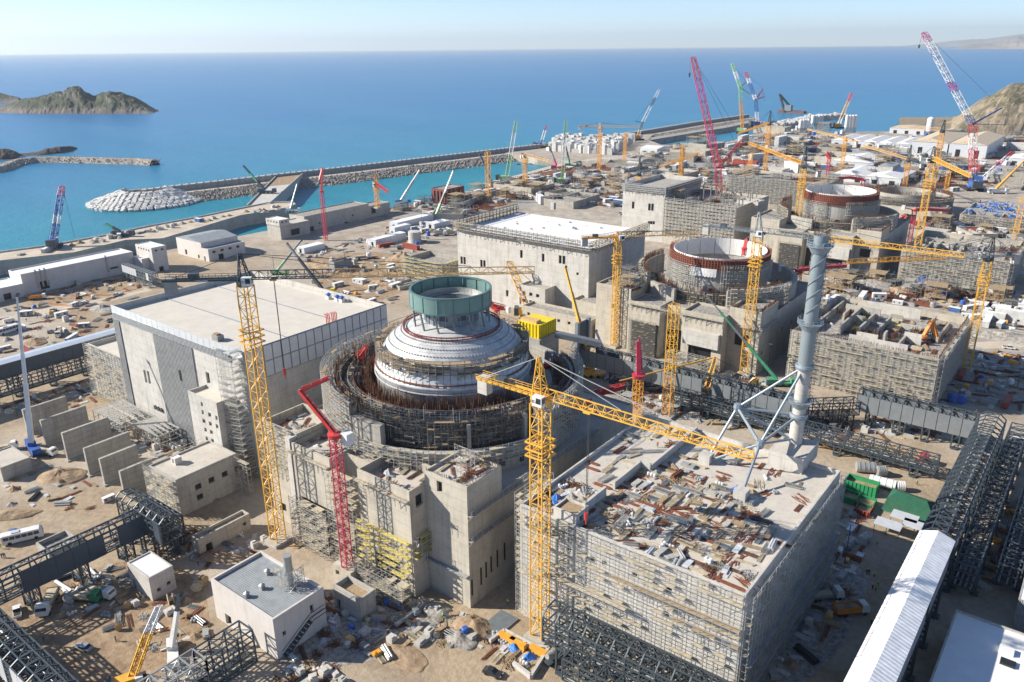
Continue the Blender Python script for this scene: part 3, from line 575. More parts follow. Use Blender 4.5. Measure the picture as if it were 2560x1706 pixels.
# roof furniture
def roof_vent(x, y, z, label, s=1.0, body='paint_white'):
    t = thing('roof_vent', label, 'vent', (x, y, z)); MB().box(x-.7*s, y-.7*s, z, x+.7*s, y+.7*s, z+1.0*s).obj('curb', body, t); MB().lathe((x, y), [(.5*s, z+1*s), (.5*s, z+1.5*s), (1.0*s, z+1.5*s), (.05, z+2.1*s)], 12).obj('cowl', 'paint_blue' if body == 'paint_white' else 'galvanised', t); return t
for k, (x, y) in enumerate(((870, 265), (955, 285), (1000, 295))):
    p = W(15, x, y, 41.3); roof_vent(p.x, p.y, 41.3, ('left', 'middle', 'right')[k] + 'most of three blue and white vents on the turbine hall roof', 1.2)
for k in range(7):
    p = W(15, 850 + k * 15 + (10 if k > 2 else 0), 505 - k * 4, 41.3); mb = MB(); mb.tube((p.x, p.y, 41.3), (p.x, p.y, 44.3), .16, n=8); mb.tube((p.x, p.y, 44.2), (p.x-.9, p.y, 44.5), .16, n=8); tag(mb.obj('vent_pipe', 'crane_red'), 'red bent vent pipe in the row on the turbine hall roof edge', 'pipe', 'red vent pipes on the turbine hall roof')
p = W(14, 1085, 630, 41.3); t = thing('roof_hatch', 'dark box hatch with junk near the turbine hall roof edge', 'hatch', (p.x, p.y, 41.3)); MB().box(p.x-1.6, p.y-1.2, 41.3, p.x+1.6, p.y+1.2, 43.2).obj('box', 'concrete_grey', t); MB().box(p.x-1.2, p.y-.9, 43.2, p.x+.8, p.y+.6, 43.7).obj('lid', 'timber', t)
# scaffolded annex on the left, white annex in front, low office block
an = building('side_annex', 'scaffolded concrete annex with cream roof at the far end of the turbine hall', 'building', -312.5, -283.3, 130, 152, 0, 22, 'concrete_pale', 'roof_felt', (), (), 1.6)
scaffold('pale tube scaffold covering the front of the side annex', [(-313, 130), (-284, 130)], 0, 22, seed=4, dens=.35, lift=1.8)
scaffold('pale tube scaffold down the seaward side of the side annex', [(-312.5, 152), (-312.5, 130)], 0, 21, seed=5, dens=.3)
wa_o = [opY(14, x, y, w_, 1.5, 121.5, -226.5) for x, y, w_ in ((955, 1132, 1.2), (962, 1195, 1.2), (1016, 1216, 1.6), (1070, 1240, 1.2), (972, 1265, 1.6), (1022, 1287, 1.6), (1074, 1306, 1.4), (984, 1333, 1.4), (1030, 1352, 1.6), (994, 1402, 1.3), (1040, 1420, 1.4))]
wa = building('stair_annex', 'white four storey annex with small windows on the turbine hall front', 'building', -226.5, -210.5, 121.5, 128.4, 0, 27.2, 'concrete_pale', 'roof_felt', wa_o, (), 1.0)
lb_o = [opY(6, x, y, 1.6, 1.6, 100.7, -217.5) for x, y in ((1110, 250), (1150, 270), (1075, 232))]
lb_r = [opX(6, x, y, 2.0, 1.9, -202.8, 100.7) for x, y in ((1615, 115), (1530, 152), (1440, 192), (1350, 237), (1362, 307), (1472, 340), (1395, 385))]
lb = building('office_block', 'long three storey concrete block with flat roof in front of the turbine hall', 'building', -217.5, -202.8, 100.7, 121.2, 0, 12.4, 'concrete', 'screed', lb_o, lb_r, .5)
scaffold('pale scaffold round the front end of the three storey block', [(-217.6, 120), (-217.6, 100.6), (-202.7, 100.6)], 0, 12, seed=6, dens=.4, lift=1.7)
scaffold('thin scaffold tower at the inner end of the three storey block', [(-202.6, 121.5), (-196, 121.5)], 0, 11, seed=16, dens=.5)
building('roof_cabin', 'small white stair cabin on the three storey block roof', 'cabin', -214, -211.6, 106, 108.2, 11.9, 14.1, 'render_white', 'roof_white', [(.7, 12.2, 1.6, 13.7)], (), .15, .15)
# stair tower of scaffold on the hall front
scaffold('tall scaffold stair tower climbing the turbine hall front near its corner', [(-211, 125.5), (-205.5, 125.5), (-205.5, 128.2)], 0, 44, off=.2, depth=1.6, bay=2, lift=2.2, dens=.8, deck='galvanised', seed=9, brace=1)
# steel frame terrace at the foot of the hall
for k, (a, b, c, d) in enumerate(((-286, -262, 116, 127), (-262, -246, 119, 127))):
    t = thing('steel_terrace', ('left', 'right')[k] + ' open grey steel terrace frame at the foot of the turbine hall', 'steel frame', ((a+b)/2, (c+d)/2, 0)); mb = MB(); bd = MB()
    for i in range(7):
        x = a + (b-a) * i / 6
        for y in (c, (c+d)/2, d): mb.bar((x, y, 0), (x, y, 6), .25)
        mb.bar((x, c, 5.8), (x, d, 5.8), .3); mb.bar((x, c, 3), (x, d, 3), .2)
    for y in (c, (c+d)/2, d): mb.bar((a, y, 5.8), (b, y, 5.8), .3); mb.bar((a, y, 3), (b, y, 3), .2)
    for i in range(18): y = c + (d-c) * i / 17; bd.bar((a, y, 6.02), (b - (i % 4) * 3, y, 6.02), .28, .1)
    mb.obj('frame', 'galvanised', t); bd.obj('deck_joist', 'scaffold_tube', t, kind='stuff')
# six free standing slab walls
for k, (x, ya, yb, h) in enumerate(((-297, 97, 112, 10), (-281.5, 96.5, 112, 10.5), (-265.5, 96.5, 112, 10.5), (-249.5, 96, 111, 10), (-239.5, 96, 108, 9.5), (-229.5, 97, 108, 8))):
    mb = MB(); mb.box(x-.55, ya, 0, x+.55, yb, h); mb.box(x-1.4, ya-.5, 0, x+1.4, yb+.5, .5); tag(mb.obj('slab_wall', 'concrete_raw'), ('first', 'second', 'third', 'fourth', 'fifth', 'sixth and smallest')[k] + ' from the left of the free standing grey slab walls', 'concrete wall', 'six slab walls in a row')
# ---- reactor building: base blocks
CXY = (-146.8, 161.0); CR = Vector((CXY[0], CXY[1], 0))
rb1 = thing('reactor_building', 'large round reactor building under construction with pale dome', 'building', (CXY[0], CXY[1], 0))
def blk_(x0, x1, y0, y1, z0, z1, front=(), rside=(), par=.9, wm='concrete_warm', rm='screed', left=(), p_=None): return building('', '', '', x0, x1, y0, y1, z0, z1, wm, rm, front, rside, par, .45, parent=p_ or rb1, wname='base_block', left=left)
blk_(-121.1, -107.6, 121, 134, 0, 34.2, [opY(19, 1172, 665, 1.7, 3, 121, -121.1)], (), .7)
blk_(-126, -107.7, 134, 186, 0, 27, (), [(6, 16, 8, 18), (14, 16, 16, 18), (24, 16, 26, 18), (34, 17, 36, 19)], .8)
blk_(-139.5, -121.2, 115.6, 128, 0, 30.7, [(4.2, 0, 13.5, 8.5)], [(2.0, 25.2, 4.6, 28.6), (2.3, 14.5, 4.5, 16.8)], 2.6)
blk_(-150.2, -139.6, 121, 129, 0, 29.5, (), (), 1.2)
blk_(-166.0, -150.3, 115.7, 128, 0, 30.0, [(2.2, 0, 15.2, 14.0)], [], 1.8)
blk_(-181, -166.1, 117.8, 132, 0, 31.5, [(3, 3, 6, 6), (9, 16, 11, 18)], (), 2.4)
blk_(-184, -126.1, 128.1, 150, 0, 27, (), (), .6, rm='rubble')
blk_(-184, -166, 150, 196, 0, 27, (), (), .6); blk_(-166, -108, 186, 200, 0, 26, (), (), .6)
mb = MB(); mb.box(-168.2, 115.4, 0, -166.2, 117.6, 31); mb.obj('column', 'concrete_pale', rb1)
for k, (x, y, z0_, z1_) in enumerate(((-107.4, 121.5, 3.5, 8), (-107.4, 125, 4.5, 9.5), (-107.4, 127, 5.5, 10), (-107.4, 129, 6, 10.5), (-107.4, 131.5, 6, 11), (-107.4, 134.5, 6.5, 11.5))):
    mb = MB(); mb.box(x-.2, y, z0_, x+.02, y+.35, z1_); mb.obj('slot', 'dark_opening', rb1)
for z in (19.4, 26.4):
    mb = MB(); mb.box(-107.6, 121, z-.2, -106.4, 178, z); mb.obj('ledge', 'concrete_grey', rb1)
    mb = MB()
    for i in range(28): y = 121 + i * 2.05; mb.bar((-106.5, y, z), (-106.5, y, z+1.3), .09); mb.bar((-107.6, y, z-1.6), (-106.5, y, z-.2), .09)
    mb.bar((-106.5, 121, z+1.25), (-106.5, 178, z+1.25), .08); mb.bar((-106.5, 121, z+.6), (-106.5, 178, z+.6), .08); mb.obj('guard_rail', 'scaffold_tube', rb1)
mb = MB(); mb.box(-121.1, 119.9, 9.2, -107.7, 121, 9.6); mb.obj('ledge', 'concrete_grey', rb1)
# rust bars along the tops
def starters(root, pts, z, h=1.6, n=3, mat='rebar', seed=0, sp=.45, th=.05, name='rebar_starter'):
    r_ = random.Random(seed); mb = MB()
    for p in resample(pts, sp):
        for k in range(n): a = p + Vector((r_.uniform(-.25, .25), r_.uniform(-.25, .25), 0)); mb.bar((a.x, a.y, z), (a.x + r_.uniform(-.08, .08), a.y + r_.uniform(-.08, .08), z + h * r_.uniform(.6, 1.1)), th)
    return mb.obj(name, mat, root, kind='stuff')
starters(rb1, [(-121, 121.3), (-107.9, 121.3), (-107.9, 133.7), (-121, 133.7)], 33.9, 1.3, 2, seed=2, sp=.5)
starters(rb1, [(-139, 116), (-121.5, 116), (-121.5, 127)], 29, 1.4, 1, seed=3, sp=.7)
# round walls
def ringseg(r0, r1, z0, z1, a0, a1, mat, name='ring_wall', n=48, p_=None, c=None):
    mb = MB(); mb.lathe(c or CXY, [(r0, z0), (r1, z0), (r1, z1), (r0, z1), (r0, z0)], n, R(a0), R(a1)); return mb.obj(name, mat, p_ or rb1)
def arc(r, a0, a1, n=40, c=None):
    c = c or CXY; return [(c[0] + r * math.cos(R(a0 + (a1-a0)*i/n)), c[1] + r * math.sin(R(a0 + (a1-a0)*i/n))) for i in range(n+1)]
ringseg(34.6, 36.6, 20, 32.5, 0, 360, 'concrete', n=96)
ringseg(0.1, 34.6, 20, 29.5, 0, 360, 'concrete_grey', 'ring_floor', n=64)
ringseg(34.4, 36.4, 32.5, 42, 150, 262, 'concrete_raw'); ringseg(34.4, 36.4, 32.5, 38.5, 262, 280, 'concrete_raw', n=12)
ringseg(34.4, 36.4, 32.5, 40.5, -10, 60, 'concrete_raw'); ringseg(34.4, 36.4, 32.5, 39, 60, 150, 'concrete_raw')
ringseg(27.6, 29.0, 29, 40, 215, 358, 'concrete_grey', 'inner_ring_wall'); ringseg(27.6, 29.0, 29, 38, -25, 50, 'concrete_grey', 'inner_ring_wall')
for a in (205, 228, 318, 345, 20, 95, 140):
    mb = MB(); u = Vector((math.cos(R(a)), math.sin(R(a)), 0)); mb.bar(CR + u*24 + Vector((0, 0, 34.5)), CR + u*34.5 + Vector((0, 0, 34.5)), .9, 10, True); mb.obj('cross_wall', 'concrete_raw', rb1)
for a in range(196, 345, 9):
    u = Vector((math.cos(R(a)), math.sin(R(a)), 0)); v = Vector((-u.y, u.x, 0)); mb = MB(); c = CR + u*36.62; mb.bar(c - v*.75 + Vector((0, 0, 28.4)), c + v*.75 + Vector((0, 0, 28.4)), .16, 2.1, True); mb.obj('window', 'dark_opening', rb1)
starters(rb1, arc(35.4, 150, 280), 41, 1.7, 3, seed=6, sp=.5, th=.06); starters(rb1, arc(35.4, -10, 60), 40, 1.8, 3, seed=7, sp=.4, th=.06); starters(rb1, arc(28.3, 215, 358), 39.5, 1.6, 3, seed=8, sp=.3, th=.06)
starters(rb1, arc(25.3, 190, 350), 37, 6.5, 4, seed=9, sp=.35, th=.06)
ringseg(34.2, 34.4, 34, 40.5, 185, 250, 'rebar', 'rebar_mesh'); ringseg(29.0, 29.2, 36.5, 41.4, 222, 355, 'rebar', 'rebar_mesh')
scaffold('dark tube scaffold wrapping the front of the inner ring wall of the domed reactor', arc(29.2, 210, 358, 56), 29.5, 41, off=.2, depth=1.3, bay=1.6, lift=1.6, tube=.1, tm='scaffold_tube', dens=.4, deck='timber', seed=11)
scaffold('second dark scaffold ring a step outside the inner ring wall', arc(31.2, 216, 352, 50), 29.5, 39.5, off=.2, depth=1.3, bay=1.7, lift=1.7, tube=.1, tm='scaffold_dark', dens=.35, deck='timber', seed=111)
scaffold('grey scaffold outside the left half of the outer ring wall', arc(36.6, 168, 262, 40), 29, 44, off=.3, depth=1.2, bay=1.8, lift=1.9, tm='scaffold_tube', dens=.3, deck='timber', seed=12)
scaffold('grey scaffold outside the right part of the outer ring wall', arc(36.6, 346, 420, 40), 28, 42, off=.3, bay=1.9, lift=1.9, dens=.25, deck='timber', seed=13)
scaffold('pale low scaffold round the front foot of the outer ring wall', arc(36.6, 232, 352, 50), 28, 33.4, off=.3, depth=1.3, bay=2, lift=1.7, dens=.5, deck='plank', seed=14)
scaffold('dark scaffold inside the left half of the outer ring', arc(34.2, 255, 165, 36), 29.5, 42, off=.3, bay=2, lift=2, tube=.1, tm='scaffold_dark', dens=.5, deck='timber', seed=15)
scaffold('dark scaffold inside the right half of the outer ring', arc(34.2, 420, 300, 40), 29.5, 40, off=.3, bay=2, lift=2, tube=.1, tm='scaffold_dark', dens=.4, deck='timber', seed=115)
q = random.Random(5)
def mess(name, mat, n, r0, r1, z0, z1, a0, a1, l0, l1, th, vert=.6, seed=0):
    r_ = random.Random(seed); mb = MB()
    for i in range(n):
        a = R(r_.uniform(a0, a1)); r = r_.uniform(r0, r1); z = r_.uniform(z0, z1); p = CR + Vector((r*math.cos(a), r*math.sin(a), z)); L = r_.uniform(l0, l1)
        if r_.random() < vert: mb.bar(p, p + Vector((r_.uniform(-.15, .15), r_.uniform(-.15, .15), L)), th)
        else: t_ = Vector((-math.sin(a), math.cos(a), r_.uniform(-.15, .15))); mb.bar(p - t_*L/2, p + t_*L/2, th)
    return mb.obj(name, mat, rb1, kind='stuff')
mess('rebar_cage', 'rebar', 1500, 24.0, 27.2, 31, 40, 185, 355, 2, 5, .09, .7, 1); mess('rebar_cage', 'rebar', 900, 33.6, 34.3, 32, 43, 165, 268, 2, 4, .09, .6, 2); mess('rebar_cage', 'scaffold_dark', 1100, 29.6, 33.6, 30, 40, 190, 345, 1.5, 4, .09, .5, 3)
mess('loose_tubes', 'scaffold_tube', 700, 29.4, 33.5, 30, 41, 165, 350, 1.5, 4.5, .08, .45, 4); mess('rebar_cage', 'rebar', 700, 30, 34, 30, 41, -40, 60, 1.5, 4, .09, .6, 5)
mess('loose_planks', 'timber', 260, 29.5, 33.5, 30, 40, 170, 350, 1.5, 4, .28, .05, 6); mess('rebar_cage', 'scaffold_dark', 500, 34.8, 36.2, 39, 42, 160, 285, 1.5, 3.0, .08, .6, 7)
# dome
dm = MB(); dm.lathe(CXY, [(22.4, 22), (22.4, 43.6), (22.7, 43.8), (22.7, 44.5), (22.3, 44.7), (21.9, 46.2), (21.1, 48.0), (20.3, 49.4)], 96); dm.obj('containment_shell', 'dome_shell', rb1, smooth=True)
dm = MB(); dm.lathe(CXY, [(20.2, 49.5), (19.0, 51.0), (17.4, 52.6), (15.6, 53.9), (13.6, 55.0), (11.2, 55.9), (8.6, 56.6), (5, 57.1), (.05, 57.3)], 96); dm.obj('dome_cap', 'dome_shell', rb1, smooth=True)
for rr, zz, mt in ((22.75, 42.6, 'panel_white'), (22.5, 45.2, 'rust'), (13.9, 55.0, 'red_frame'), (13.9, 55.7, 'red_frame')):
    mb = MB(); pr = [(rr-.12, zz), (rr+.18, zz), (rr+.18, zz+.28), (rr-.12, zz+.28), (rr-.12, zz)]; mb.lathe(CXY, pr, 72); mb.obj('hoop', mt, rb1)
mb = MB()
for i in range(60): a = 2*math.pi*i/60; u = Vector((math.cos(a), math.sin(a), 0)); mb.bar(CR + u*13.9 + Vector((0, 0, 54.8)), CR + u*13.95 + Vector((0, 0, 56)), .1)
mb.obj('hoop_post', 'red_frame', rb1, kind='stuff')
mb = MB()
for i in range(72): a = 2*math.pi*i/72; u = Vector((math.cos(a), math.sin(a), 0)); mb.bar(CR + u*22.45 + Vector((0, 0, 44.6)), CR + u*20.55 + Vector((0, 0, 49.3)), .16)
mb.obj('shell_rib', 'steel_grey', rb1, kind='stuff')
mb = MB(); pf = [(19.0, 51.05), (17.4, 52.65), (15.6, 53.95), (13.6, 55.05), (11.2, 55.95)]
for r0_, z0_ in pf[1:4]: mb.lathe(CXY, [(r0_ + .03, z0_ - .03), (r0_ + .01, z0_ + .04)], 72)
mb.obj('plate_seam', 'galvanised', rb1, kind='stuff')
mb = MB()
for i in range(120):
    for r0_, z0_ in ((18.2, 51.9), (16.5, 53.35), (14.6, 54.5)):
        a = 2*math.pi*(i + .5*(r0_ > 17))/120; u = Vector((math.cos(a), math.sin(a), 0)); p = CR + u*r0_ + UP_*z0_; mb.box(p.x-.16, p.y-.16, p.z-.1, p.x+.16, p.y+.16, p.z+.16)
mb.obj('anchor_plate', 'galvanised', rb1, kind='stuff')
scaffold('ring scaffold walkway circling the dome between its two shells', arc(20.2, 0, 360, 72), 46.8, 51.2, off=.1, depth=1.9, bay=1.5, lift=1.45, tube=.12, tm='scaffold_dark', dens=.7, deck='timber', seed=17)
# grey collar and green ring on top
cl = thing('lifting_collar', 'green steel ring on a grey collar with slanting legs atop the dome', 'steel ring', (CXY[0], CXY[1], 56))
mb = MB(); mb.lathe(CXY, [(7.6, 56.2), (7.6, 61.8), (7.2, 61.8), (7.2, 56.2)], 48); mb.obj('collar', 'steel_grey', cl)
for i in range(8):
    a = 2*math.pi*(i+.5)/8; u = Vector((math.cos(a), math.sin(a), 0)); v = Vector((-u.y, u.x, 0)); mb = MB()
    c = CR + u*7.66 + Vector((0, 0, 58.4)); pts = [c + v*(1.6*math.cos(t_)) + Vector((0, 0, 1.5*math.sin(t_))) for t_ in [math.pi*k/8 for k in range(9)]]; mb.add(pts, [tuple(range(9))]); mb.obj('arch_opening', 'cladding_slate', cl)
NG = 16
for i in range(NG):
    a0, a1 = 360*i/NG + .35, 360*(i+1)/NG - .35; mb = MB(); mb.lathe(CXY, [(11.35, 61.6), (11.6, 61.6), (11.6, 66.1), (11.35, 66.1), (11.35, 61.6)], 6, R(a0), R(a1)); mb.obj('ring_plate', 'ring_green', cl)
    u = Vector((math.cos(R(a0)), math.sin(R(a0)), 0)); mb = MB(); mb.bar(CR + u*11.62 + Vector((0, 0, 61.4)), CR + u*11.62 + Vector((0, 0, 66.2)), .22); mb.bar(CR + u*11.28 + Vector((0, 0, 61.4)), CR + u*11.28 + Vector((0, 0, 66.2)), .3); mb.bar(CR + u*11.4 + Vector((0, 0, 61.6)), CR + u*7.6 + Vector((0, 0, 60.4)), .25)
    mb.bar(CR + u*11.2 + Vector((0, 0, 61.6)), CR + u*7.5 + Vector((0, 0, 61.6)), .3); mb.obj('ring_stiffener', 'ring_green_inside', cl)
mb = MB(); mb.lathe(CXY, [(11.1, 61.3), (11.8, 61.3), (11.8, 61.7), (11.1, 61.7), (11.1, 61.3)], 64); mb.lathe(CXY, [(11.1, 65.9), (11.75, 65.9), (11.75, 66.25), (11.1, 66.25), (11.1, 65.9)], 64); mb.obj('flange', 'ring_green_inside', cl)
mb = MB(); mb.lathe(CXY, [(7.2, 61.9), (9.6, 61.9), (9.6, 63.4), (9.4, 63.4), (9.4, 62), (7.2, 62)], 48); mb.obj('inner_walkway', 'galvanised', cl)
for i in range(14):
    a = 2*math.pi*(i+.2)/14; u = Vector((math.cos(a), math.sin(a), 0)); v = Vector((-u.y, u.x, 0)); mb = MB(); b_ = CR + u*10.8 + v*1.0 + Vector((0, 0, 55.6)); mb.bar(CR + u*10.9 - v*.6 + Vector((0, 0, 61.4)), b_, .42); mb.obj('leg', 'steel_grey', cl)
for i in range(24):
    a = 2*math.pi*i/24; u = Vector((math.cos(a), math.sin(a), 0)); mb = MB(); mb.bar(CR + u*7.7 + Vector((0, 0, 56.3)), CR + u*7.7 + Vector((0, 0, 61.7)), .22); mb.obj('collar_rib', 'strut_steel', cl)
# scaffolds on the front
scaffold('dense grey scaffold filling the left gateway below the reactor building', [(-165.5, 115.4), (-150, 115.4)], 0, 14, depth=2.4, bay=1.5, lift=1.5, tube=.1, dens=.5, seed=21, brace=2)
scaffold('yellow decked scaffold on the middle block front of the reactor building', [(-139.5, 115.4), (-121, 115.4)], 4, 16.5, bay=1.7, lift=2.0, dens=.8, deck='plank_yellow', seed=22)
scaffold('grey scaffold apron under the middle block of the reactor building', [(-143, 113.5), (-120, 113.5)], 0, 6, depth=3.0, bay=1.4, lift=1.5, tube=.1, dens=.4, seed=23, brace=1)
scaffold('scaffold climbing the recess between the two front blocks of the reactor building', [(-150.1, 116.5), (-140, 116.5)], 0, 27, depth=2.6, bay=1.6, lift=1.9, dens=.5, seed=24)
scaffold('cantilever walkway near the top of the middle front block of the reactor building', [(-139.5, 115.6), (-121, 115.6)], 26.2, 28.2, off=.1, depth=1.3, bay=1.8, lift=2, dens=1, seed=25)
scaffold('cantilever walkway near the top of the left front block of the reactor building', [(-166.2, 115.7), (-150.2, 115.7)], 25.5, 27.5, off=.1, depth=1.3, bay=1.8, lift=2, dens=1, seed=26)
scaffold('scaffold on the side face of the middle front block', [(-121.1, 115.8), (-121.1, 121)], 10, 17, off=.1, bay=1.7, lift=1.9, dens=.8, deck='plank_yellow', seed=27)
scaffold('tall scaffold on the narrow left block of the reactor building', [(-181, 117.8), (-168.5, 117.8)], 16, 32, bay=1.8, lift=1.9, dens=.55, seed=28)
scaffold('light scaffold cage on the corner tower deck', [(-119, 131), (-112, 131), (-112, 124)], 33.6, 37.2, off=0, bay=1.7, lift=1.8, dens=.3, seed=29)
# yellow shuttering panels behind the red boom
for k in range(10):
    x = -166 + k * 1.5; mb = MB(); mb.box(x, 132.2, 23.8, x+1.35, 132.6, 28.5); tag(mb.obj('shutter_panel', 'plank_yellow'), 'upright yellow shuttering panel in the row behind the red placing boom', 'panel', 'yellow shuttering panels by the ring wall')

# ---- auxiliary building with the chimney
SX0, SX1, SY0, SY1, SZ = -96.5, -42.2, 126.8, 186.5, 31.0
sb_o = [opY(17, x, y, 1.3, 1.1, SY0, SX0) for x, y in ((445, 1015), (572, 1066), (635, 1090), (725, 1125), (960, 1220), (1120, 1292), (1230, 1335), (1210, 1520))]
sb = building('auxiliary_building', 'long scaffolded concrete building with cluttered roof carrying the chimney', 'building', SX0, SX1, SY0, SY1, 0, SZ, 'concrete_pale', 'screed', sb_o, (), 1.1, .5)
scaffold('broad tube scaffold on the lit long front of the chimney building', [(SX0, SY0), (SX1, SY0)], 0, SZ - .3, off=.4, depth=1.0, bay=2.4, lift=1.9, tube=.065, dens=.3, deck='plank', seed=31, top=1.6, brace=9)
scaffold('tube scaffold on the shaded side of the chimney building', [(SX1, SY0), (SX1, SY1)], 0, SZ - 1.2, off=.4, bay=2.0, lift=1.9, dens=.3, seed=32, top=1.4, brace=5)
scaffold('heavy walkway bracket scaffold along the upper front of the chimney building', [(SX0 + 26, SY0 - 1.8), (SX1 + .5, SY0 - 1.8)], 22.6, 24.2, off=.1, depth=1.2, bay=1.8, lift=1.6, dens=1, deck='timber', seed=33)
scaffold('second boarded walkway lower on the chimney building front', [(SX0 + 4, SY0 - 1.6), (SX0 + 30, SY0 - 1.6)], 15.5, 17.3, off=.1, depth=1.2, bay=1.7, lift=1.6, dens=.9, deck='plank', seed=331)
scaffold('short boarded walkway under the roof corner of the chimney building', [(SX1 - 14, SY0 - 1.6), (SX1 + .5, SY0 - 1.6)], 18.4, 20.2, off=.1, depth=1.2, bay=1.6, lift=1.6, dens=.8, deck='timber', seed=332)
scaffold('scaffold at the inner end wall of the chimney building', [(SX0, SY0 + 14), (SX0, SY0)], 0, SZ + 1.5, off=.3, bay=2, lift=1.9, dens=.5, seed=34)
mb = MB(); mb.box(SX1, SY0 + 1, 13.6, SX1 + 2.2, SY1 - 1, 13.9); mb.box(SX1, SY0 + 1, 6.8, SX1 + 2.2, SY1 - 1, 7.1); mb.obj('ledge', 'concrete_grey', sb)
# long inner parapets on the roof
RZ = SZ - 1.1
def roofwall(pts, h, label, w_=.7):
    mb = MB()
    for a, b in zip(pts, pts[1:]): mb.bar((a[0], a[1], RZ + h/2), (b[0], b[1], RZ + h/2), w_, h, True)
    return tag(mb.obj('roof_wall', 'concrete_pale'), label, 'wall')
rw = [W(17, 480, 690, RZ), W(17, 800, 440, RZ)]
A1 = W(12, 530, 1440, RZ); B1 = W(12, 740, 1190, RZ); B2 = W(12, 840, 1220, RZ); B3 = W(12, 1200, 900, RZ)
roofwall([(-83.5, 128), (-83.5, 143)], 2.6, 'low pale wall beside the junk heap on the chimney building roof')
roofwall([(-83.5, 147), (-83.5, 160), (-80.5, 160), (-80.5, 186)], 2.0, 'long stepped pale parapet across the chimney building roof')
building('roof_box', 'small open concrete shaft with a square window on the roof front edge', 'concrete box', -87.5, -81.5, 127.4, 132.5, RZ, RZ + 3.4, 'concrete_pale', 'timber', (), [(1.5, RZ + .8, 3, RZ + 2.3)], .5, .35)
# steel zigzag trusses hung on the front
mb = MB()
for k in range(6):
    x = -94 + k * 2.4; mb.bar((x, 125.6, 27), (x + 1.2, 125.6, 29.6), .28); mb.bar((x + 1.2, 125.6, 29.6), (x + 2.4, 125.6, 27), .28); mb.bar((x + 1.2, 126.6, 29.6), (x + 1.2, 125.4, 29.6), .2)
tag(mb.obj('zigzag_brace', 'steel_grey'), 'dark zigzag row of steel brackets on the chimney building front', 'steel brackets')
# chimney
ch = W(18, 700, 150, RZ); chx, chy = -54.6, 188.6
chm = thing('chimney', 'tall pale blue steel chimney with spiral strakes and two platforms', 'chimney', (chx, chy, 27))
building('chimney_pedestal', 'pale concrete pedestal block under the steel chimney', 'pedestal', -58.5, -49.8, 180.6, 192.5, RZ, RZ + 4.2, 'concrete_pale', 'screed', (), (), .01, .4)
zc = RZ + 4.2
def pz(n, x, y): return UPZ(n, x, y, (chx, chy, 0))
ztop = pz(5, 935, 75); zs = [zc, pz(5, 780, 1290), pz(5, 815, 960), ztop]
cr_ = 2.3
for k, (a, b, r0_) in enumerate(((zc, zs[1] - .5, 1.7), (zs[1] + .6, zs[2] - .4, 1.6), (zs[2] + .4, pz(5, 860, 690), 1.75), (pz(5, 860, 690), ztop, 1.65))):
    mb = MB(); mb.lathe((chx, chy), [(r0_, a), (r0_, b), (.02, b)], 32); mb.obj('shaft_section', 'chimney_steel' if k > 1 else 'concrete_pale', chm, smooth=False)
for z in (zs[1], zs[2]): mb = MB(); mb.lathe((chx, chy), [(1.7, z-.6), (2.15, z-.6), (2.3, z), (2.15, z+.6), (1.7, z+.6)], 32); mb.obj('collar', 'strut_steel', chm)
za, zb = pz(5, 860, 600), ztop - 1.2
for s in range(3):
    mb = MB(); prev = None
    for i in range(61):
        f = i/60; a = s*2*math.pi/3 + f*math.pi*3.2; z = za + (zb-za)*f; p = Vector((chx + 1.66*math.cos(a), chy + 1.66*math.sin(a), z)); p2 = Vector((chx + 1.84*math.cos(a), chy + 1.84*math.sin(a), z))
        if prev: mb.add([prev[0], prev[1], p2, p], [(0, 1, 2, 3)]); mb.add([prev[0] + Vector((0,0,.07)), prev[1] + Vector((0,0,.07)), p2 + Vector((0,0,.07)), p + Vector((0,0,.07))], [(0, 1, 2, 3)]); mb.add([prev[1], prev[1] + Vector((0,0,.07)), p2 + Vector((0,0,.07)), p2], [(0,1,2,3)])
        prev = (p, p2)
    mb.obj('spiral_strake', 'strut_steel', chm)
for z, nm in ((pz(5, 850, 670), 'middle'), (ztop - 2.6, 'top'), (pz(5, 800, 1195), 'low')):
    mb = MB(); ro = 3.0; mb.lathe((chx, chy), [(1.8, z), (ro, z), (ro, z+.15), (1.8, z+.15)], 24); mb.lathe((chx, chy), [(1.9, z-1.6), (ro-.3, z-.1)], 24)
    for hz_ in (.6, 1.2): mb.lathe((chx, chy), [(ro-.04, z+hz_), (ro+.04, z+hz_), (ro+.04, z+hz_+.09), (ro-.04, z+hz_+.09)], 24)
    for i in range(18): a = 2*math.pi*i/18; mb.bar((chx + ro*math.cos(a), chy + ro*math.sin(a), z), (chx + ro*math.cos(a), chy + ro*math.sin(a), z+1.3), .08)
    mb.obj('platform', 'strut_steel', chm)
mb = MB(); ladx, lady = chx + 2.0*ca, chy + 2.0*sa
for z_ in range(int(zc), int(ztop) + 2):
    for s in (-1, 1): mb.bar((ladx + .35*s*-sa, lady + .35*s*ca, z_), (ladx + .35*s*-sa, lady + .35*s*ca, z_+1.02), .09)
    mb.bar((ladx - .35*-sa, lady - .35*ca, z_), (ladx + .35*-sa, lady + .35*ca, z_), .09); mb.lathe((ladx + .4*ca, lady + .4*sa), [(.5, z_), (.55, z_+.08)], 8)
mb.obj('caged_ladder', 'scaffold_dark', chm)
starters(chm, [(chx + 1.6*math.cos(a/2), chy + 1.6*math.sin(a/2)) for a in range(13)], ztop, 1.4, 2, seed=41, sp=.5)
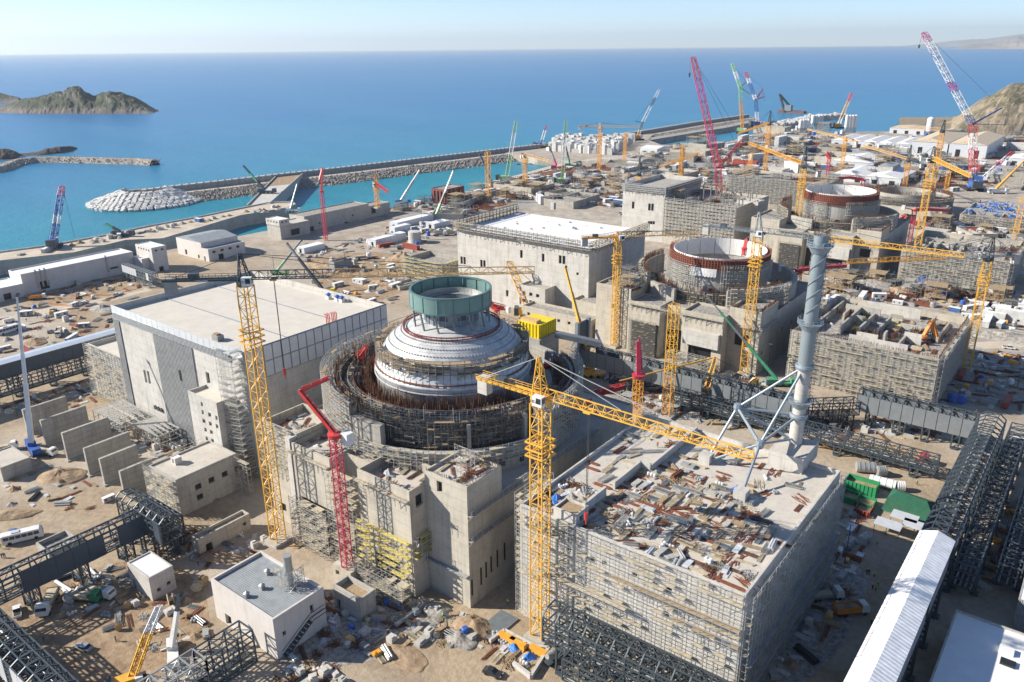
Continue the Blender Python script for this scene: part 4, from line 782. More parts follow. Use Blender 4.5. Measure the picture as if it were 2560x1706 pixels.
# tripod of struts round the chimney
st = thing('strut_tripod', 'frame of blue grey tubular struts bracing the chimney', 'bracing', (-64, 172, RZ))
f1 = Vector((-57.4, 161.3, RZ + .6)); f2 = W(12, 1430, 1310, RZ); top = Vector((chx, chy, zs[2])); mid = Vector((chx, chy, zs[1])); bot = Vector((chx, chy, zc + 1.0))
nA = VD(12, 1960, 1140, f1.lerp(bot, .45)); nB = VD(12, 1740, 780, f2.lerp(bot, .35))
for a, b, r_ in ((f1, nA, .34), (nA, top, .34), (nA, mid, .36), (f2, nB, .34), (nB, top, .34), (nB, mid, .36), (nB, nA, .4), (nB, bot + Vector((-1, -1, 0)), .36), (nA, f2, .3), (nA, bot, .3)):
    mb = MB(); mb.tube(a, b, r_, n=10); mb.obj('strut', 'strut_steel', st, smooth=False)
for c in (nA, nB): mb = MB(); mb.lathe((c.x, c.y), [(.02, c.z-1.1), (.9, c.z-1.0), (1.1, c.z), (.9, c.z+1.0), (.02, c.z+1.1)], 8); mb.obj('strut_node', 'strut_steel', st)
for c in (f1, f2): mb = MB(); mb.box(c.x-1.5, c.y-1.5, RZ, c.x+1.5, c.y+1.5, RZ+2.4); mb.obj('footing', 'concrete_pale', st)
# ---- small buildings at the lower left
ga = building('grey_roof_building', 'small concrete building with grey metal roof and its own steel flue', 'building', -155, -131, 81.2, 95.5, 0, 11.2, 'render_white', 'roof_sheet', [(4, 0.2, 6.5, 3.2)], [(2, 5.2, 3, 6.4), (10, 6.5, 11, 8.5)], .7, .5)
fx, fy = W(6, 1975, 900, 10.5).x, W(6, 1975, 900, 10.5).y
fl = thing('flue', 'stubby steel flue with scaffold cage on the grey roof', 'flue', (fx, fy, 10.5)); mb = MB(); mb.lathe((fx, fy), [(1.0, 10.5), (1.0, 18.3), (1.1, 18.3), (1.1, 18.6), (.05, 18.6)], 20); mb.obj('pipe', 'galvanised', fl)
for a in range(4): u = Vector((math.cos(a*1.57+.4), math.sin(a*1.57+.4), 0)); mb = MB(); mb.bar(Vector((fx, fy, 15.5)) + u*1.1, Vector((fx, fy, 10.6)) + u*3.0, .12); mb.bar(Vector((fx, fy, 13)) + u*1.1, Vector((fx, fy, 10.6)) + u*2.2, .1); mb.obj('guy_strut', 'scaffold_tube', fl)
scaffold('thin scaffold cage round the flue', [(fx-2, fy-1.6), (fx+2, fy-1.6), (fx+2, fy+2)], 10.6, 15, off=.1, depth=1, bay=1.3, lift=1.4, tube=.07, dens=.1, seed=43)
for k, (x, y) in enumerate(((1820, 830), (1785, 930), (1680, 985))): p = W(6, x, y, 10.6); roof_vent(p.x, p.y, 10.5, ('back', 'middle', 'front')[k] + ' vent on the grey metal roof', .75, 'galvanised')
mb = MB(); 
for i in range(9): z = .5 + i*.55; y = 82.5 + i*.9; mb.box(-130.9, y, z, -129.6, y+.9, z+.1)
for s in (-130.9, -129.6): mb.bar((s, 82.5, .5), (s, 91, 5.4), .14); mb.bar((s, 82.5, 1.6), (s, 91, 6.5), .09); mb.bar((s, 91, 5.4), (s, 95, 5.4), .14); mb.bar((s, 91, 6.5), (s, 95, 6.5), .09)
tag(mb.obj('steel_stair', 'steel_dark'), 'dark steel stair against the shaded side of the grey roof building', 'stair')
b1 = W(6, 1010, 860, 7); 
building('plant_cabin', 'small square concrete cabin with pale roof beside the dark gallery', 'building', W(6, 850, 760, 7).x, W(6, 1010, 860, 7).x, W(6, 1010, 860, 7).y, W(6, 1170, 770, 7).y, 0, 7, 'concrete_pale', 'roof_white', [(1.2, 0, 2.8, 3)], [(1.5, 1.8, 2.5, 2.8), (4.2, 2.2, 5.2, 3.2)], .3)
building('low_store', 'low concrete store with a flat roof full of rubble', 'building', W(6, 1260, 590, 5).x, W(6, 1345, 600, 5).x, W(6, 1345, 600, 5).y, W(6, 1680, 410, 5).y, 0, 5, 'concrete_warm', 'rubble', (), [(2, 0, 4, 2.4), (14, 2, 15, 3)], .8)
building('concrete_bin', 'open topped concrete bin at the foot of the crimson mast', 'concrete bin', -135, -125.3, 101.3, 106.2, 0, 6.6, 'concrete', 'timber', [(.8, 0, 2.2, 2.8)], (), 1.4, .5)
building('mast_pedestal', 'concrete pedestal with triangular cutouts under the crimson mast', 'pedestal', -143.5, -136.5, 108.2, 112.5, 0, 5, 'concrete_warm', 'screed', [(1, 2.2, 2.4, 3.6), (3.5, 1, 5, 2.4)], (), .01)
building('yard_cabin', 'flat concrete cabin at the left edge beside the spoil heap', 'cabin', W(6, -160, 40, 5).x, W(6, 70, 85, 5).x, W(6, 0, 110, 5).y, W(6, 70, 85, 5).y + 6, 0, 5, 'concrete', 'screed', [(3, 1.5, 4, 2.5)], (), .3)
building('grit_bunker', 'low roofless bunker behind the dark gallery, near the white bus', 'bunker', W(6, 250, 620, 3).x, W(6, 330, 690, 3).x, W(6, 330, 690, 3).y, W(6, 500, 570, 3).y, 0, 3.2, 'concrete', 'rubble', (), (), 1.2, .4)

# ================================================================== STEEL GALLERIES AND PIPE RACKS
def gallery(label, a, b, w, zb, zt, bay=4.0, steel='steel_dark', panels=None, pm='cladding_slate', roof=None, trestle=16, peak=0.0, levels=1, pskip=0, seed=0, foot=0.0, pipes=0, name='steel_gallery', lean=False):
    """bridge of steel frames from a to b: frames, long members, bracing, trestles, wall panels and roof sheets"""
    a = Vector((a[0], a[1], 0)); b = Vector((b[0], b[1], 0)); d = (b-a); L = d.length; d.normalize(); s = Vector((d.y, -d.x, 0)) * (w/2); up = Vector((0, 0, 1)); r_ = random.Random(seed)
    t = thing(name, label, 'gallery', (a.x, a.y, foot)); n = max(2, round(L / bay)); fr = MB(); br = MB()
    for i in range(n + 1):
        p = a + d * (L * i / n)
        for k in (-1, 1):
            fr.bar(p + s*k + up*zb, p + s*k + up*zt, .32)
            if peak: fr.bar(p + s*k + up*zt, p + s*k*.45 + up*(zt + peak), .3)
        fr.bar(p - s*(.45 if peak else 1) + up*(zt + peak), p + s*(.45 if peak else 1) + up*(zt + peak), .3)
        for q_ in range(levels): z = zb + (zt - zb) * q_ / levels; fr.bar(p - s + up*z, p + s + up*z, .28)
    for k in (-1, 1):
        for q_ in range(levels * 2 + 1): z = zb + (zt - zb) * q_ / (levels * 2); fr.bar(a + s*k + up*z, b + s*k + up*z, .3 if q_ % 2 == 0 else .2)
        for q_ in (.33, .66): fr.bar(a + s*k*q_ + up*(zb), b + s*k*q_ + up*zb, .2)
        if peak: fr.bar(a + s*k*.45 + up*(zt+peak), b + s*k*.45 + up*(zt+peak), .26)
        for i in range(n):
            p, p2 = a + d*(L*i/n), a + d*(L*(i+1)/n)
            if i % 2: br.bar(p + s*k + up*zb, p2 + s*k + up*zt, .16)
            else: br.bar(p + s*k + up*zt, p2 + s*k + up*zb, .16)
    for i in range(n):
        p, p2 = a + d*(L*i/n), a + d*(L*(i+1)/n); z = zt + peak; f_ = .45 if peak else 1
        br.bar(p - s*f_ + up*z, p2 + s*f_ + up*z, .14); br.bar(p + s*f_ + up*z, p2 - s*f_ + up*z, .14); br.bar(p - s + up*zb, p2 + s + up*zb, .14)
    fr.obj('frame', steel, t); br.obj('bracing', steel, t)
    for k in range(pipes):
        o_ = s * (-.7 + 1.4 * k / max(1, pipes-1)); mb = MB(); mb.tube(a + o_ + up*(zb+.45), b + o_ + up*(zb+.45), .22, n=8); mb.obj('pipe', 'galvanised', t)
    m_ = max(1, round(L / trestle)) if trestle else 0
    for i in range(m_ + 1 if trestle else 0):
        p = a + d * (L * (i + .5) / (m_ + 1)); mb = MB()
        for k in (-1, 1):
            for e in (-1.1, 1.1): mb.bar(p + s*k + d*e + up*foot, p + s*k + d*e + up*zb, .42)
            mb.box((p + s*k).x - .9, (p + s*k).y - .9, foot, (p + s*k).x + .9, (p + s*k).y + .9, foot + .5)
        h = zb - foot; ns = max(1, round(h / 3.2))
        for q_ in range(ns):
            z0, z1 = foot + h*q_/ns, foot + h*(q_+1)/ns
            for e in (-1.1, 1.1): mb.bar(p - s + d*e + up*z0, p + s + d*e + up*z1, .18); mb.bar(p + s + d*e + up*z0, p - s + d*e + up*z1, .18); mb.bar(p - s + d*e + up*z1, p + s + d*e + up*z1, .2)
            for k in (-1, 1): mb.bar(p + s*k - d*1.1 + up*z0, p + s*k + d*1.1 + up*z1, .16)
        mb.obj('trestle', steel, t)
    for k in (panels or ()):
        for i in range(n):
            if r_.random() < pskip: continue
            p, p2 = a + d*(L*i/n + .12), a + d*(L*(i+1)/n - .12); o_ = s*k*1.0 + (s.normalized()*k*.14); e = s.normalized()*k*.12; z0, z1 = zb - .15, zt + .1
            mb = MB(); mb.add([p+o_+up*z0, p2+o_+up*z0, p2+o_+up*z1, p+o_+up*z1, p+o_+e+up*z0, p2+o_+e+up*z0, p2+o_+e+up*z1, p+o_+e+up*z1], [(0,3,2,1),(4,5,6,7),(0,1,5,4),(1,2,6,5),(2,3,7,6),(3,0,4,7)]); mb.obj('side_panel', pm, t)
    if roof:
        rm, i0, i1, rise = roof; ov = s * 1.12; step = 2
        for i in range(int(i0*n), int(i1*n), step):
            p, p2 = a + d*(L*i/n), a + d*(L*min(n, i+step)/n - .06); z = zt + peak + .2
            for k in (-1, 1):
                mb = MB(); th_ = up*.14; q0, q1 = p + ov*k, p2 + ov*k
                mb.add([q0 + up*z, q1 + up*z, p2 + up*(z+rise), p + up*(z+rise), q0 + up*z - th_, q1 + up*z - th_, p2 + up*(z+rise) - th_, p + up*(z+rise) - th_], [(0,1,2,3),(7,6,5,4),(0,4,5,1),(1,5,6,2),(2,6,7,3),(3,7,4,0)]); mb.obj('roof_sheet', rm, t)
    return t
gallery('white roofed dark gallery on lattice trestles at the left edge', (-339.5, 50), (-339.5, 157), 6.5, 9.2, 14.8, 4, 'steel_dark', (1,), 'cladding_slate', ('galvanised_sheet', 0, 1, .35), 15, 0, 1, 0, 1)
gallery('green tinted lattice pipe bridge under the white roofed gallery', (-335, 52), (-335, 154), 4, 3.0, 8.6, 4, 'steel_dark', None, trestle=0, levels=2, seed=2, pipes=3)
gallery('dark panelled gallery crossing the lower left yard', (-195, 14), (-195, 86), 5, 6.6, 12.2, 4, 'steel_dark', (1,), 'cladding_slate', None, 15, 1.0, 2, .28, 3, pipes=2)
gallery('short cross gallery with white and slate panels at the lower left corner node', (-206, 87.5), (-183.5, 87.5), 5.5, 7.0, 13.2, 3.4, 'steel_dark', (1,), 'cladding_slate', None, 9, 1.2, 2, .55, 4)
gallery('open steel pipe rack joining the node from the left', (-206, 92), (-188, 92), 3, 4, 10, 3, 'steel_dark', None, trestle=7, levels=3, seed=14)
gallery('heavy steel gallery skeleton in the bottom left corner', (-186, 42.5), (-118, 42.5), 6.5, 6.0, 12.0, 3.6, 'steel_dark', (1,), 'panel_white', None, 12, 1.0, 3, .45, 5, pipes=3)
gallery('bare pale grey truss bridge at the bottom centre left', (-137, 44), (-137, 66.5), 5, 5.5, 9.0, 3.2, 'galvanised', None, trestle=0, levels=1, seed=6)
gallery('braced steel tower frame beside the grey roof building', (-137, 66.5), (-137, 78), 5, 0.2, 8.8, 3.6, 'steel_dark', None, trestle=0, levels=3, seed=7)
gallery('large dark steel pipe gallery along the foot of the scaffolded front', (-82.5, 119.6), (-24, 119.6), 6.6, 6.5, 12.8, 3.4, 'steel_dark', None, 'cladding_slate', None, 11, 1.6, 3, 0, 8, pipes=4)
gallery('dark lower pipe rack outside the large gallery', (-74, 113.6), (-24, 113.6), 4, 4.0, 9.5, 4.2, 'steel_dark', None, trestle=12, levels=2, seed=9, pipes=3)
gallery('gallery with white corrugated roof along the right side street', (-19.5, 104), (-19.5, 192.5), 7.0, 12.4, 17.9, 4, 'steel_dark', (-1, 1), 'cladding_grey', ('corrugated_roof', 0, 1, 1.4), 14, 0, 1, .1, 10)
gallery('open dark steel gallery skeleton continuing the white roof', (-19.5, 193.5), (-19.5, 276), 7.4, 10.0, 17.4, 3.6, 'steel_dark', None, 'cladding_grey', None, 12, 1.6, 2, 0, 11, pipes=3)
gallery('dark tangle of pipe rack right of the open gallery', (-12.5, 196), (-12.5, 292), 5, 4.0, 10.5, 4, 'steel_dark', None, trestle=12, levels=3, seed=12, pipes=4)
gallery('second dark pipe rack at the right edge', (-4, 205), (-4, 262), 5, 3.0, 8.5, 4, 'steel_dark', None, trestle=12, levels=2, seed=13, pipes=3)
gallery('long grey panelled gallery behind the chimney building', (-172, 265.5), (-79, 265.5), 6, 5.0, 11.4, 4.2, 'steel_dark', (-1, 1), 'cladding_grey', None, 15, 1.4, 1, .05, 15)
gallery('grey panelled gallery right of the chimney', (-62, 286), (-24.5, 286), 6.4, 5.4, 11.6, 3.6, 'steel_dark', (-1, 1), 'cladding_grey', None, 12, 1.4, 1, 0, 16)
gallery('dark open pipe rack below the panelled galleries', (-125, 257), (-30, 257), 5, 3.0, 7.5, 4, 'steel_dark', None, trestle=14, levels=2, seed=17, pipes=3)
gallery('open link frame between the two panelled galleries', (-79, 268), (-62, 283), 5, 4.5, 9.5, 3.6, 'steel_dark', None, trestle=9, levels=2, seed=18)
gallery('slim inclined looking conveyor frame on the pump hall quay', W(3, 850, 300, 6)[:2], W(3, 1050, 390, 4)[:2], 4, 4.5, 8.5, 3, 'steel_grey', (1,), 'panel_white', None, 9, .6, 1, .3, 19)
# pale yellow dismantled jib lying behind the chimney, slate portal
t = thing('slate_portal', 'upright slate blue steel panel frame beside the yellow cabin', 'steel frame', (W(4, 1690, 990, 0).x, W(4, 1690, 990, 0).y, 0)); pp = W(4, 1700, 1000, 0); zt_ = UPZ(4, 1690, 640, pp)
for dx in (0, 7): mb = MB(); mb.box(pp.x - 3 + dx*.0, pp.y - 9 + dx*1.2, 0, pp.x - 1.6, pp.y - 7.4 + dx*1.2, zt_); mb.obj('post', 'strut_steel', t)
mb = MB(); mb.box(pp.x - 2.8, pp.y - 8, 4, pp.x - 2.2, pp.y + 1, zt_ - .6); mb.obj('panel', 'cladding_slate', t)
# building at the bottom right, glazed shed on the edge
p0 = W(8, 1880, 1070, 9); building('flat_roof_workshop', 'pale flat roofed workshop in the bottom right corner', 'building', p0.x, p0.x + 40, p0.y - 62, p0.y, 0, 9, 'concrete', 'roof_white', (), (), .5)
for k, (x, y) in enumerate(((2220, 1360), (2230, 1440))): p = W(8, x, y, 8.6); mb = MB(); mb.box(p.x-1.4, p.y-1, 8.5, p.x+1.4, p.y+1, 9.3 - k*.3); tag(mb.obj('skylight', 'paint_white' if k == 0 else 'dark_opening'), ('raised white', 'small dark')[k] + ' roof hatch on the bottom right workshop', 'hatch')
p0 = W(8, 2290, 1050, 6); building('sheet_shed', 'shed of pale blue corrugated sheet at the right edge', 'shed', p0.x, p0.x + 14, p0.y, p0.y + 38, 0, 8, 'container_grey', 'corrugated_roof', (), (), .05)

# ================================================================== UNITS TWO, THREE AND FOUR
def reactor(dy, word, zr, band, zb, seed):
    c = (-144.3, 161 + dy); C = Vector((c[0], c[1], 0)); r_ = random.Random(seed)
    t = thing('reactor_building', word + ' reactor building, open cylinder with a rust red reinforcement band', 'building', (c[0], c[1], 0))
    mb = MB(); mb.lathe(c, [(22.2, 0), (22.2, zr - band), (21.2, zr - band), (21.2, 20), (.1, 20)], 72); mb.obj('containment_wall', 'concrete', t)
    for i in range(18):
        mb = MB(); mb.lathe(c, [(20.85, zr - band - 3), (21.05, zr - band - 3), (21.05, zr + .3), (20.85, zr + .3), (20.85, zr - band - 3)], 4, R(20*i + .3), R(20*i + 19.7)); mb.obj('liner_plate', 'liner_white', t)
    mb = MB(); mb.lathe(c, [(21.4, zr - band), (22.5, zr - band), (22.5, zr - .3), (21.4, zr - .3)], 72); mb.obj('reinforcement_core', 'red_frame', t)
    mb = MB()
    for i in range(110): a = 2*math.pi*i/110; u = Vector((math.cos(a), math.sin(a), 0)); mb.bar(C + u*22.7 + Vector((0, 0, zr - band - .5)), C + u*22.7 + Vector((0, 0, zr + r_.uniform(0, 1.1))), .24)
    for z in range(5): mb.lathe(c, [(22.65, zr - band + band*z/4.6), (22.85, zr - band + band*z/4.6), (22.85, zr - band + band*z/4.6 + .18), (22.65, zr - band + band*z/4.6 + .18)], 72)
    mb.obj('reinforcement_cage', 'rust', t, kind='stuff')
    mb = MB(); u = Vector((math.cos(R(286)), math.sin(R(286)), 0)); mb.tube(C + u*22.0 + Vector((0, 0, zb + 2.4)), C + u*22.6 + Vector((0, 0, zb + 2.4)), 1.7, n=24); mb.obj('hatch_opening', 'dark_opening', t)
    mb = MB(); mb.tube(C + u*21.9 + Vector((0, 0, zb + 2.4)), C + u*22.5 + Vector((0, 0, zb + 2.4)), 2.2, n=24); mb.obj('hatch_frame', 'concrete_pale', t)
    def B_(x0, x1, y0, y1, z1, front=(), rside=(), par=1.0): building('', '', '', x0, x1, y0 + dy, y1 + dy, 0, z1, 'concrete_warm', 'rubble', front, rside, par, .5, parent=t, wname='base_block')
    B_(-121.1, -107.6, 121, 140, zb + 3.5, [(3, 12, 9, 17)], [(4, 8, 6, 10)], 1.2); B_(-139.5, -121.2, 115.6, 130, zb, [(3.5, 0, 14, 9.5)]); B_(-150.2, -139.6, 121, 130, zb - 1, [(1, 0, 9.5, 13)]); B_(-166, -150.3, 115.7, 130, zb - .5, [(2.2, 0, 15.2, 15)]); B_(-184, -166.1, 117.8, 150, zb + 4, [(8, 18, 10, 20)])
    B_(-184, -126.1, 130.1, 152, zb - 3); B_(-126, -107.8, 140.1, 192, zb - 1, (), [(8, 12, 10, 14), (20, 12, 22, 14), (34, 13, 36, 15)])
    mb = MB(); mb.box(-138, 113.6 + dy, 10.5, -122, 115.5 + dy, 17); mb.obj('beam_block', 'concrete_pale', t)
    for i, (a0, a1, h) in enumerate(((165, 230, zb + 8), (236, 262, zb + 5), (300, 345, zb + 7), (-10, 70, zb + 6))): ringseg(33.5, 35.2, zb - 4, h, a0, a1, 'concrete_raw', 'ring_wall', 24, t, c)
    starters(t, arc(34.3, 165, 230, 24, c), zb + 7.8, 3.2, 4, seed=seed, sp=.5, th=.09); starters(t, arc(34.3, 300, 345, 20, c), zb + 6.8, 2.6, 4, seed=seed+1, sp=.5, th=.09); starters(t, arc(29, 215, 300, 30, c), zb - 1, 7, 4, seed=seed+2, sp=.5, th=.09)
    starters(t, [(-121, 122 + dy), (-108, 122 + dy), (-108, 139 + dy)], zb + 3, 2.2, 4, seed=seed+3, sp=.6, th=.09)
    nm = word + ' reactor'
    scaffold('scaffold band hugging the cylinder below the red band of the ' + nm, arc(22.4, 180, 268, 30, c), zb + 4, zr - band + .5, off=.3, bay=2.2, lift=1.8, tube=.13, tm='scaffold_tube', dens=.25, deck='plank', seed=seed+12)
    scaffold('hanging walkway right of the hatch of the ' + nm, arc(22.4, 296, 372, 26, c), zb + 5, zr - band + 1.5, off=.3, bay=2.0, lift=1.7, tube=.13, tm='scaffold_tube', dens=.3, deck='plank', seed=seed+13)
    starters(t, arc(25, 200, 350, 40, c), zb - 2, 4.5, 2, seed=seed+14, sp=.7, th=.1)
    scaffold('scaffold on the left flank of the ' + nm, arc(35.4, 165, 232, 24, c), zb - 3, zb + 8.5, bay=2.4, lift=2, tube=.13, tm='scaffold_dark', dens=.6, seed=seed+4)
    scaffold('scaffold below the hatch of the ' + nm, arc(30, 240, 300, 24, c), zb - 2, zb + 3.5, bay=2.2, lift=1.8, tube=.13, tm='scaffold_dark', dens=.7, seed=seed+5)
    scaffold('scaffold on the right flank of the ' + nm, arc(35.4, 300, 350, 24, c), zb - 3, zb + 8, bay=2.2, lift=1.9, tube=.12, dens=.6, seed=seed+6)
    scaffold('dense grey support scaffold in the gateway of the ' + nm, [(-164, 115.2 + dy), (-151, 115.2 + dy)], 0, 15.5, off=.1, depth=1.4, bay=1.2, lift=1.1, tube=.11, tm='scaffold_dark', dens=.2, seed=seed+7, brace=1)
    scaffold('walkway along the block tops in front of the ' + nm, [(-166, 115.6 + dy), (-121, 115.6 + dy)], zb - 3.6, zb - 1.6, off=.1, bay=2.4, lift=2, tube=.12, dens=1, seed=seed+8)
    scaffold('grey support scaffold heaped in front of the ' + nm, [(-142, 112 + dy), (-120, 112 + dy)], 0, 7.5, depth=4, bay=1.6, lift=1.6, tube=.12, dens=.3, seed=seed+9, brace=1)
    scaffold('upper walkway on the corner tower of the ' + nm, [(-121.1, 121 + dy), (-107.6, 121 + dy), (-107.6, 140 + dy)], zb - 6, zb - 4, off=.1, bay=2.4, lift=2, tube=.12, dens=1, seed=seed+10)
    return t, c
r2, c2 = reactor(183, 'second', 41.5, 4.6, 24.5, 60)
r3, c3 = reactor(366, 'third', 43.0, 6.0, 24.5, 80)
# white sheets hanging on the second reactor
mb = MB(); pts = arc(23.1, 262, 291, 26, c2)
for i in range(26):
    a, b = pts[i], pts[i+1]; k = (i % 3) * .25; mb.add([(a[0], a[1], 37.5), (b[0], b[1], 37.5), (b[0] + .2*k, b[1] - .4, 33.6 + ((i+1) % 3)*.25), (a[0] + .2*k, a[1] - .4, 33.6 + k)], [(0, 1, 2, 3)])
tag(mb.obj('hanging_sheet', 'tarp_white'), 'crumpled white sheet hanging below the red band of the second reactor', 'sheet')
# turbine halls two and three
t2o = [opY(16, x, y, 1.7, 4.2, 318.5, -284) for x, y in ((235, 745), (267, 750), (450, 782), (483, 787), (885, 678), (1122, 718), (1308, 738), (1348, 743))] + [opY(16, 1497, 893, 1.4, 1.4, 318.5, -284)]
t2 = building('turbine_hall', 'second turbine hall with snow white roof and steel railing edge', 'building', -284, -199.5, 318.5, 374, 0, 38, 'concrete_pale', 'roof_white', t2o, [(14, 6, 16, 8), (17.5, 6, 18.5, 8), (20, 6, 21, 8)], .4)
scaffold('railed scaffold walkway round the roof edge of the second turbine hall', [(-284, 374), (-284, 318.5), (-199.5, 318.5), (-199.5, 374)], 36.5, 41.5, off=.1, depth=2.2, bay=2.6, lift=1.7, tube=.16, tm='scaffold_dark', dens=.9, deck='plank', seed=101, top=1.5)
mb = MB()
for y in [320 + i*3.2 for i in range(17)]: mb.bar((-283.4, y, 37.6), (-283.4, y, 43), .3)
mb.bar((-283.4, 320, 43), (-283.4, 373, 43), .25); mb.bar((-283.4, 320, 40.5), (-283.4, 373, 40.5), .2); mb.obj('steel_edge', 'steel_dark', t2)
q = random.Random(5)
for k in range(26):
    p = W(16, q.uniform(420, 1800), q.uniform(190, 420), 37.7)
    if -280 < p.x < -203 and 322 < p.y < 371:
        mb = MB(); s_ = q.uniform(.4, 1.1); mb.box(p.x-s_, p.y-s_*.7, 37.61, p.x+s_, p.y+s_*.7, 37.61 + s_*.8); tag(mb.obj('roof_bundle', q.choice(['tarp_white', 'panel_white', 'steel_grey', 'rust'])), 'small bundle of roofing goods on the snow white roof', 'bundle', 'bundles on the white hall roof')
mb = MB(); p = W(16, 1232, 190, 37.6); mb.box(p.x-1.2, p.y-1.2, 37.6, p.x+1.2, p.y+1.2, 41.6); tag(mb.obj('roof_stack', 'concrete_pale'), 'single square concrete stack at the back of the snow white roof', 'stack')
building('stair_annex', 'white annex with two rows of windows in front of the second turbine hall', 'building', -235, -219, 309.5, 318.4, 0, 17, 'concrete_pale', 'concrete_raw', [(2+i*4.2, z, 4+i*4.2, z+1.8) for i in range(3) for z in (8, 12)], (), .8)
building('low_annex', 'low raw concrete annex between second hall and second reactor', 'building', -226, -186, 300, 309.4, 0, 10, 'concrete_warm', 'rubble', [(3+i*6, 5.5, 4.6+i*6, 7) for i in range(6)], (), 1)
building('low_annex', 'raw concrete annex left of the second reactor gateway', 'building', -203, -185, 309.6, 330, 0, 15, 'concrete_warm', 'rubble', [(3, 8, 4.5, 9.5), (8, 4.5, 9.5, 6), (12, 8, 13.5, 9.5)], (), 1)
t3 = building('turbine_hall', 'third turbine hall with finished pale left part', 'building', -285, -252, 498, 555, 0, 38, 'concrete_pale', 'concrete_raw', [opY(10, x, y, 2, 5, 498, -285) for x, y in ((322, 293), (450, 308), (474, 309))] + [opY(10, x, y, 1.8, 2.2, 498, -285) for x, y in ((447, 430), (465, 430), (484, 431))], (), 3)
building('turbine_hall_bay', 'raw scaffolded bays of the third turbine hall', 'building', -251.9, -200, 498, 555, 0, 30, 'concrete_warm', 'rubble', (), (), 2)
scaffold('banded shuttering scaffold round the top of the third turbine hall', [(-285, 498), (-252, 498), (-252, 555)], 33, 38.5, off=.1, bay=3, lift=1.4, tube=.22, dens=1, deck='scaffold_tube', seed=111)
scaffold('broad grey scaffold on the raw bays of the third turbine hall', [(-252, 498), (-200, 498)], 6, 31, off=.3, bay=2.6, lift=2.2, tube=.2, dens=.5, seed=112)
q = random.Random(15)
mb = MB()
for i in range(34): x, y = q.uniform(-250, -202), q.uniform(500, 553); mb.bar((x, y, 28), (x, y, q.uniform(31, 36)), .6)
tag(mb.obj('column_stubs', 'scaffold_dark'), 'forest of dark column stubs on the third turbine hall', 'columns', kind='stuff')
building('turbine_hall', 'far fourth turbine hall, half built and banded with shuttering', 'building', -285, -200, 682, 735, 0, 20, 'concrete_warm', 'rubble', (), (), 2)
scaffold('banded scaffold on the half built fourth turbine hall', [(-285, 682), (-200, 682)], 0, 21, bay=4, lift=2.2, tube=.26, dens=.7, seed=113)
# open topped auxiliary buildings
def aux(dy, word, z1, seed, blue=False):
    r_ = random.Random(seed); y0, y1 = 126.8 + dy, 186.5 + dy
    t = building('auxiliary_building', word + ' auxiliary building, open topped with cell walls and rust bars', 'building', -96.5, -42.2, y0, y1, 0, z1, 'concrete_warm', 'rubble', [(q_, 4, q_ + 2, 6) for q_ in (14, 19, 39, 46)], (), 3.0, .8)
    mb = MB(); wl = []
    for k in range(9): x = -92 + k * 5.6 + r_.uniform(-1, 1); a, b = sorted((r_.uniform(y0+2, y1-3), r_.uniform(y0+2, y1-3))); wl.append(((x, a), (x, b)))
    for k in range(10): y = y0 + 4 + k * 5.6; a, b = sorted((r_.uniform(-95, -44), r_.uniform(-95, -44))); wl.append(((a, y), (b, y)))
    for (a, b) in wl: mb = MB(); h = r_.uniform(2, 5); mb.bar((a[0], a[1], z1 - 3 + h/2), (b[0], b[1], z1 - 3 + h/2), .8, h, True); mb.obj('cell_wall', r_.choice(['concrete_pale', 'concrete', 'concrete_raw']), t)
    for k in range(6):
        x, y = r_.uniform(-92, -52), r_.uniform(y0 + 3, y1 - 12); starters(t, [(x, y), (x + r_.uniform(4, 9), y), (x + 8, y + r_.uniform(3, 10))], z1 - 3, 3.2, 5, seed=seed+k, sp=.8, th=.1)
    for k in range(14):
        x, y = r_.uniform(-93, -48), r_.uniform(y0 + 2, y1 - 6); mb = MB(); mb.box(x, y, z1 - 2.99, x + r_.uniform(2, 6), y + r_.uniform(2, 6), z1 - 2.9 + r_.uniform(.1, 1.6)); mb.obj('formwork', r_.choice(['plank', 'plank_yellow', 'rust', 'timber', 'tarp_grey', 'plywood']) if not blue else r_.choice(['tarp_blue', 'paint_blue', 'rust']), t)
    starters(t, [(-96, y0 + .5), (-42.6, y0 + .5), (-42.6, y1)], z1 - .2, 1.8, 2, seed=seed+9, sp=.7, th=.1)
    scaffold('tube scaffold on the lit front of the ' + word + ' auxiliary building', [(-96.5, y0), (-42.2, y0)], 0, z1, bay=2.2, lift=1.9, tube=.12, dens=.45, seed=seed+10)
    scaffold('tube scaffold on the shaded side of the ' + word + ' auxiliary building', [(-42.2, y0), (-42.2, y1)], 3, z1 + .5, bay=2.4, lift=1.9, tube=.12, dens=.35, seed=seed+11)
    return t
a2 = aux(183, 'second', 21, 120); a3 = aux(366, 'third', 19, 140); a4 = aux(549, 'fourth, blue sheeted', 9, 160, True)
mb = MB(); rr_ = random.Random(8)
for i in range(160): x, y = rr_.uniform(-95, -44), rr_.uniform(677, 734); mb.bar((x, y, 9.5), (x + rr_.uniform(-5, 5), y + rr_.uniform(-5, 5), rr_.uniform(9, 12.5)), .5)
tag(mb.obj('blue_shoring', 'tarp_blue'), 'tangle of blue shoring beams on the fourth auxiliary building', 'shoring', kind='stuff')
c4 = (-144, 710); t4 = thing('reactor_building', 'fourth reactor building, a low dark ring still near the ground', 'building', (c4[0], c4[1], 0))
for r0_, r1_, h in ((33, 36, 14), (20.5, 22.5, 17)): ringseg(r0_, r1_, 0, h, 0, 360, 'concrete_raw', 'ring_wall', 64, t4, c4); starters(t4, arc((r0_ + r1_)/2, 0, 360, 60, c4), h, 3, 4, seed=int(h), sp=1.0, th=.15)
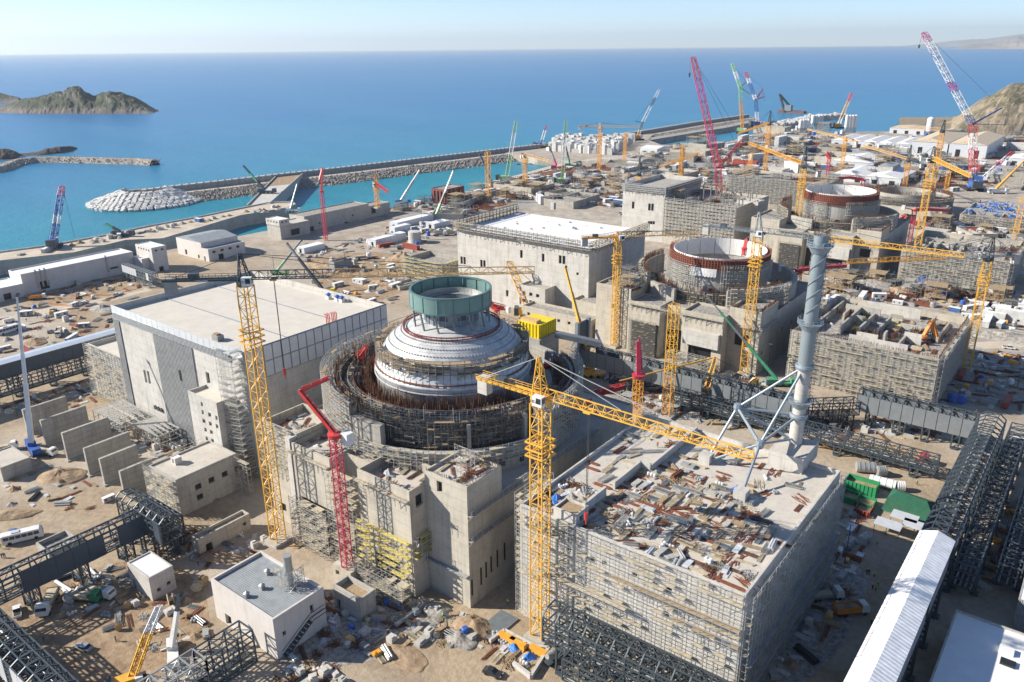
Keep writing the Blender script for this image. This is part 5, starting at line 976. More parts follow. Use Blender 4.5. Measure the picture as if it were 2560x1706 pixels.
building('', '', '', -184, -107, 664, 690, 0, 12, 'concrete_warm', 'rubble', [(5 + 12*i, 0, 12 + 12*i, 7) for i in range(6)], (), 1, parent=t4, wname='base_block')
scaffold('scaffold round the low ring of the fourth reactor', arc(36, 180, 350, 40, c4), 6, 16, bay=3, lift=2.2, tube=.2, tm='scaffold_dark', dens=.6, seed=170)

# ================================================================== HARBOUR SIDE BUILDINGS
ph = building('pump_hall', 'long raw concrete pump hall by the harbour with openings in its wall', 'building', -503, -485.5, 373, 438, 0, 12, 'concrete', 'rubble', (), [opX(13, x, y, w_, h_, -485.5, 373) for x, y, w_, h_ in ((852, 335, 1.6, 1.6), (770, 405, 4, 5), (1208, 252, 1.6, 1.6), (1140, 330, 4, 1.6), (1345, 297, 1.4, 1.4))], .6)
building('pump_hall_end', 'lower end block of the pump hall with a wide dark doorway', 'building', -495, -479.6, 346.5, 372.9, 0, 10, 'concrete', 'screed', (), [(9, 1.5, 17, 6)], .5)
building('pump_hall_tower', 'small four square tower block at the near end of the pump hall', 'building', -495, -479.4, 346, 355, 10, 14.4, 'concrete_pale', 'roof_white', [(2+i*3.4, 12, 3.4+i*3.4, 13.2) for i in range(4)], [(2, 12, 3.5, 13.2), (5.5, 12, 7, 13.2)], .4)
building('pump_hall_end', 'far end block of the pump hall under the yellow crane', 'building', -500, -486, 438.1, 462, 0, 9.5, 'concrete', 'rubble', (), [(3, 3, 8, 8)], .6)
wh = building('white_hall', 'white hall with grey low pitched roof near the quay', 'building', -503, -473.4, 279.3, 307, 0, 11.5, 'render_white', 'roof_grey', [(9, 1, 11.5, 4.5), (24, .5, 26, 3)], (), .15, .2)
mb = MB(); mb.add([(-503, 279.3, 11.5), (-473.4, 279.3, 11.5), (-473.4, 307, 11.5), (-503, 307, 11.5), (-488.2, 279.3, 13.6), (-488.2, 307, 13.6)], [(0, 4, 5, 3), (4, 1, 2, 5), (0, 1, 4), (2, 3, 5)]); mb.obj('pitched_roof', 'roof_sheet', wh)
building('white_hall_lean_to', 'lower lean to wing of the white hall with row of openings', 'building', -473.3, -466, 279.3, 307, 0, 8.3, 'render_white', 'roof_grey', [(1.5, 0, 3.2, 3)], [(3+i*6, 5, 5.5+i*6, 6.6) for i in range(4)] + [(7, 0, 11, 3.6)], .3)
lw = building('long_white_building', 'very long low pinkish white building behind the sandy yard', 'building', -500, -484, 173.5, 239, 0, 12.4, 'render_white', 'roof_white', (), [(9, 1.2, 14, 6), (50, 4.2, 55, 5.4), (58, 4.6, 59, 5.6), (28, .2, 29, 2.2)], .7)
for y in (181.5, 184, 186.5, 222): mb = MB(); mb.tube((-483.6, y, 3), (-483.6, y, 11.5), .55, n=10); mb.tube((-483.6, y, 11.5), (-485, y, 13), .55, n=10); mb.obj('duct', 'galvanised', lw)
building('long_white_building', 'lower near end of the pinkish white building at the left edge', 'building', -503, -482, 130, 173.4, 0, 7.6, 'render_white', 'roof_white', (), [(32, .3, 36, 4)], .6)
building('white_tower_block', 'cube shaped block with small windows on top at the end of the pinkish building', 'building', -489, -470, 243.9, 253.5, 0, 15.6, 'render_white', 'roof_white', [(3+i*3, 13, 4.5+i*3, 14.2) for i in range(5)], [(2, 13, 4, 14), (6, 13, 8, 14), (3, 0, 6, 3)], .4)
building('link_wing', 'low wing beside the cube shaped block with a wide dark door', 'building', -486, -474.8, 239.1, 243.8, 0, 9, 'render_white', 'roof_white', (), (), .4)
building('flat_store', 'grey concrete store box standing alone in the sandy yard behind the first hall', 'building', W(13, 1010, 850, 0).x - 4, W(13, 1210, 800, 0).x, W(13, 1040, 860, 0).y, W(13, 1040, 860, 0).y + 14, 0, 6, 'concrete_grey', 'screed', (), (), 4.5, .5)
for k, (n, a, b, dx, dy_, h, m1, lab) in enumerate(((13, 1455, 590, 7, 30, 5, 'panel_white', 'long white tent shed with a dark gable door near the silo tanks'), (13, 1660, 470, 6, 16, 6, 'panel_white', 'plain white cabin block beside the round concrete tank'), (13, 1690, 400, 9, 40, 5, 'panel_white', 'long pale shed in the middle yard before the harbour'), (13, 2080, 400, 9, 18, 4, 'panel_white', 'wide flat white shed left of the second turbine hall'), (13, 690, 665, 8, 18, 4, 'panel_white', 'white cabin row beside the pump hall'))):
    p = W(n, a, b, 0); bb = building('site_shed', lab, 'shed', p.x - dx, p.x, p.y, p.y + dy_, 0, h, m1, 'roof_white', [(dx*.35, 0, dx*.65, 3)], (), .1, .2)
p = W(13, 1840, 550, 0); mb = MB(); mb.lathe((p.x, p.y + 3), [(4.5, 0), (4.5, 8), (.05, 8.2)], 24); tag(mb.obj('round_tank', 'concrete_pale'), 'round pale concrete tank in the middle yard', 'tank')
building('green_shutter_block', 'unfinished block with yellow green shuttering left of the second hall', 'building', -330, -300, 322, 345, 0, 14, 'concrete_raw', 'rubble', (), (), 3)
scaffold('yellowish decked scaffold on the unfinished block left of the second hall', [(-330, 322), (-300, 322), (-300, 345)], 2, 15, bay=2.6, lift=2.2, tube=.14, dens=.8, deck='plank_yellow', seed=175)
building('rust_frame_block', 'rust red reinforcement block by the harbour shore', 'building', W(1, 720, 1400, 0).x - 16, W(1, 720, 1400, 0).x, W(1, 720, 1400, 0).y, W(1, 720, 1400, 0).y + 26, 0, 13, 'red_frame', 'rubble', [(3+i*4, 2, 5+i*4, 11) for i in range(3)], [(3+i*5, 2, 6+i*5, 11) for i in range(4)], .5)
# long excavation wall along the shore
ew = [W(1, x, y, 0) for x, y in ((820, 1440), (1000, 1360), (1250, 1290), (1410, 1240))]; mb = MB()
for a, b in zip(ew, ew[1:]): mb.bar(a + Vector((0, 0, 2.8)), b + Vector((0, 0, 2.8)), 1.5, 5.6, True)
tag(mb.obj('retaining_wall', 'concrete_grey'), 'long ribbed grey retaining wall along the harbour shore', 'wall')
# ================================================================== FAR WORKS
def shed(label, x0, x1, y0, y1, h, rise, rm, wm='panel_white', ridges=1, along='y', group=None):
    t = thing('warehouse', label, 'warehouse', ((x0+x1)/2, (y0+y1)/2, 0), 0, group); mb = MB(); mb.box(x0, y0, 0, x1, y1, h); mb.obj('wall', wm, t)
    for k in range(ridges):
        if along == 'y': a, b = x0 + (x1-x0)*k/ridges, x0 + (x1-x0)*(k+1)/ridges; m_ = (a+b)/2; MB().add([(a, y0-.5, h+.05), (b, y0-.5, h+.05), (b, y1, h+.05), (a, y1, h+.05), (m_, y0-.5, h+rise), (m_, y1, h+rise)], [(0, 4, 5, 3), (4, 1, 2, 5), (0, 1, 4), (2, 3, 5)]).obj('roof', rm, t)
        else: a, b = y0 + (y1-y0)*k/ridges, y0 + (y1-y0)*(k+1)/ridges; m_ = (a+b)/2; MB().add([(x0-.5, a, h+.05), (x1+.5, a, h+.05), (x1+.5, b, h+.05), (x0-.5, b, h+.05), (x0-.5, m_, h+rise), (x1+.5, m_, h+rise)], [(0, 1, 5, 4), (4, 5, 2, 3), (0, 4, 3), (1, 2, 5)]).obj('roof', rm, t)
    mb = MB(); n_ = max(2, int((x1-x0)/14))
    for i in range(n_): x = x0 + (x1-x0)*(i+.5)/n_; mb.box(x-2.5, y0-.15, .1, x+2.5, y0, h*.6)
    mb.obj('door', 'paint_blue' if rm == 'roof_grey' else 'dark_opening', t, kind='stuff'); return t
shed('long white warehouse with ridged roof near the far silos', -332, -232, 1137, 1215, 8, 3, 'roof_pale', ridges=5, along='y')
shed('low white barrel roofed warehouse in the far yard', -270, -226, 938, 1000, 7, 4, 'roof_pale')
shed('large tan roofed hall left part, far right yard', -224, -184, 1100, 1255, 16, 5, 'roof_tan'); shed('large tan roofed hall right part, far right yard', -182, -142, 1098, 1230, 16, 5, 'roof_tan')
shed('long white low shed with small windows before the tan halls', -240, -176, 842, 905, 7, 3, 'roof_pale', ridges=2)
shed('blue walled shed row below the barrel warehouse', -290, -218, 1040, 1060, 4, 3, 'roof_grey', 'paint_blue', along='x'); shed('blue walled shed row before the tan halls', -213, -143, 978, 998, 4, 3, 'roof_grey', 'paint_blue', along='x')
shed('white shed with pale blue roof beside the block store', W(1, 2035, 1060, 0).x, W(1, 2190, 1060, 0).x, W(1, 2100, 1060, 0).y, W(1, 2100, 1060, 0).y + 34, 8, 2, 'roof_pale', along='x')
shed('pale shed far right under the white boom', W(2, 2240, 1130, 0).x, W(2, 2340, 1130, 0).x + 10, W(2, 2240, 1130, 0).y, W(2, 2240, 1130, 0).y + 40, 8, 2, 'roof_pale')
shed('grey roofed control shed behind the third reactor', W(2, 1340, 1230, 0).x, W(2, 1460, 1230, 0).x, W(2, 1340, 1230, 0).y, W(2, 1340, 1230, 0).y + 30, 14, 1, 'roof_grey', 'concrete')
shed('flat tan shed between silos and tan halls', W(2, 1420, 915, 0).x, W(2, 1650, 930, 0).x, W(2, 1500, 915, 0).y, W(2, 1500, 915, 0).y + 50, 8, 2, 'roof_tan')
def silos(n, pts, r, h, word):
    for k, (x, y) in enumerate(pts):
        p = W(n, x, y, 0); mb = MB(); t = thing('silo', ('%s silo of the ' % ('leftmost', 'second', 'third', 'fourth')[min(k, 3)]) + word, 'silo', (p.x, p.y, 0), 0, 'cement silos, far yard')
        mb.lathe((p.x, p.y), [(.3, 5), (r, 9), (r, h), (r*.5, h + r*.5), (.05, h + r*.6)], 16); mb.obj('tank', 'paint_white', t)
        mb = MB()
        for a in range(4): mb.bar((p.x + r*.8*math.cos(a*1.57), p.y + r*.8*math.sin(a*1.57), 0), (p.x + r*.8*math.cos(a*1.57), p.y + r*.8*math.sin(a*1.57), 9), .7)
        mb.obj('stand', 'galvanised', t)
silos(2, ((818, 916), (835, 916), (852, 915), (868, 915)), 3.0, 20, 'left white silo group in the far yard'); silos(2, ((903, 882), (922, 881), (941, 881), (960, 880)), 3.2, 20, 'middle white silo group in the far yard'); silos(2, ((1131, 912), (1150, 912), (1170, 912), (1190, 911)), 2.7, 26, 'tall white silo group in the far yard'); silos(2, ((1698, 940),), 5, 26, 'lone position beside the ridged warehouse')

# ================================================================== CRANES
UP = Vector((0, 0, 1))
def tower_crane(label, base, slew, jib=None, cj=None, top=None, w=2.6, mast='crane_yellow', head='crane_yellow', jibm='crane_yellow', inner=None, cab='paint_white', hook=None, z0=0.0, cwm='concrete_pale', h=9.0, far=1.0, lower=None, group='tower cranes on the site'):
    """hammerhead tower crane measured by its foot, slewing ring, jib tip and counter jib tip"""
    b = W(*base, z0); zs = UPZ(*slew, b); far = 1 + (far - 1) * .45; t = thing('tower_crane', label, 'crane', (b.x, b.y, z0), 0, group); c = Vector((b.x, b.y, zs)); ch, dg = .27*far, .13*far
    mb = MB(); mb.box(b.x-w*.9, b.y-w*.9, z0, b.x+w*.9, b.y+w*.9, z0+1.0); mb.obj('footing', 'concrete', t)
    if lower:
        zl = z0 + (zs - z0) * lower; mb = MB(); mb.lattice((b.x, b.y, z0+1), (b.x, b.y, zl), w, w, w*.95, ch, dg, (1, 0, 0)); mb.obj('mast_section', 'crane_amber', t); mb = MB(); mb.lattice((b.x, b.y, zl), c, w, w, w*.95, ch, dg, (1, 0, 0)); mb.obj('mast', mast, t)
    else: mb = MB(); mb.lattice((b.x, b.y, z0+1), c, w, w, w*.95, ch, dg, (1, 0, 0)); mb.obj('mast', mast, t)
    if jib is None: return t
    mb = MB(); zc_ = zs - (zs - z0) * .2; e = w*.75
    for dz in (0, 1.6, 3.2): mb.bar((b.x-e, b.y-e, zc_+dz), (b.x+e, b.y-e, zc_+dz), .3); mb.bar((b.x+e, b.y-e, zc_+dz), (b.x+e, b.y+e, zc_+dz), .3); mb.bar((b.x+e, b.y+e, zc_+dz), (b.x-e, b.y+e, zc_+dz), .3); mb.bar((b.x-e, b.y+e, zc_+dz), (b.x-e, b.y-e, zc_+dz), .3)
    mb.obj('climbing_cage', mast, t)
    zj = zs + 1.6; tip = W(*jib, zj); d = Vector((tip.x - c.x, tip.y - c.y, 0)); L = d.length; d.normalize(); s = Vector((d.y, -d.x, 0)); o_ = Vector((c.x, c.y, zj))
    mb = MB(); mb.lathe((c.x, c.y), [(w*.62, zs-.2), (w*.7, zs+.4), (w*.7, zs+1.3), (.05, zs+1.4)], 16); mb.obj('slewing_ring', head, t)
    k = o_ + s*w*.75 + d*1.2; mb = MB(); fr = [k - d*1.2 - s*.7, k + d*1.2 - s*.7, k + d*1.2 + s*.7, k - d*1.2 + s*.7]; mb.add([p - UP*1.2 for p in fr] + [p + UP*1.0 for p in fr], [(3,2,1,0),(4,5,6,7),(0,1,5,4),(1,2,6,5),(2,3,7,6),(3,0,4,7)]); cb = mb.obj('cab', cab, t)
    mb = MB(); g = k + d*1.23; mb.add([g - s*.55 - UP*.5, g + s*.55 - UP*.5, g + s*.55 + UP*.75, g - s*.55 + UP*.75], [(0, 1, 2, 3)]); g = k + s*.73; mb.add([g - d*.2 - UP*.5, g + d*1.0 - UP*.5, g + d*1.0 + UP*.75, g - d*.2 + UP*.75], [(0, 1, 2, 3)]); mb.obj('cab_window', 'glass', cb)
    ht = UPZ(*top, c) if top else zs + h; apex = Vector((c.x, c.y, ht)) - d*.4
    mb = MB(); mb.lattice(o_ - UP*.2, apex, w*.85, .5, 2, ch*.9, dg*.8, s); mb.obj('cathead', head, t)
    j0 = o_ + d*w*.5; jt = o_ + d*L; f_ = .30 if inner else 0; jh = 2.0
    if inner: mb = MB(); mb.lattice(j0 + UP*jh/2, o_.lerp(jt, f_) + UP*jh/2, 1.7, 1.7, 2.2, ch*.8, dg*.8, s, jh, jh, True); mb.obj('jib_root', inner, t)
    js = o_.lerp(jt, f_) if inner else j0
    mb = MB(); mb.lattice(js + UP*jh/2, jt + UP*jh*.42, 1.7, 1.4, 2.3, ch*.8, dg*.85, s, jh, jh*.75, True); mb.obj('jib', jibm, t)
    if cj: ct = W(*cj, zj); cl = (Vector((ct.x - c.x, ct.y - c.y, 0))).length
    else: cl = L * .3
    cl = min(max(cl, 9), 26)
    mb = MB(); ce = o_ - d*cl
    for kk in (-1, 1): mb.bar(o_ + s*kk*.9, ce + s*kk*.9, .4, .5, True); mb.bar(o_ + s*kk*1.3 + UP*1.1, ce + s*kk*1.3 + UP*1.1, .09); mb.bar(o_ + s*kk*1.3 + UP*.6, ce + s*kk*1.3 + UP*.6, .09)
    for i in range(int(cl/1.6)): p = o_ - d*(i*1.6 + 1); mb.bar(p - s*1.3, p + s*1.3, .14); mb.bar(p + s*1.3, p + s*1.3 + UP*1.1, .08); mb.bar(p - s*1.3, p - s*1.3 + UP*1.1, .08)
    mb.obj('counter_jib', inner or head, t)
    mb = MB(); wp = ce + d*1.6; e1, e2 = d*1.3, s*1.0; q_ = [wp - e1 - e2, wp + e1 - e2, wp + e1 + e2, wp - e1 + e2]; mb.add([p - UP*3.4 for p in q_] + [p + UP*.5 for p in q_], [(3,2,1,0),(4,5,6,7),(0,1,5,4),(1,2,6,5),(2,3,7,6),(3,0,4,7)]); mb.obj('counterweight', cwm, t)
    mb = MB(); wn = o_ - d*(cl*.62) + UP*.9; mb.bar(wn - d*1.2, wn + d*1.2, 1.4, 1.4, True); mb.obj('winch', 'steel_dark', t)
    mb = MB(); mb.bar(apex, o_ - d*(cl*.9) + UP*.4, .13*far)
    for f in ((.42, .78) if L > 26 else (.6,)): mb.bar(apex, o_.lerp(jt, f) + UP*jh, .13*far)
    mb.obj('pendant', 'scaffold_tube' if head == 'crane_yellow' else 'crane_dark', t)
    if hook:
        f, zh = hook; p = o_.lerp(jt, f); mb = MB(); mb.bar(p - s*.8 - d*.8 - UP*.3, p - s*.8 + d*.8 - UP*.3, .4, .4, True); mb.bar(p + s*.8 - d*.8 - UP*.3, p + s*.8 + d*.8 - UP*.3, .4, .4, True); mb.obj('trolley', jibm, t)
        mb = MB(); mb.bar(p + s*.3 - UP*.4, p + s*.2 - UP*(zj - zh - 2), .1); mb.bar(p - s*.3 - UP*.4, p - s*.2 - UP*(zj - zh - 2), .1); mb.obj('hoist_rope', 'crane_dark', t)
        hp = Vector((p.x, p.y, zh)); mb = MB(); mb.tube(hp + UP*2.4, hp + UP*.6, .42, .34, 8); mb.tube(hp + UP*.6, hp - UP*.4, .2, .12, 6); mb.obj('hook_block', 'crane_red', t)
    return t
T = tower_crane
c1 = T('yellow mast crane with dark top and long pale orange jib behind the dome', (9, 640, 1245), (9, 565, 655), (9, 1228, 627), (9, 368, 651), (9, 551, 583), 3.0, 'crane_yellow', 'crane_dark', 'crane_pale', 'crane_dark', hook=(.1, 50), cwm='concrete_grey')
c2_ = T('nearest all yellow tower crane standing before the scaffolded front', (9, 1240, 1465), (9, 1235, 925), (9, 1730, 1057), (9, 1097, 868), (9, 1237, 822), 3.1, 'crane_yellow', 'crane_yellow', 'crane_yellow', None, hook=(.26, 36))
T('slim yellow crane at the corner of the second turbine hall', (10, 172, 1405), (10, 192, 570), (10, 830, 520), (10, 5, 590), None, 2.4, 'crane_yellow', 'crane_amber', 'crane_pale', None, h=4, far=1.15)
T('bare amber mast without a jib behind the chimney building', (12, 1050, 870), (10, 650, 1070), w=3.0, mast='crane_yellow', lower=.4, far=1.1)
T('tall yellow crane with white cab right in front of the second reactor', (9, 1710, 862), (10, 1265, 535), (9, 2215, 592), (10, 850, 462), (10, 1285, 345), 3.0, 'crane_yellow', 'galvanised', 'crane_yellow', 'steel_grey', far=1.15)
T('yellow crane with dark cathead between second and third reactor', (11, 258, 720), (2, 840, 1150), (2, 470, 985), (2, 985, 1187), (2, 858, 1000), 3.0, 'crane_yellow', 'crane_dark', 'crane_amber', None, far=1.2)
T('yellow crane with dark top rising behind the big red boom', (2, 570, 1260), (2, 602, 858), (2, 395, 920), (2, 712, 828), (2, 618, 757), 3.0, 'crane_amber', 'crane_dark', 'crane_amber', None, far=1.5)
T('amber crane before the far silos', (2, 1100, 1195), (2, 1125, 962), (2, 870, 890), (2, 1240, 988), None, 3.0, 'crane_amber', 'crane_amber', 'crane_pale', None, far=1.6, h=4)
T('amber crane with dark cathead right of the third reactor', (2, 1518, 1385), (2, 1562, 1108), (2, 1250, 1000), (2, 1640, 1135), (2, 1570, 992), 3.0, 'crane_amber', 'crane_dark', 'crane_pale', None, far=1.4)
T('tallest yellow mast crane right of the third reactor', (11, 1195, 850), (2, 1705, 1112), (2, 1990, 1217), (2, 1590, 1060), (2, 1726, 1002), 3.2, 'crane_yellow', 'crane_dark', 'crane_yellow', None, far=1.3)
T('pale amber crane reaching above the tan halls', (2, 1705, 1420), (2, 1790, 908), (2, 1560, 880), (2, 1985, 912), (2, 1808, 822), 3.2, 'crane_amber', 'crane_dark', 'crane_pale', None, far=1.5)
T('short amber mast beside the fourth reactor ring', (2, 1808, 1360), (2, 1842, 1172), w=2.8, mast='crane_amber', far=1.5)
T('yellow crane with dark cathead and long jib at the right edge', (5, 1930, 995), (5, 2082, 248), (5, 1130, 268), (5, 2325, 222), (5, 2100, 88), 2.9, 'crane_yellow', 'crane_dark', 'crane_amber', 'galvanised', far=1.1)
T('yellow mast at the right picture edge by the blue shoring', (11, 1990, 585), (11, 2068, 230), w=3, mast='crane_yellow', far=1.3)
T('lone amber mast on the harbour shore', (1, 1016, 1385), (1, 1010, 1040), w=3.4, mast='crane_amber', far=1.5)
T('short amber crane with stub jib by the basin corner', (1, 1266, 1312), (1, 1262, 1078), (1, 1430, 1107), (1, 1225, 1072), None, 3.0, 'crane_amber', 'crane_amber', 'crane_pale', None, far=1.5, h=3)
T('slender amber crane with level jib before the block store', (1, 1772, 1178), (1, 1778, 880), (1, 2050, 874), (1, 1670, 880), (1, 1779, 840), 3.0, 'crane_amber', 'crane_amber', 'crane_pale', None, far=1.7)
T('thin amber mast right of the block store', (1, 1946, 1105), (1, 1949, 905), w=3, mast='crane_amber', far=1.7)
T('amber mast behind the third turbine hall', (1, 2325, 1245), (1, 2336, 1000), w=3, mast='crane_amber', far=1.5)
T('dark topped crane behind the snow white roof', (16, 2150, 265), (1, 2042, 1205), (2, 130, 1056), (1, 1765, 1188), (1, 2050, 1078), 3.0, 'crane_yellow', 'crane_dark', 'crane_amber', 'crane_dark', far=1.3, cwm='concrete_grey')
T('pale stub crane on the far end of the pump hall', (1, 258, 1425), (1, 252, 1275), (1, 330, 1320), (1, 232, 1270), (1, 252, 1182), 2.6, 'crane_amber', 'crane_amber', 'crane_red', None, z0=9, far=1.4, h=5)
T('amber mast in front of the fourth turbine hall', (2, 470, 1235), (2, 482, 1050), w=3, mast='crane_amber', far=1.6)
T('amber mast near the left border of the third hall', (2, 6, 1245), (2, 12, 1010), w=3, mast='crane_amber', far=1.5)
# ---- concrete placing booms
def placing_boom(label, base, top, segs, mat='crane_red', mastm='crane_crimson', w=1.6, z0=0.0, weight=None, far=1.0, wd=.7):
    b = W(*base, z0); zt = UPZ(*top, b); far = 1 + (far - 1) * .5; c = Vector((b.x, b.y, zt)); t = thing('placing_boom', label, 'boom', (b.x, b.y, z0), 0, 'concrete placing booms')
    mb = MB(); mb.lattice((b.x, b.y, z0), c, w, w, w*.85, .2*far, .11*far, (1, 0, 0)); mb.obj('mast', mastm, t)
    mb = MB(); mb.lathe((b.x, b.y), [(w*.8, zt-.3), (w*.9, zt+.8), (.05, zt+1)], 12); mb.obj('turntable', mat, t)
    pts = [c + UP*.6]
    for n, x, y in segs: pts.append(VD(n, x, y, c))
    for i, (p, q_) in enumerate(zip(pts, pts[1:])): mb = MB(); k = wd*(1 - .13*i); mb.bar(p, q_, k, k*1.2, True); e = UP*.85*wd + Vector((.1, .1, 0)); mb.tube(p + e*1.3, q_ + e*1.1, .14*far, n=6); mb.tube(p + e*1.3 + right0*.4, q_ + e*1.1 + right0*.4, .12*far, n=6); mb.obj('boom_section', mat, t)
    for i, (p, q_) in enumerate(zip(pts, pts[1:])):
        mb = MB(); n_ = max(2, int((q_ - p).length / 2.2))
        for k in range(n_ + 1): m_ = p.lerp(q_, k / n_); mb.bar(m_ - right0*wd*.7, m_ + right0*wd*.9 + UP*wd*1.1, .2*far)
        mb.obj('hose_bracket', 'crane_white', t)
    if weight: p = VD(*weight, c); mb = MB(); mb.box(p.x-1.1, p.y-1.1, p.z-1.5, p.x+1.1, p.y+1.1, p.z+1.5); mb.obj('counterweight', 'paint_white', t); mb = MB(); mb.bar(c + UP*.5, p, .6, .6, True); mb.obj('tail', mat, t)
    return t
placing_boom('bright red placing boom bent over the left wall, on a crimson lattice mast', (19, 528, 1225), (19, 450, 310), [(15, 585, 1170), (15, 870, 1045)], z0=5, weight=(19, 528, 325), w=2.0, wd=.75)
placing_boom('red placing boom behind the nearest yellow crane', (7, 1425, 140), (4, 1400, 1360), [(4, 1560, 1280), (4, 1700, 1195)], weight=(4, 1278, 1440), w=2, wd=.75, z0=14)
placing_boom('folded red boom on the left part of the ring wall', (4, 145, 1040), (4, 140, 915), [(4, 180, 840), (4, 105, 905)], mastm='crane_amber', z0=34, w=1.5, wd=1.2)
placing_boom('folded red boom on the right rear of the ring wall', (4, 1400, 1010), (4, 1400, 965), [(4, 1500, 935), (4, 1375, 955)], mastm='crane_amber', z0=34, w=1.5, wd=.9)
placing_boom('folded red boom with yellow base right of the ring', (4, 1745, 1280), (4, 1740, 1160), [(4, 1925, 1100), (4, 1715, 1135)], mastm='crane_amber', z0=14, w=2, wd=1.2)
placing_boom('crimson folded boom beside the grey panelled gallery', (4, 2005, 1290), (4, 2008, 1030), [(4, 2016, 800), (4, 2030, 990)], 'crane_crimson', 'crane_amber', z0=0, w=2.8, wd=1.6)
placing_boom('level red boom crossing behind the chimney, on a red mast', (5, 760, 690), (5, 798, 320), [(5, 960, 295), (5, 1125, 285)], weight=(5, 685, 300), mastm='crane_red', w=2.4, wd=1.4, far=1.4)
placing_boom('level red boom right of the third reactor', (11, 1170, 590), (11, 1195, 335), [(11, 1320, 325), (11, 1475, 335)], weight=(11, 1125, 312), w=2.4, wd=1.8, far=1.6)
placing_boom('folded red and yellow boom on a mast beside the third reactor', (11, 1100, 585), (11, 1118, 440), [(11, 1135, 385), (11, 1100, 400)], w=2.4, wd=2.2, far=1.6)
placing_boom('small crimson boom mast behind the third reactor', (2, 1005, 1215), (2, 1015, 1085), [(2, 1000, 1055), (2, 1030, 1075)], w=2.6, wd=2.4, far=1.8)
placing_boom('long level red boom above the third reactor', (2, 1248, 1285), (2, 1248, 1235), [(2, 1160, 1215), (2, 1088, 1220)], weight=(2, 1300, 1228), w=2.6, wd=2, far=1.8, z0=14)
placing_boom('red boom mast lying inside the second reactor ring', (10, 1190, 690), (10, 1200, 640), [(10, 1210, 565), (10, 1185, 680)], z0=37, w=1.6, wd=1.3)
placing_boom('red boom on crimson mast left of the second reactor', (10, 655, 990), (10, 655, 775), [(10, 612, 718), (10, 690, 755)], z0=20, w=1.8, wd=1.4, far=1.3)
placing_boom('red boom with white weight lying behind the dome', (4, 1060, 620), (4, 1050, 585), [(4, 1020, 550), (4, 1110, 570)], weight=(4, 1135, 580), z0=5, w=2, wd=1.6, far=1.2)
placing_boom('crimson lattice mast on the near side of the pump hall', (13, 920, 520), (13, 860, 0), [(0, 2205, 1150), (0, 2185, 1230)], w=2, wd=1, far=1.3)
placing_boom('orange red placing boom on the second auxiliary building', (11, 1275, 1370), (11, 1300, 1330), [(11, 1350, 1205), (11, 1385, 1340)], z0=18, w=1.6, wd=1.1, mat='paint_orange', far=1.2)
# ---- crawler cranes with lattice booms
def crawler(t, c, yaw, sc_, body, cabm='paint_white'):
    d = Vector((math.cos(yaw), math.sin(yaw), 0)); s = Vector((d.y, -d.x, 0))
    def bx(o_, l_, w_, z0, z1, nm, mt): q_ = [o_ - d*l_ - s*w_, o_ + d*l_ - s*w_, o_ + d*l_ + s*w_, o_ - d*l_ + s*w_]; MB().add([Vector((p.x, p.y, c.z + z0*sc_)) for p in q_] + [Vector((p.x, p.y, c.z + z1*sc_)) for p in q_], [(3,2,1,0),(4,5,6,7),(0,1,5,4),(1,2,6,5),(2,3,7,6),(3,0,4,7)]).obj(nm, mt, t)
    for k in (-1, 1): bx(c + s*k*2.6*sc_, 4*sc_, .6*sc_, 0, 1.2, 'crawler_track', 'rubber')
    bx(c, 2*sc_, 2*sc_, .8, 1.7, 'carbody', body); bx(c - d*2.2*sc_, 3.4*sc_, 1.7*sc_, 1.7, 3.8, 'upper_works', body); bx(c + d*2*sc_ + s*1.5*sc_, 1*sc_, .7*sc_, 1.8, 3.9, 'cab', cabm); bx(c - d*5.2*sc_, .8*sc_, 1.9*sc_, 1.6, 4.4, 'counterweight', 'steel_dark')
def lattice_crane(label, base, pts, mats, w=2.0, z0=0.0, yaw=0.0, sc_=1.0, body='crane_blue', far=1.0, stays=(), extra=(), hook=None, dd=0):
    """crawler crane: machine on the ground, lattice boom through the measured points, stay ropes"""
    far = 1 + (far - 1) * .45; w = w if w < 3.4 else 3.4 + (w - 3.4) * .45
    b = W(*base, z0); t = thing('crawler_crane', label, 'crane', (b.x, b.y, z0), 0, 'crawler cranes'); crawler(t, b, yaw, sc_, body)
    P_ = [b + UP*2*sc_] + [VD(*p, b) + Vector((fwd.x, fwd.y, 0)) * dd * (i+1) for i, p in enumerate(pts)]
    for i, (a, c, mt) in enumerate(zip(P_, P_[1:], mats)):
        segs = mt if isinstance(mt, (list, tuple)) else [mt]
        for k, sm in enumerate(segs): p, q_ = a.lerp(c, k/len(segs)), a.lerp(c, (k+1)/len(segs)); last = i == len(mats)-1 and k == len(segs)-1; mb = MB(); mb.lattice(p, q_, w, w*(.75 if last else 1), w*1.1, .3*far, .18*far, right0); mb.obj('boom_section', sm, t)
    for (i, px, mt, ww) in extra: mb = MB(); e = VD(*px, b); mb.lattice(P_[i], e, ww, ww*.6, ww*1.3, .28*far, .18*far, right0); mb.obj('strut', mt, t)
    for (p1, p2) in stays: mb = MB(); A = P_[p1] if isinstance(p1, int) else VD(*p1, b); B = P_[p2] if isinstance(p2, int) else VD(*p2, b); mb.bar(A, B, .14*far); mb.obj('stay_rope', 'crane_dark', t)
    if hook: tip = P_[-1] - right0*1.2; e = VD(*hook, b); mb = MB(); mb.bar(tip, e + UP, .12*far); mb.obj('hoist_rope', 'crane_dark', t); mb = MB(); mb.tube(e + UP*1.5, e - UP*1.5, .9*far*.7, .6*far*.7, 8); mb.obj('hook_block', 'crane_dark', t)
    return t
LC = lattice_crane
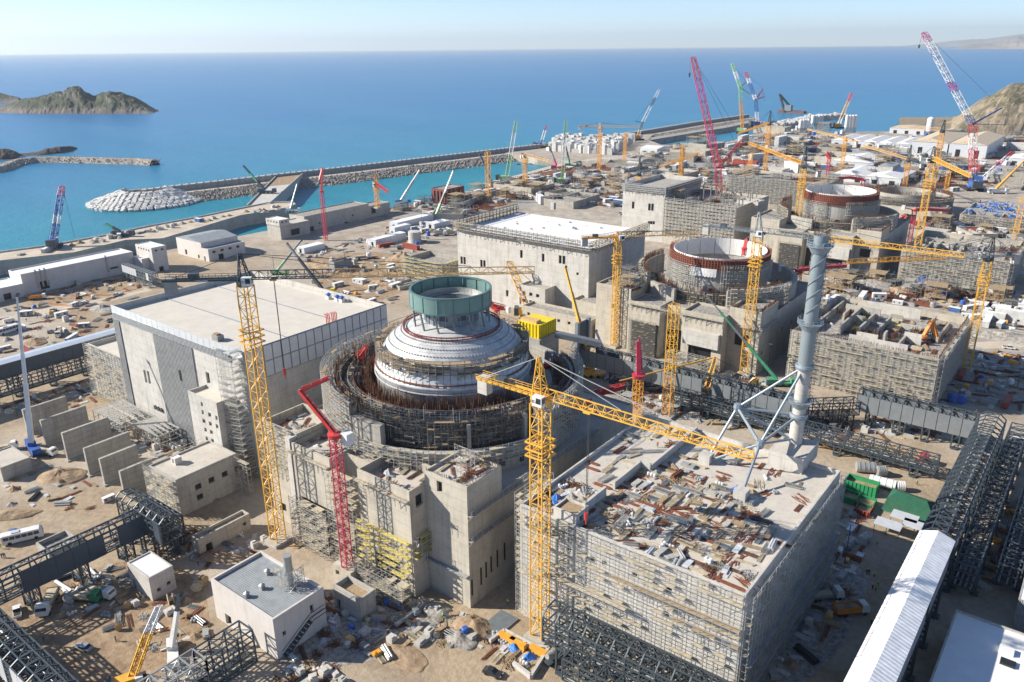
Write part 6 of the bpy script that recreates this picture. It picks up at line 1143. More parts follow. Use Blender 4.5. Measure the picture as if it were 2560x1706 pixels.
LC('giant crimson lattice crane with leaning jib behind the second reactor', (10, 1000, 545), [(2, 262, 1150), (2, 90, 395)], ['crane_crimson', ['crane_crimson', 'crane_magenta', 'crane_crimson', 'crane_magenta', 'crane_crimson']], 4.4, 0, .6, 1.6, 'crane_crimson', 1.3, [(2, (2, 425, 950)), ((2, 425, 950), (10, 1215, 215)), (2, (2, 445, 1115)), (2, (2, 120, 430))], [(1, (2, 425, 955), 'crane_red', 2.4), (1, (2, 445, 1118), 'crane_red', 2), (0, (10, 1215, 215), 'crane_red', 2.6)], (2, 65, 515))
LC('white and magenta lattice crane leaning over the far right yard', (2, 2000, 1300), [(2, 2002, 850), (2, 1670, 225)], [['crane_blue', 'crane_red', 'crane_red', 'crane_white', 'crane_red'], ['crane_blue', 'crane_white', 'crane_white', 'crane_white', 'crane_magenta', 'crane_white', 'crane_white', 'crane_white', 'crane_white', 'crane_white', 'crane_magenta']], 7.0, 0, 2.0, 2.2, 'crane_blue', 2.2, [(2, (2, 2200, 740)), ((2, 2200, 740), (2, 2225, 855))], [(1, (2, 2200, 740), 'crane_blue', 2.4), (1, (2, 2225, 855), 'crane_blue', 2.8)], (2, 1635, 320))
LC('pale green luffing crane at the outer harbour', (2, 425, 915), [(2, 412, 600), (2, 355, 435)], [['crane_amber', 'crane_amber', 'crane_green'], ['crane_green', 'crane_white', 'crane_green']], 5, 0, .3, 2.2, 'crane_green', 2.6, [(2, (2, 455, 560))], [(1, (2, 455, 560), 'crane_green', 2.2), (1, (2, 490, 650), 'crane_green', 2)])
LC('blue and white luffing crane with red tip at the outer harbour', (2, 530, 870), [(2, 517, 685), (2, 450, 497)], [['crane_white', 'crane_blue'], ['crane_white', 'crane_blue', 'crane_blue', 'crane_white', 'crane_red']], 6, 0, .8, 2.4, 'crane_blue', 2.6, [(2, (2, 567, 612)), ((2, 567, 612), (2, 577, 700))], [(1, (2, 567, 612), 'crane_red', 3), (1, (2, 577, 662), 'crane_red', 3)])
LC('pale pink slender boom crane on the far quay', (2, 1078, 880), [(2, 1175, 637)], [['crane_white', 'crane_pale', 'crane_pale', 'crane_red']], 5, 0, 1.0, 2.2, 'crane_amber', 2.6, [((2, 1062, 830), 1)])
LC('white lattice boom with red tip lowered over the right yard', (2, 2055, 1250), [(2, 2275, 1038)], [['crane_white', 'crane_white', 'crane_white', 'crane_magenta', 'crane_white', 'crane_red']], 4.5, 0, .2, 1.6, 'crane_blue', 1.8, [((2, 2000, 1220), 1)])
LC('blue and red lattice crane standing on the left quay', (3, 365, 160), [(0, 425, 1275)], [['crane_blue', 'crane_blue', 'crane_white', 'crane_blue', 'crane_blue', 'crane_magenta']], 3.2, 1.8, 2.6, 1.6, 'crane_blue', 1.7, [((0, 385, 1390), 1), ((3, 322, 110), (0, 385, 1390)), ((3, 505, 90), 1)], [(0, (0, 388, 1400), 'crane_blue', 1.0)])
LC('green tipped lattice crane on the harbour shore', (1, 1140, 1250), [(1, 1205, 832)], [['crane_green', 'crane_green', 'crane_white', 'crane_white', 'crane_green']], 3.6, 0, .5, 1.8, 'crane_green', 2.0, [((1, 1122, 1210), 1)])
LC('thin green lattice crane beyond the basin', (1, 1520, 1262), [(1, 1546, 818)], [['crane_green', 'crane_white', 'crane_white', 'crane_green']], 3, 0, .9, 1.6, 'crane_green', 1.9, [((1, 1508, 1215), 1)])
LC('short white lattice boom on the breakwater', (1, 1372, 1012), [(1, 1412, 862)], [['crane_blue', 'crane_white', 'crane_white', 'crane_magenta']], 3.4, -.5, .9, 1.8, 'crane_blue', 2.2, [((1, 1350, 1000), 1)])
LC('dark and white leaning boom behind the block store', (1, 2035, 960), [(1, 2070, 838), (1, 2182, 618)], [['crane_pale', 'crane_dark'], ['crane_white', 'crane_white', 'crane_dark', 'crane_white']], 4.2, 0, .9, 2, 'crane_amber', 2.4, [((1, 2025, 830), 2)], [(1, (1, 2022, 832), 'crane_dark', 2)])
LC('yellow lattice boom crane behind the dome beside the yellow cabin', (4, 1290, 640), [(4, 1142, 255)], [['crane_amber', 'crane_amber', 'crane_yellow', 'crane_yellow']], 3.6, 0, .6, 1.4, 'crane_yellow', 1.5, [(1, (4, 1480, 560))], hook=(4, 1130, 470))
LC('small yellow trestle crane left in the steel yard', (12, 1400, 760), [(12, 1518, 290)], [['crane_amber', 'crane_yellow']], 1.7, 0, .6, .8, 'crane_yellow', 1.1, [(1, (12, 1900, 480))], [(1, (12, 590, 520), 'crane_yellow', 1.2)])
LC('small yellow trestle crane right in the steel yard', (12, 1700, 720), [(12, 1930, 490)], [['crane_amber', 'crane_yellow']], 1.7, 0, .6, .8, 'crane_yellow', 1.1, [(1, (12, 1935, 850))], [(1, (12, 1930, 850), 'crane_yellow', .8)])
LC('yellow lattice boom rising in the bottom left foreground', (6, 900, 1600), [(6, 1010, 1230), (6, 1085, 1050)], ['crane_yellow', 'crane_white'], 1.5, 0, 1.2, .8, 'crane_yellow', .8)
# ---- telescopic mobile cranes
def mobile_crane(label, base, tip, mats, r=.55, z0=0.0, body='paint_white', sc_=1.0, yaw=.6, name='mobile_crane', flat=False):
    b = W(*base, z0); t = thing(name, label, 'crane', (b.x, b.y, z0), 0, 'telescopic mobile cranes'); d = Vector((math.cos(yaw), math.sin(yaw), 0)); s = Vector((d.y, -d.x, 0))
    def bx(o_, l_, w_, z0_, z1_, nm, mt): q_ = [o_ - d*l_ - s*w_, o_ + d*l_ - s*w_, o_ + d*l_ + s*w_, o_ - d*l_ + s*w_]; return MB().add([Vector((p.x, p.y, z0 + z0_*sc_)) for p in q_] + [Vector((p.x, p.y, z0 + z1_*sc_)) for p in q_], [(3,2,1,0),(4,5,6,7),(0,1,5,4),(1,2,6,5),(2,3,7,6),(3,0,4,7)]).obj(nm, mt, t)
    bx(b + d*1.5*sc_, 5.5*sc_, 1.3*sc_, .7, 1.6, 'chassis', body); bx(b + d*6*sc_, 1.0*sc_, 1.25*sc_, .8, 3.0, 'driver_cab', body); bx(b - d*1.6*sc_, 1.8*sc_, 1.2*sc_, 1.6, 2.9, 'superstructure', body); bx(b - d*3.6*sc_, .5*sc_, 1.3*sc_, 1.3, 2.8, 'counterweight', 'steel_grey')
    for i in range(4):
        for k in (-1, 1): p = b + d*(-2.6 + i*2.4)*sc_ + s*k*1.1*sc_; MB().tube(Vector((p.x, p.y, z0 + .6*sc_)) - s*.25, Vector((p.x, p.y, z0 + .6*sc_)) + s*.25, .62*sc_, n=12).obj('wheel', 'rubber', t)
    for k in (-1, 1):
        for e in (-2.5, 5): p = b + d*e*sc_; MB().bar(p + UP*.7*sc_, p + s*k*3*sc_ + UP*.3*sc_, .3, .3, True).obj('outrigger', body, t)
    a = b + UP*2.6*sc_; e = VD(*tip, b); n = len(mats)
    for i, mt in enumerate(mats): k = 1 - .16*i; mb = MB(); mb.bar(a.lerp(e, i/n), a.lerp(e, (i+1)/n), r*2*k, r*2.3*k, True); mb.obj('boom_section', mt, t)
    mb = MB(); mb.bar(e, e - UP*.4 + right0*.7, r*1.6, r*1.6, True); mb.obj('boom_head', 'steel_dark', t)
    mb = MB(); mb.tube(b + UP*2.2*sc_ + right0*.3, a.lerp(e, .16), .22*sc_, n=8); mb.obj('luffing_ram', 'steel_grey', t)
    return t
MC = mobile_crane
MC('orange telescopic crane with long boom right of the dome', (4, 1700, 1035), (4, 1520, 290), ['crane_yellow', 'crane_amber', 'crane_yellow', 'crane_yellow'], .75, body='crane_yellow', sc_=1.2)
MC('thin orange telescopic boom before the second hall', (4, 1290, 600), (4, 1360, 145), ['crane_amber'] * 4, .55, body='crane_yellow')
MC('slim white telescopic boom by the grey gallery', (4, 1850, 1055), (4, 1728, 720), ['crane_white'] * 3, .5, body='paint_white')
MC('green telescopic crane leaning left of the chimney', (5, 650, 1095), (5, 165, 468), ['crane_teal', 'crane_teal', 'steel_grey', 'crane_teal', 'steel_grey'], .55, body='crane_teal', sc_=1.1)
MC('dark telescopic boom behind the first turbine hall', (13, 885, 1085), (13, 500, 550), ['crane_dark', 'crane_dark', 'steel_grey'], .7, body='paint_yellow')
MC('light green telescopic crane crossing the dark boom', (13, 405, 885), (13, 655, 520), ['crane_green', 'steel_grey', 'steel_grey'], .6, body='crane_green')
MC('white telescopic boom at the harbour shore', (1, 420, 1395), (1, 545, 1165), ['crane_white', 'galvanised', 'crane_white'], .9, body='paint_blue', sc_=1.2)
MC('green based telescopic crane left of the second hall', (1, 660, 1495), (1, 775, 1170), ['crane_green', 'crane_dark', 'crane_white', 'crane_white'], .85, body='crane_green', sc_=1.2)
MC('dark thin boom behind the lone amber mast', (1, 1035, 1262), (1, 950, 1045), ['crane_dark'] * 3, .7, body='paint_white', sc_=1.2)
MC('red based dark boom at the basin end', (1, 1480, 1158), (1, 1430, 1000), ['crane_magenta', 'steel_grey', 'crane_dark'], .8, body='crane_red', sc_=1.5)
MC('green based dark boom at the basin end', (1, 1570, 1145), (1, 1545, 1000), ['crane_teal', 'crane_dark', 'crane_dark'], .8, body='crane_teal', sc_=1.5)
MC('black boom leaning on the third turbine hall', (1, 1950, 1475), (1, 2017, 1250), ['crane_dark'] * 3, .8, body='paint_white', sc_=1.2)
MC('dark green boom on the concrete causeway', (0, 1810, 1325), (0, 1665, 1135), ['crane_dark', 'crane_teal', 'crane_dark'], .9, 2.2, body='steel_dark', sc_=1.6)
MC('thin dark boom at the quay end', (0, 1990, 1452), (0, 2032, 1260), ['steel_grey'] * 3, .6, 1.8, body='paint_white', sc_=1.2)
MC('green boom crane working on the quay road', (3, 815, 85), (3, 715, 0), ['crane_dark', 'crane_teal'], .8, 1.8, body='steel_dark', sc_=1.5)
MC('tall white telescopic crane mast on the left yard with blue base', (3, 225, 1530), (3, 112, 478), ['crane_white'] * 5, .75, body='paint_blue', sc_=1.1, yaw=-.2)
MC('white mobile crane with black boom tip in the lower left yard', (6, 1180, 1380), (6, 1222, 965), ['crane_white', 'crane_white', 'paint_black'], .5, body='paint_white', sc_=.9, yaw=-.5)
MC('orange boom crane at the right edge of the yard', (2, 2155, 1325), (2, 2350, 1105), ['crane_amber'] * 3, .8, body='paint_white', sc_=1.6)
# floating crane
p = W(2, 765, 772, SEA); t = thing('crane_barge', 'floating crane barge with lattice boom beyond the breakwater', 'barge', (p.x, p.y, SEA)); MB().box(p.x-28, p.y-9, SEA-1, p.x+28, p.y+9, SEA+4).obj('hull', 'rust', t)
b = VD(2, 740, 765, p); MB().box(b.x-7, b.y-6, SEA+4, b.x+7, b.y+6, SEA+16).obj('deckhouse', 'steel_grey', t)
for a_, c_ in (((2, 715, 765), (2, 682, 645)), ((2, 745, 720), (2, 682, 645)), ((2, 745, 765), (2, 745, 715))): MB().lattice(VD(*a_, p), VD(*c_, p), 4, 3, 6, .9, .6, right0).obj('boom', 'crane_dark', t)
# yellow generator cabin behind the dome
cx0 = [W(4, 1205, 650, 28), W(4, 1345, 690, 28), W(4, 1460, 640, 28)]
yb = thing('yellow_cabin', 'bright yellow steel cabin standing behind the ring wall right of the dome', 'cabin', (cx0[1].x, cx0[1].y, 18)); x0, x1, y0, y1 = cx0[0].x, cx0[1].x, cx0[1].y, cx0[2].y
MB().box(x0, y0, 22.5, x1, y1, 28).obj('body', 'paint_yellow', yb); mb = MB()
for i in range(8): x = x0 + (x1-x0)*i/7; mb.box(x-.12, y0-.25, 22.5, x+.12, y0, 28.2)
for i in range(8): y = y0 + (y1-y0)*i/7; mb.box(x1, y-.12, 22.5, x1+.25, y+.12, 28.2)
mb.obj('rib', 'paint_yellow', yb); MB().box(x0+1, y0+1, 28, x1-2, y0+4, 29.2).obj('roof_plant', 'crane_pale', yb); MB().box(x0-1, y0-1, 0, x1+1, y1+1, 22.5).obj('platform', 'concrete_raw', yb)
mb = MB(); mb.bar((x1+4, y1-6, 24), (x1+20, y1+2, 21), 3, 2, True); mb.obj('ramp', 'steel_grey', yb)
# dismantled yellow jib lying on the ground behind the chimney
a, b = W(5, 820, 1470, .8), W(8, 1640, 60, .8); t = thing('dismantled_jib', 'pale yellow crane jib lying on the ground with a red end piece', 'crane jib', (a.x, a.y, 0))
mb = MB(); mb.lattice(a + UP*1.2, b + UP*1.2, 2.6, 2.6, 2.6, .26, .16, (0, 0, 1)); mb.obj('jib_lattice', 'crane_pale', t); MB().box(b.x-.4, b.y-1.6, .3, b.x+2, b.y+1.2, 3.6).obj('end_piece', 'crane_red', t)

# ================================================================== GOODS, VEHICLES, PEOPLE
for c_ in (CXY, c2, c3): FOOT.append((c_[0]-36, c_[0]+36, c_[1]-36, c_[1]+36))
FOOT += [(-345, -333, 50, 158), (-23.5, -15.5, 104, 277)]
LIB = {}
def var(kind, mb, mat):
    LIB.setdefault(kind, []).append((mb.me(kind, mat), max(max(abs(v[0]) for v in mb.v), max(abs(v[1]) for v in mb.v))))
g = random.Random(21)
for k in range(4):
    mb = MB()
    for i in range((1, 3, 2, 3)[k]): o_ = g.uniform(-.25, .25); mb.box(-2.1 + o_, -.9, i*.3, 2.1 + o_, .9, i*.3 + .2); mb.box(-1.6, -.8, i*.3 + .2, -1.4, .8, i*.3 + .3); mb.box(1.4, -.8, i*.3 + .2, 1.6, .8, i*.3 + .3)
    var('panel_stack', mb, ['concrete_pale', 'concrete', 'panel_white', 'timber'][k])
    mb = MB()
    for i in range(9): mb.bar((-3 + g.uniform(-.5, .3), -.7 + (i % 5)*.35, .12 + .25*(i//5)), (3 + g.uniform(-.3, .5), -.7 + (i % 5)*.35 + g.uniform(-.1, .1), .12 + .25*(i//5)), .2, .2, True)
    var('timber_bundle', mb, ['timber', 'plank', 'rust', 'plank'][k])
    mb = MB()
    for i in range(26): y = g.uniform(-.8, .8); mb.bar((-4 + g.uniform(-.8, .8), y, .08 + g.uniform(0, .3)), (4 + g.uniform(-.8, .8), y + g.uniform(-.35, .35), .08 + g.uniform(0, .3)), .07)
    var('rebar_bundle', mb, ['rebar', 'rust', 'rust', 'rebar'][k])
    mb = MB()
    for i in range(40): x, y = g.gauss(0, 1.2), g.gauss(0, 1); a = g.uniform(0, 3.1); l_ = g.uniform(.4, 1.8); mb.bar((x - l_*math.cos(a), y - l_*math.sin(a), g.uniform(.02, .4)), (x + l_*math.cos(a), y + l_*math.sin(a), g.uniform(.02, .7)), g.uniform(.06, .2))
    var('scrap_heap', mb, ['rust', 'timber', 'scaffold_tube', 'rebar'][k])
    mb = MB()
    for i in range(10): mb.bar((-2.8 + i*.62, -.9, .15), (-2.8 + i*.62, .9, .15), .1)
    for y in (-.9, .9): mb.bar((-2.9, y, .15), (2.9, y, .15), .16)
    if k % 2: mb.bar((-2.9, 0, .15), (2.9, 0, .15), .12)
    for q_ in range(1, 3):
        for y in (-.9, .9): mb.bar((-2.9 + q_*.2, y, .15 + q_*.3), (2.9 + q_*.2, y, .15 + q_*.3), .16)
        for i in range(10): mb.bar((-2.6 + i*.62, -.9, .15 + q_*.3), (-2.6 + i*.62, .9, .15 + q_*.3), .1)
    var('frame_stack', mb, ['galvanised', 'scaffold_tube', 'plank', 'steel_grey'][k])
    mb = MB(); n_ = 10; vs = [(0, 0, 1.1 + g.random()*.6)]; fs = []
    for ring, (rr, hh_) in enumerate(((.9, .8), (1.9, .3), (2.5, 0))): vs += [(rr*g.uniform(.75, 1.2)*math.cos(2*math.pi*i/n_), rr*g.uniform(.75, 1.2)*math.sin(2*math.pi*i/n_), hh_*g.uniform(.7, 1.3) - .02) for i in range(n_)]
    fs += [(0, 1+i, 1+(i+1) % n_) for i in range(n_)]
    for r0_ in range(2): fs += [(1+r0_*n_+i, 1+(r0_+1)*n_+i, 1+(r0_+1)*n_+(i+1) % n_, 1+r0_*n_+(i+1) % n_) for i in range(n_)]
    mb.add(vs, fs); var('rubble_heap', mb, ['rubble', 'earth', 'rubble', 'earth'][k])
    mb = MB(); mb.add([(x*1.0, y*.75, z*.9) for x, y, z in vs], fs); var('covered_heap', mb, ['tarp_grey', 'rubble', 'concrete_pale', 'timber'][k])
    mb = MB()
    for i in range(3 + k): x, y = (i % 3)*1.15 - 1.1, (i//3)*1.15 - .5; mb.lathe((x, y), [(.3, .02), (.52, .15), (.55, .6), (.46, .95), (.1, 1.05)], 8)
    var('bag_group', mb, 'tarp_white' if k < 2 else 'tarp_grey')
    mb = MB()
    for i in range(3): mb.tube((-3, -.75 + i*.75, .36), (3, -.75 + i*.75, .36), .36, n=10)
    for i in range(2): mb.tube((-3, -.37 + i*.75, 1.0), (3, -.37 + i*.75, 1.0), .36, n=10)
    var('pipe_stack', mb, ['galvanised', 'rust', 'paint_black', 'panel_white'][k])
    mb = MB(); sx, sy, sz = [(1.6, 1.2, 1.4), (2.4, 1.2, 1.0), (1.2, 1.2, 2.2), (3.2, 1.4, 1.2)][k]; mb.box(-sx, -sy, 0, sx, sy, sz); mb.box(-sx*.8, -sy*.8, sz, sx*.2, sy*.6, sz + .35); var('concrete_block', mb, ['concrete_pale', 'concrete', 'concrete_pale', 'concrete_grey'][k])
    mb = MB(); mb.lathe((0, 0), [(.02, 0), (1.15, 0), (1.2, .2), (1.2, 2.1), (.9, 2.45), (.02, 2.5)], 16); var('water_tank', mb, ['paint_blue', 'paint_blue', 'paint_white', 'galvanised'][k])
    mb = MB()
    for s_ in (-.55, .45): mb.tube((0, s_, 1.2), (0, s_ + .12, 1.2), 1.2, n=20)
    mb.tube((0, -.5, 1.2), (0, .5, 1.2), .55, n=12); var('cable_drum', mb, ['plank', 'timber', 'plank', 'plywood'][k])
    mb = MB(); mb.box(-1.6, -.9, .5, 1.2, .9, 1.7); mb.box(1.2, -.6, .5, 1.7, .6, 1.2); mb.bar((1.6, 0, .6), (2.8, 0, .4), .15); mb.box(-1.2, -.6, 1.7, -.5, .6, 1.95)
    for sx_ in (-.9, .6):
        for sy_ in (-1, 1): mb.tube((sx_, sy_*.9, .4), (sx_, sy_*1.1, .4), .4, n=10)
    var('generator', mb, ['crane_amber', 'steel_grey', 'paint_white', 'crane_pale'][k])
    mb = MB(); w_, h_ = 6 + 2*k, 2 + k*.7
    for x in (-w_, w_ - .8): mb.box(x, -w_*.7, 0, x + .8, w_*.7, h_)
    for y in (-w_*.7, w_*.7 - .8, 0): mb.box(-w_ + .8, y, 0, w_ - .8, y + .8, h_*(.7 if y == 0 else .95))
    for i in range(40): x, y = g.uniform(-w_, w_), g.choice((-w_*.65, w_*.65)); mb.bar((x, y, h_*.9), (x, y, h_*.9 + 1.4), .1)
    var('foundation', mb, ['concrete_pale', 'concrete', 'concrete_raw', 'concrete_warm'][k])
    mb = MB(); w_ = 2.2 + k*.6; h_ = 3 + k*1.3
    for x in (-w_, 0, w_):
        for y in (-w_, 0, w_): mb.bar((x, y, 0), (x, y, h_ + g.uniform(0, 1)), .13)
    for z in [1.5*i for i in range(1, int(h_/1.5) + 1)]:
        for o_ in (-w_, 0, w_): mb.bar((-w_, o_, z), (w_, o_, z), .12); mb.bar((o_, -w_, z), (o_, w_, z), .12)
        mb.bar((-w_, -w_, z - 1.5), (w_, -w_, z), .11); mb.bar((w_, -w_, z - 1.5), (w_, w_, z), .11)
        if g.random() < .7: mb.box(-w_, -w_, z + .06, w_*g.uniform(0, 1), w_, z + .14)
    mt_ = MB()
    for i in range(22): x, y = g.uniform(-2.6, 2.6), g.uniform(-2.2, 2.2); l_ = g.uniform(1.0, 2.4); a = g.gauss(0, .18); mt_.bar((x - l_*math.cos(a), y - l_*math.sin(a), .08 + .05*(i % 3)), (x + l_*math.cos(a), y + l_*math.sin(a), .08 + .05*(i % 3)), g.uniform(.18, .4), .07, True)
    var('board_spread', mt_, ['rust', 'timber', 'plank', 'rust'][k])
    var('scaffold_tower', mb, ['scaffold_dark', 'scaffold_tube', 'scaffold_dark', 'timber'][k])
    mb = MB(); w_ = 3.5 + k
    for i in range(16): f = -w_ + 2*w_*i/15; mb.bar((f, -w_*.8, .3), (f, w_*.8, .3 + g.uniform(-.1, .1)), .16); mb.bar((-w_, f*.8, .42), (w_, f*.8, .42), .16)
    for i in range(30): x, y = g.uniform(-w_, w_), g.uniform(-w_, w_)*.8; mb.bar((x, y, 0), (x, y, g.uniform(1, 2.4)), .13)
    mb.box(-w_*.96, -w_*.76, 0, w_*.96, w_*.76, .12)
    var('rebar_mat', mb, ['rebar', 'rust', 'rebar', 'rust'][k])
# containers and cabins: body with door and windows
def cabin_proto(body, L=6.0, h=2.6, wd=2.4, win=True):
    t = bpy.data.objects.new('site_cabin', None); MB().box(-L/2, -wd/2, .15, L/2, wd/2, h).obj('body', body, t, local=True); MB().box(-L/2 - .05, -wd/2 - .05, h, L/2 + .05, wd/2 + .05, h + .12).obj('roof', 'roof_white' if body != 'container_red' else 'container_red', t, local=True)
    if win:
        for x in (-L*.3, L*.2): MB().box(x - .45, -wd/2 - .04, 1.2, x + .45, -wd/2, 2.0).obj('window', 'glass', t, local=True)
        MB().box(-.3, -wd/2 - .05, .2, .5, -wd/2, 2.2).obj('door', 'panel_white', t, local=True)
    return t
CAB = [cabin_proto('container_white'), cabin_proto('container_white', 12), cabin_proto('container_blue', 6, 2.6, 2.4, False), cabin_proto('container_red', 12, 2.6, 2.4, False), cabin_proto('container_grey', 6), cabin_proto('container_white', 12, 5.2), cabin_proto('container_white', 8, 2.8, 3)]
PLURAL = {'panel_stack': ('shuttering panel stack', 'panel stack'), 'timber_bundle': ('timber beam bundle', 'timber'), 'rebar_bundle': ('bundle of rusty bars', 'steel bars'), 'scrap_heap': ('heap of loose offcuts', 'scrap'), 'frame_stack': ('ladder frame stack', 'frames'), 'rubble_heap': ('small rubble heap', 'heap'), 'covered_heap': ('heap under sheeting', 'covered goods'), 'bag_group': ('bulk bag group', 'bags'), 'pipe_stack': ('large pipe stack', 'pipes'), 'concrete_block': ('plain concrete block', 'concrete block'), 'water_tank': ('upright round tank', 'tank'), 'cable_drum': ('wooden cable drum', 'cable drum'), 'generator': ('small towed generator', 'generator'), 'scaffold_tower': ('open scaffold tower', 'scaffold'), 'board_spread': ('spread of loose boards', 'boards'), 'rebar_mat': ('reinforcement mat', 'steel bars'), 'foundation': ('roofless foundation', 'foundation'), 'site_cabin': ('box shaped site cabin or container', 'cabin')}
USED = {}
def free(x, y, z, r):
    if z < .5 and any(a - r < x < b + r and c - r < y < d + r for a, b, c, d in FOOT): return False
    gx, gy = int(x // 8), int(y // 8)
    for i in (-1, 0, 1):
        for j in (-1, 0, 1):
            for (px, py, pr, pz_) in USED.get((gx+i, gy+j), ()):
                if abs(pz_ - z) < 2 and (px-x)**2 + (py-y)**2 < (pr + r)**2: return False
    return True
def mark(x, y, z, r): USED.setdefault((int(x // 8), int(y // 8)), []).append((x, y, r, z))
COUNT = {}
ADJ = {'panel_stack': ('low pale ', 'grey ', 'white ', 'brown '), 'timber_bundle': ('dark ', 'pale ', 'rust brown ', 'fair '), 'scrap_heap': ('rusty ', 'brown ', 'silver grey ', 'dark rust '), 'frame_stack': ('silver ', 'pale grey ', 'wooden ', 'dark grey '), 'rubble_heap': ('grey ', 'brown ', 'pale grey ', 'tan '), 'covered_heap': ('grey ', 'stony ', 'pale ', 'brown '), 'bag_group': ('three piece ', 'four piece ', 'five piece ', 'six piece '), 'pipe_stack': ('silver ', 'rusty ', 'black ', 'white '), 'concrete_block': ('small ', 'low ', 'tall ', 'long '), 'water_tank': ('deep blue ', 'blue ', 'white ', 'silver '), 'cable_drum': ('pale ', 'dark ', 'fair ', 'brown '), 'generator': ('amber ', 'grey ', 'white ', 'tan '), 'board_spread': ('rusty ', 'brown ', 'pale ', 'red brown '), 'scaffold_tower': ('low dark ', 'pale ', 'high dark ', 'high brown '), 'rebar_mat': ('small dark ', 'rusty ', 'large dark ', 'large rusty '), 'foundation': ('small ', 'medium ', 'large ', 'extra large ')}
def put(kind, x, y, z, rz, where, q, sc=1.0, pack=.45):
    if COUNT.get(kind, 0) >= 290: return False
    lab, cat = PLURAL[kind]
    if kind == 'site_cabin':
        ci = q.choice((0, 0, 1, 2, 3, 4, 4, 4, 4, 5, 6)); p = CAB[ci]; r = 3.2; lab = ('short white site cabin', 'long white site cabin', 'short blue container', 'long red container', 'short grey site cabin', 'two storey white site cabin', 'wide white site cabin')[ci]
        if not free(x, y, z, r * .8): return False
        o = copy_tree(p, (x, y, z), rz); o.name = 'site_cabin'
        o.scale = (sc, sc, sc)
    else:
        vi = q.randrange(4); me_, r = LIB[kind][vi]; r *= sc; lab = ADJ.get(kind, ('', '', '', ''))[vi] + lab
        if not free(x, y, z, r * pack): return False
        o = bpy.data.objects.new(kind, me_); COL.objects.link(o); o.location = (x, y, z); o.rotation_euler = (0, 0, rz); o.scale = (sc, sc, sc * q.uniform(.8, 1.25))
    tag(o, lab + ' ' + where, cat, lab + ' ' + where); mark(x, y, z, r * pack); COUNT[kind] = COUNT.get(kind, 0) + 1
    return True
def scat(where, poly, z, n, kinds, seed, sc=(1, 1), align=.75, pack=.45, site=False):
    q = random.Random(seed); P_ = [Vector(p) for p in poly] if site else [W(a, x, y, z) for a, x, y in poly]
    xs, ys = [p[0] for p in P_], [p[1] for p in P_]; names, wts = zip(*kinds); k = tries = 0
    while k < n and tries < n * 12:
        tries += 1; x, y = q.uniform(min(xs), max(xs)), q.uniform(min(ys), max(ys)); inside = False
        for i in range(len(P_)):
            a, b = P_[i], P_[i-1]
            if (a[1] > y) != (b[1] > y) and x < (b[0] - a[0]) * (y - a[1]) / (b[1] - a[1]) + a[0]: inside = not inside
        if not inside: continue
        rz = q.choice((0, math.pi/2)) + q.gauss(0, .06) if q.random() < align else q.uniform(0, 3.14)
        if put(q.choices(names, wts)[0], x, y, z, rz, where, q, q.uniform(*sc), pack): k += 1
GOODS = [('panel_stack', 3), ('timber_bundle', 2.2), ('rebar_bundle', 2), ('scrap_heap', 2.5), ('frame_stack', 2), ('covered_heap', 1), ('bag_group', .8), ('pipe_stack', 1), ('concrete_block', 1.4), ('rubble_heap', 1.2)]
YARD = GOODS + [('site_cabin', 2.4), ('cable_drum', .6), ('generator', .6), ('water_tank', .5)]
FAR = [('site_cabin', 5), ('panel_stack', 3), ('timber_bundle', 2), ('rebar_bundle', 1.5), ('covered_heap', 2), ('concrete_block', 2), ('pipe_stack', 1.5), ('rubble_heap', 2), ('foundation', 1.8), ('scaffold_tower', 3), ('rebar_mat', 3), ('water_tank', .6), ('frame_stack', 1)]
# roof of the chimney building, dense
scat('on the chimney building roof', [(-82.5, 128.5), (-44, 128.5), (-44, 150), (-60, 163), (-78, 168), (-82.5, 160)], RZ, 215, [('board_spread', 5), ('panel_stack', 2.6), ('timber_bundle', 3), ('rebar_bundle', 3.2), ('scrap_heap', 3), ('frame_stack', 2.8), ('covered_heap', .5), ('bag_group', .8), ('pipe_stack', .5), ('generator', .2)], 51, (.5, .8), .88, .36, True)
scat('on the rear part of the chimney building roof', [(-79, 150), (-60, 163), (-45, 150), (-44, 178), (-60, 180), (-79, 184)], RZ, 30, GOODS + [('board_spread', 3)], 52, (.45, .7), .8, .5, True)
scat('in the junk corner of the chimney building roof', [(-95.5, 128), (-84.3, 128), (-84.3, 144), (-95.5, 144)], RZ, 42, [('scrap_heap', 3), ('covered_heap', 2), ('panel_stack', 2), ('rubble_heap', 1.5), ('bag_group', 1)], 53, (.5, .8), .4, .38, True)
scat('on the shaded strip of the chimney building roof', [(-95, 146), (-84.5, 146), (-82, 184), (-95, 184)], RZ, 20, [('frame_stack', 2), ('timber_bundle', 2), ('scrap_heap', 1)], 54, (.5, .8), .9, .5, True)
# tops of the reactor blocks
for nm, box_, z_ in (('on the corner tower deck', (-120, 122, -109, 133), 33.6), ('on the middle front block', (-138.5, 116.5, -122, 127), 28.2), ('on the left front block', (-165, 117, -151.5, 127), 28.3), ('on the narrow left block', (-180, 119, -167, 131), 29.2), ('on the shelf below the outer ring wall', (-178, 128.6, -128, 134), 26.5)):
    a, b, c, d = box_; scat(nm, [(a, b), (c, b), (c, d), (a, d)], z_, 16, [('scrap_heap', 3), ('timber_bundle', 2), ('covered_heap', 1.4), ('panel_stack', 2), ('rebar_bundle', 1)], int(z_*10 + a), (.45, .75), .6, .4, True)
q = random.Random(77)
for k in range(64):
    a = q.uniform(0, 6.28); r = q.uniform(30, 33.5); put(q.choice(('scrap_heap', 'panel_stack', 'timber_bundle', 'rebar_bundle')), CXY[0] + r*math.cos(a), CXY[1] + r*math.sin(a), 29.52, a + 1.57, 'on the ring floor inside the outer wall', q, .6)
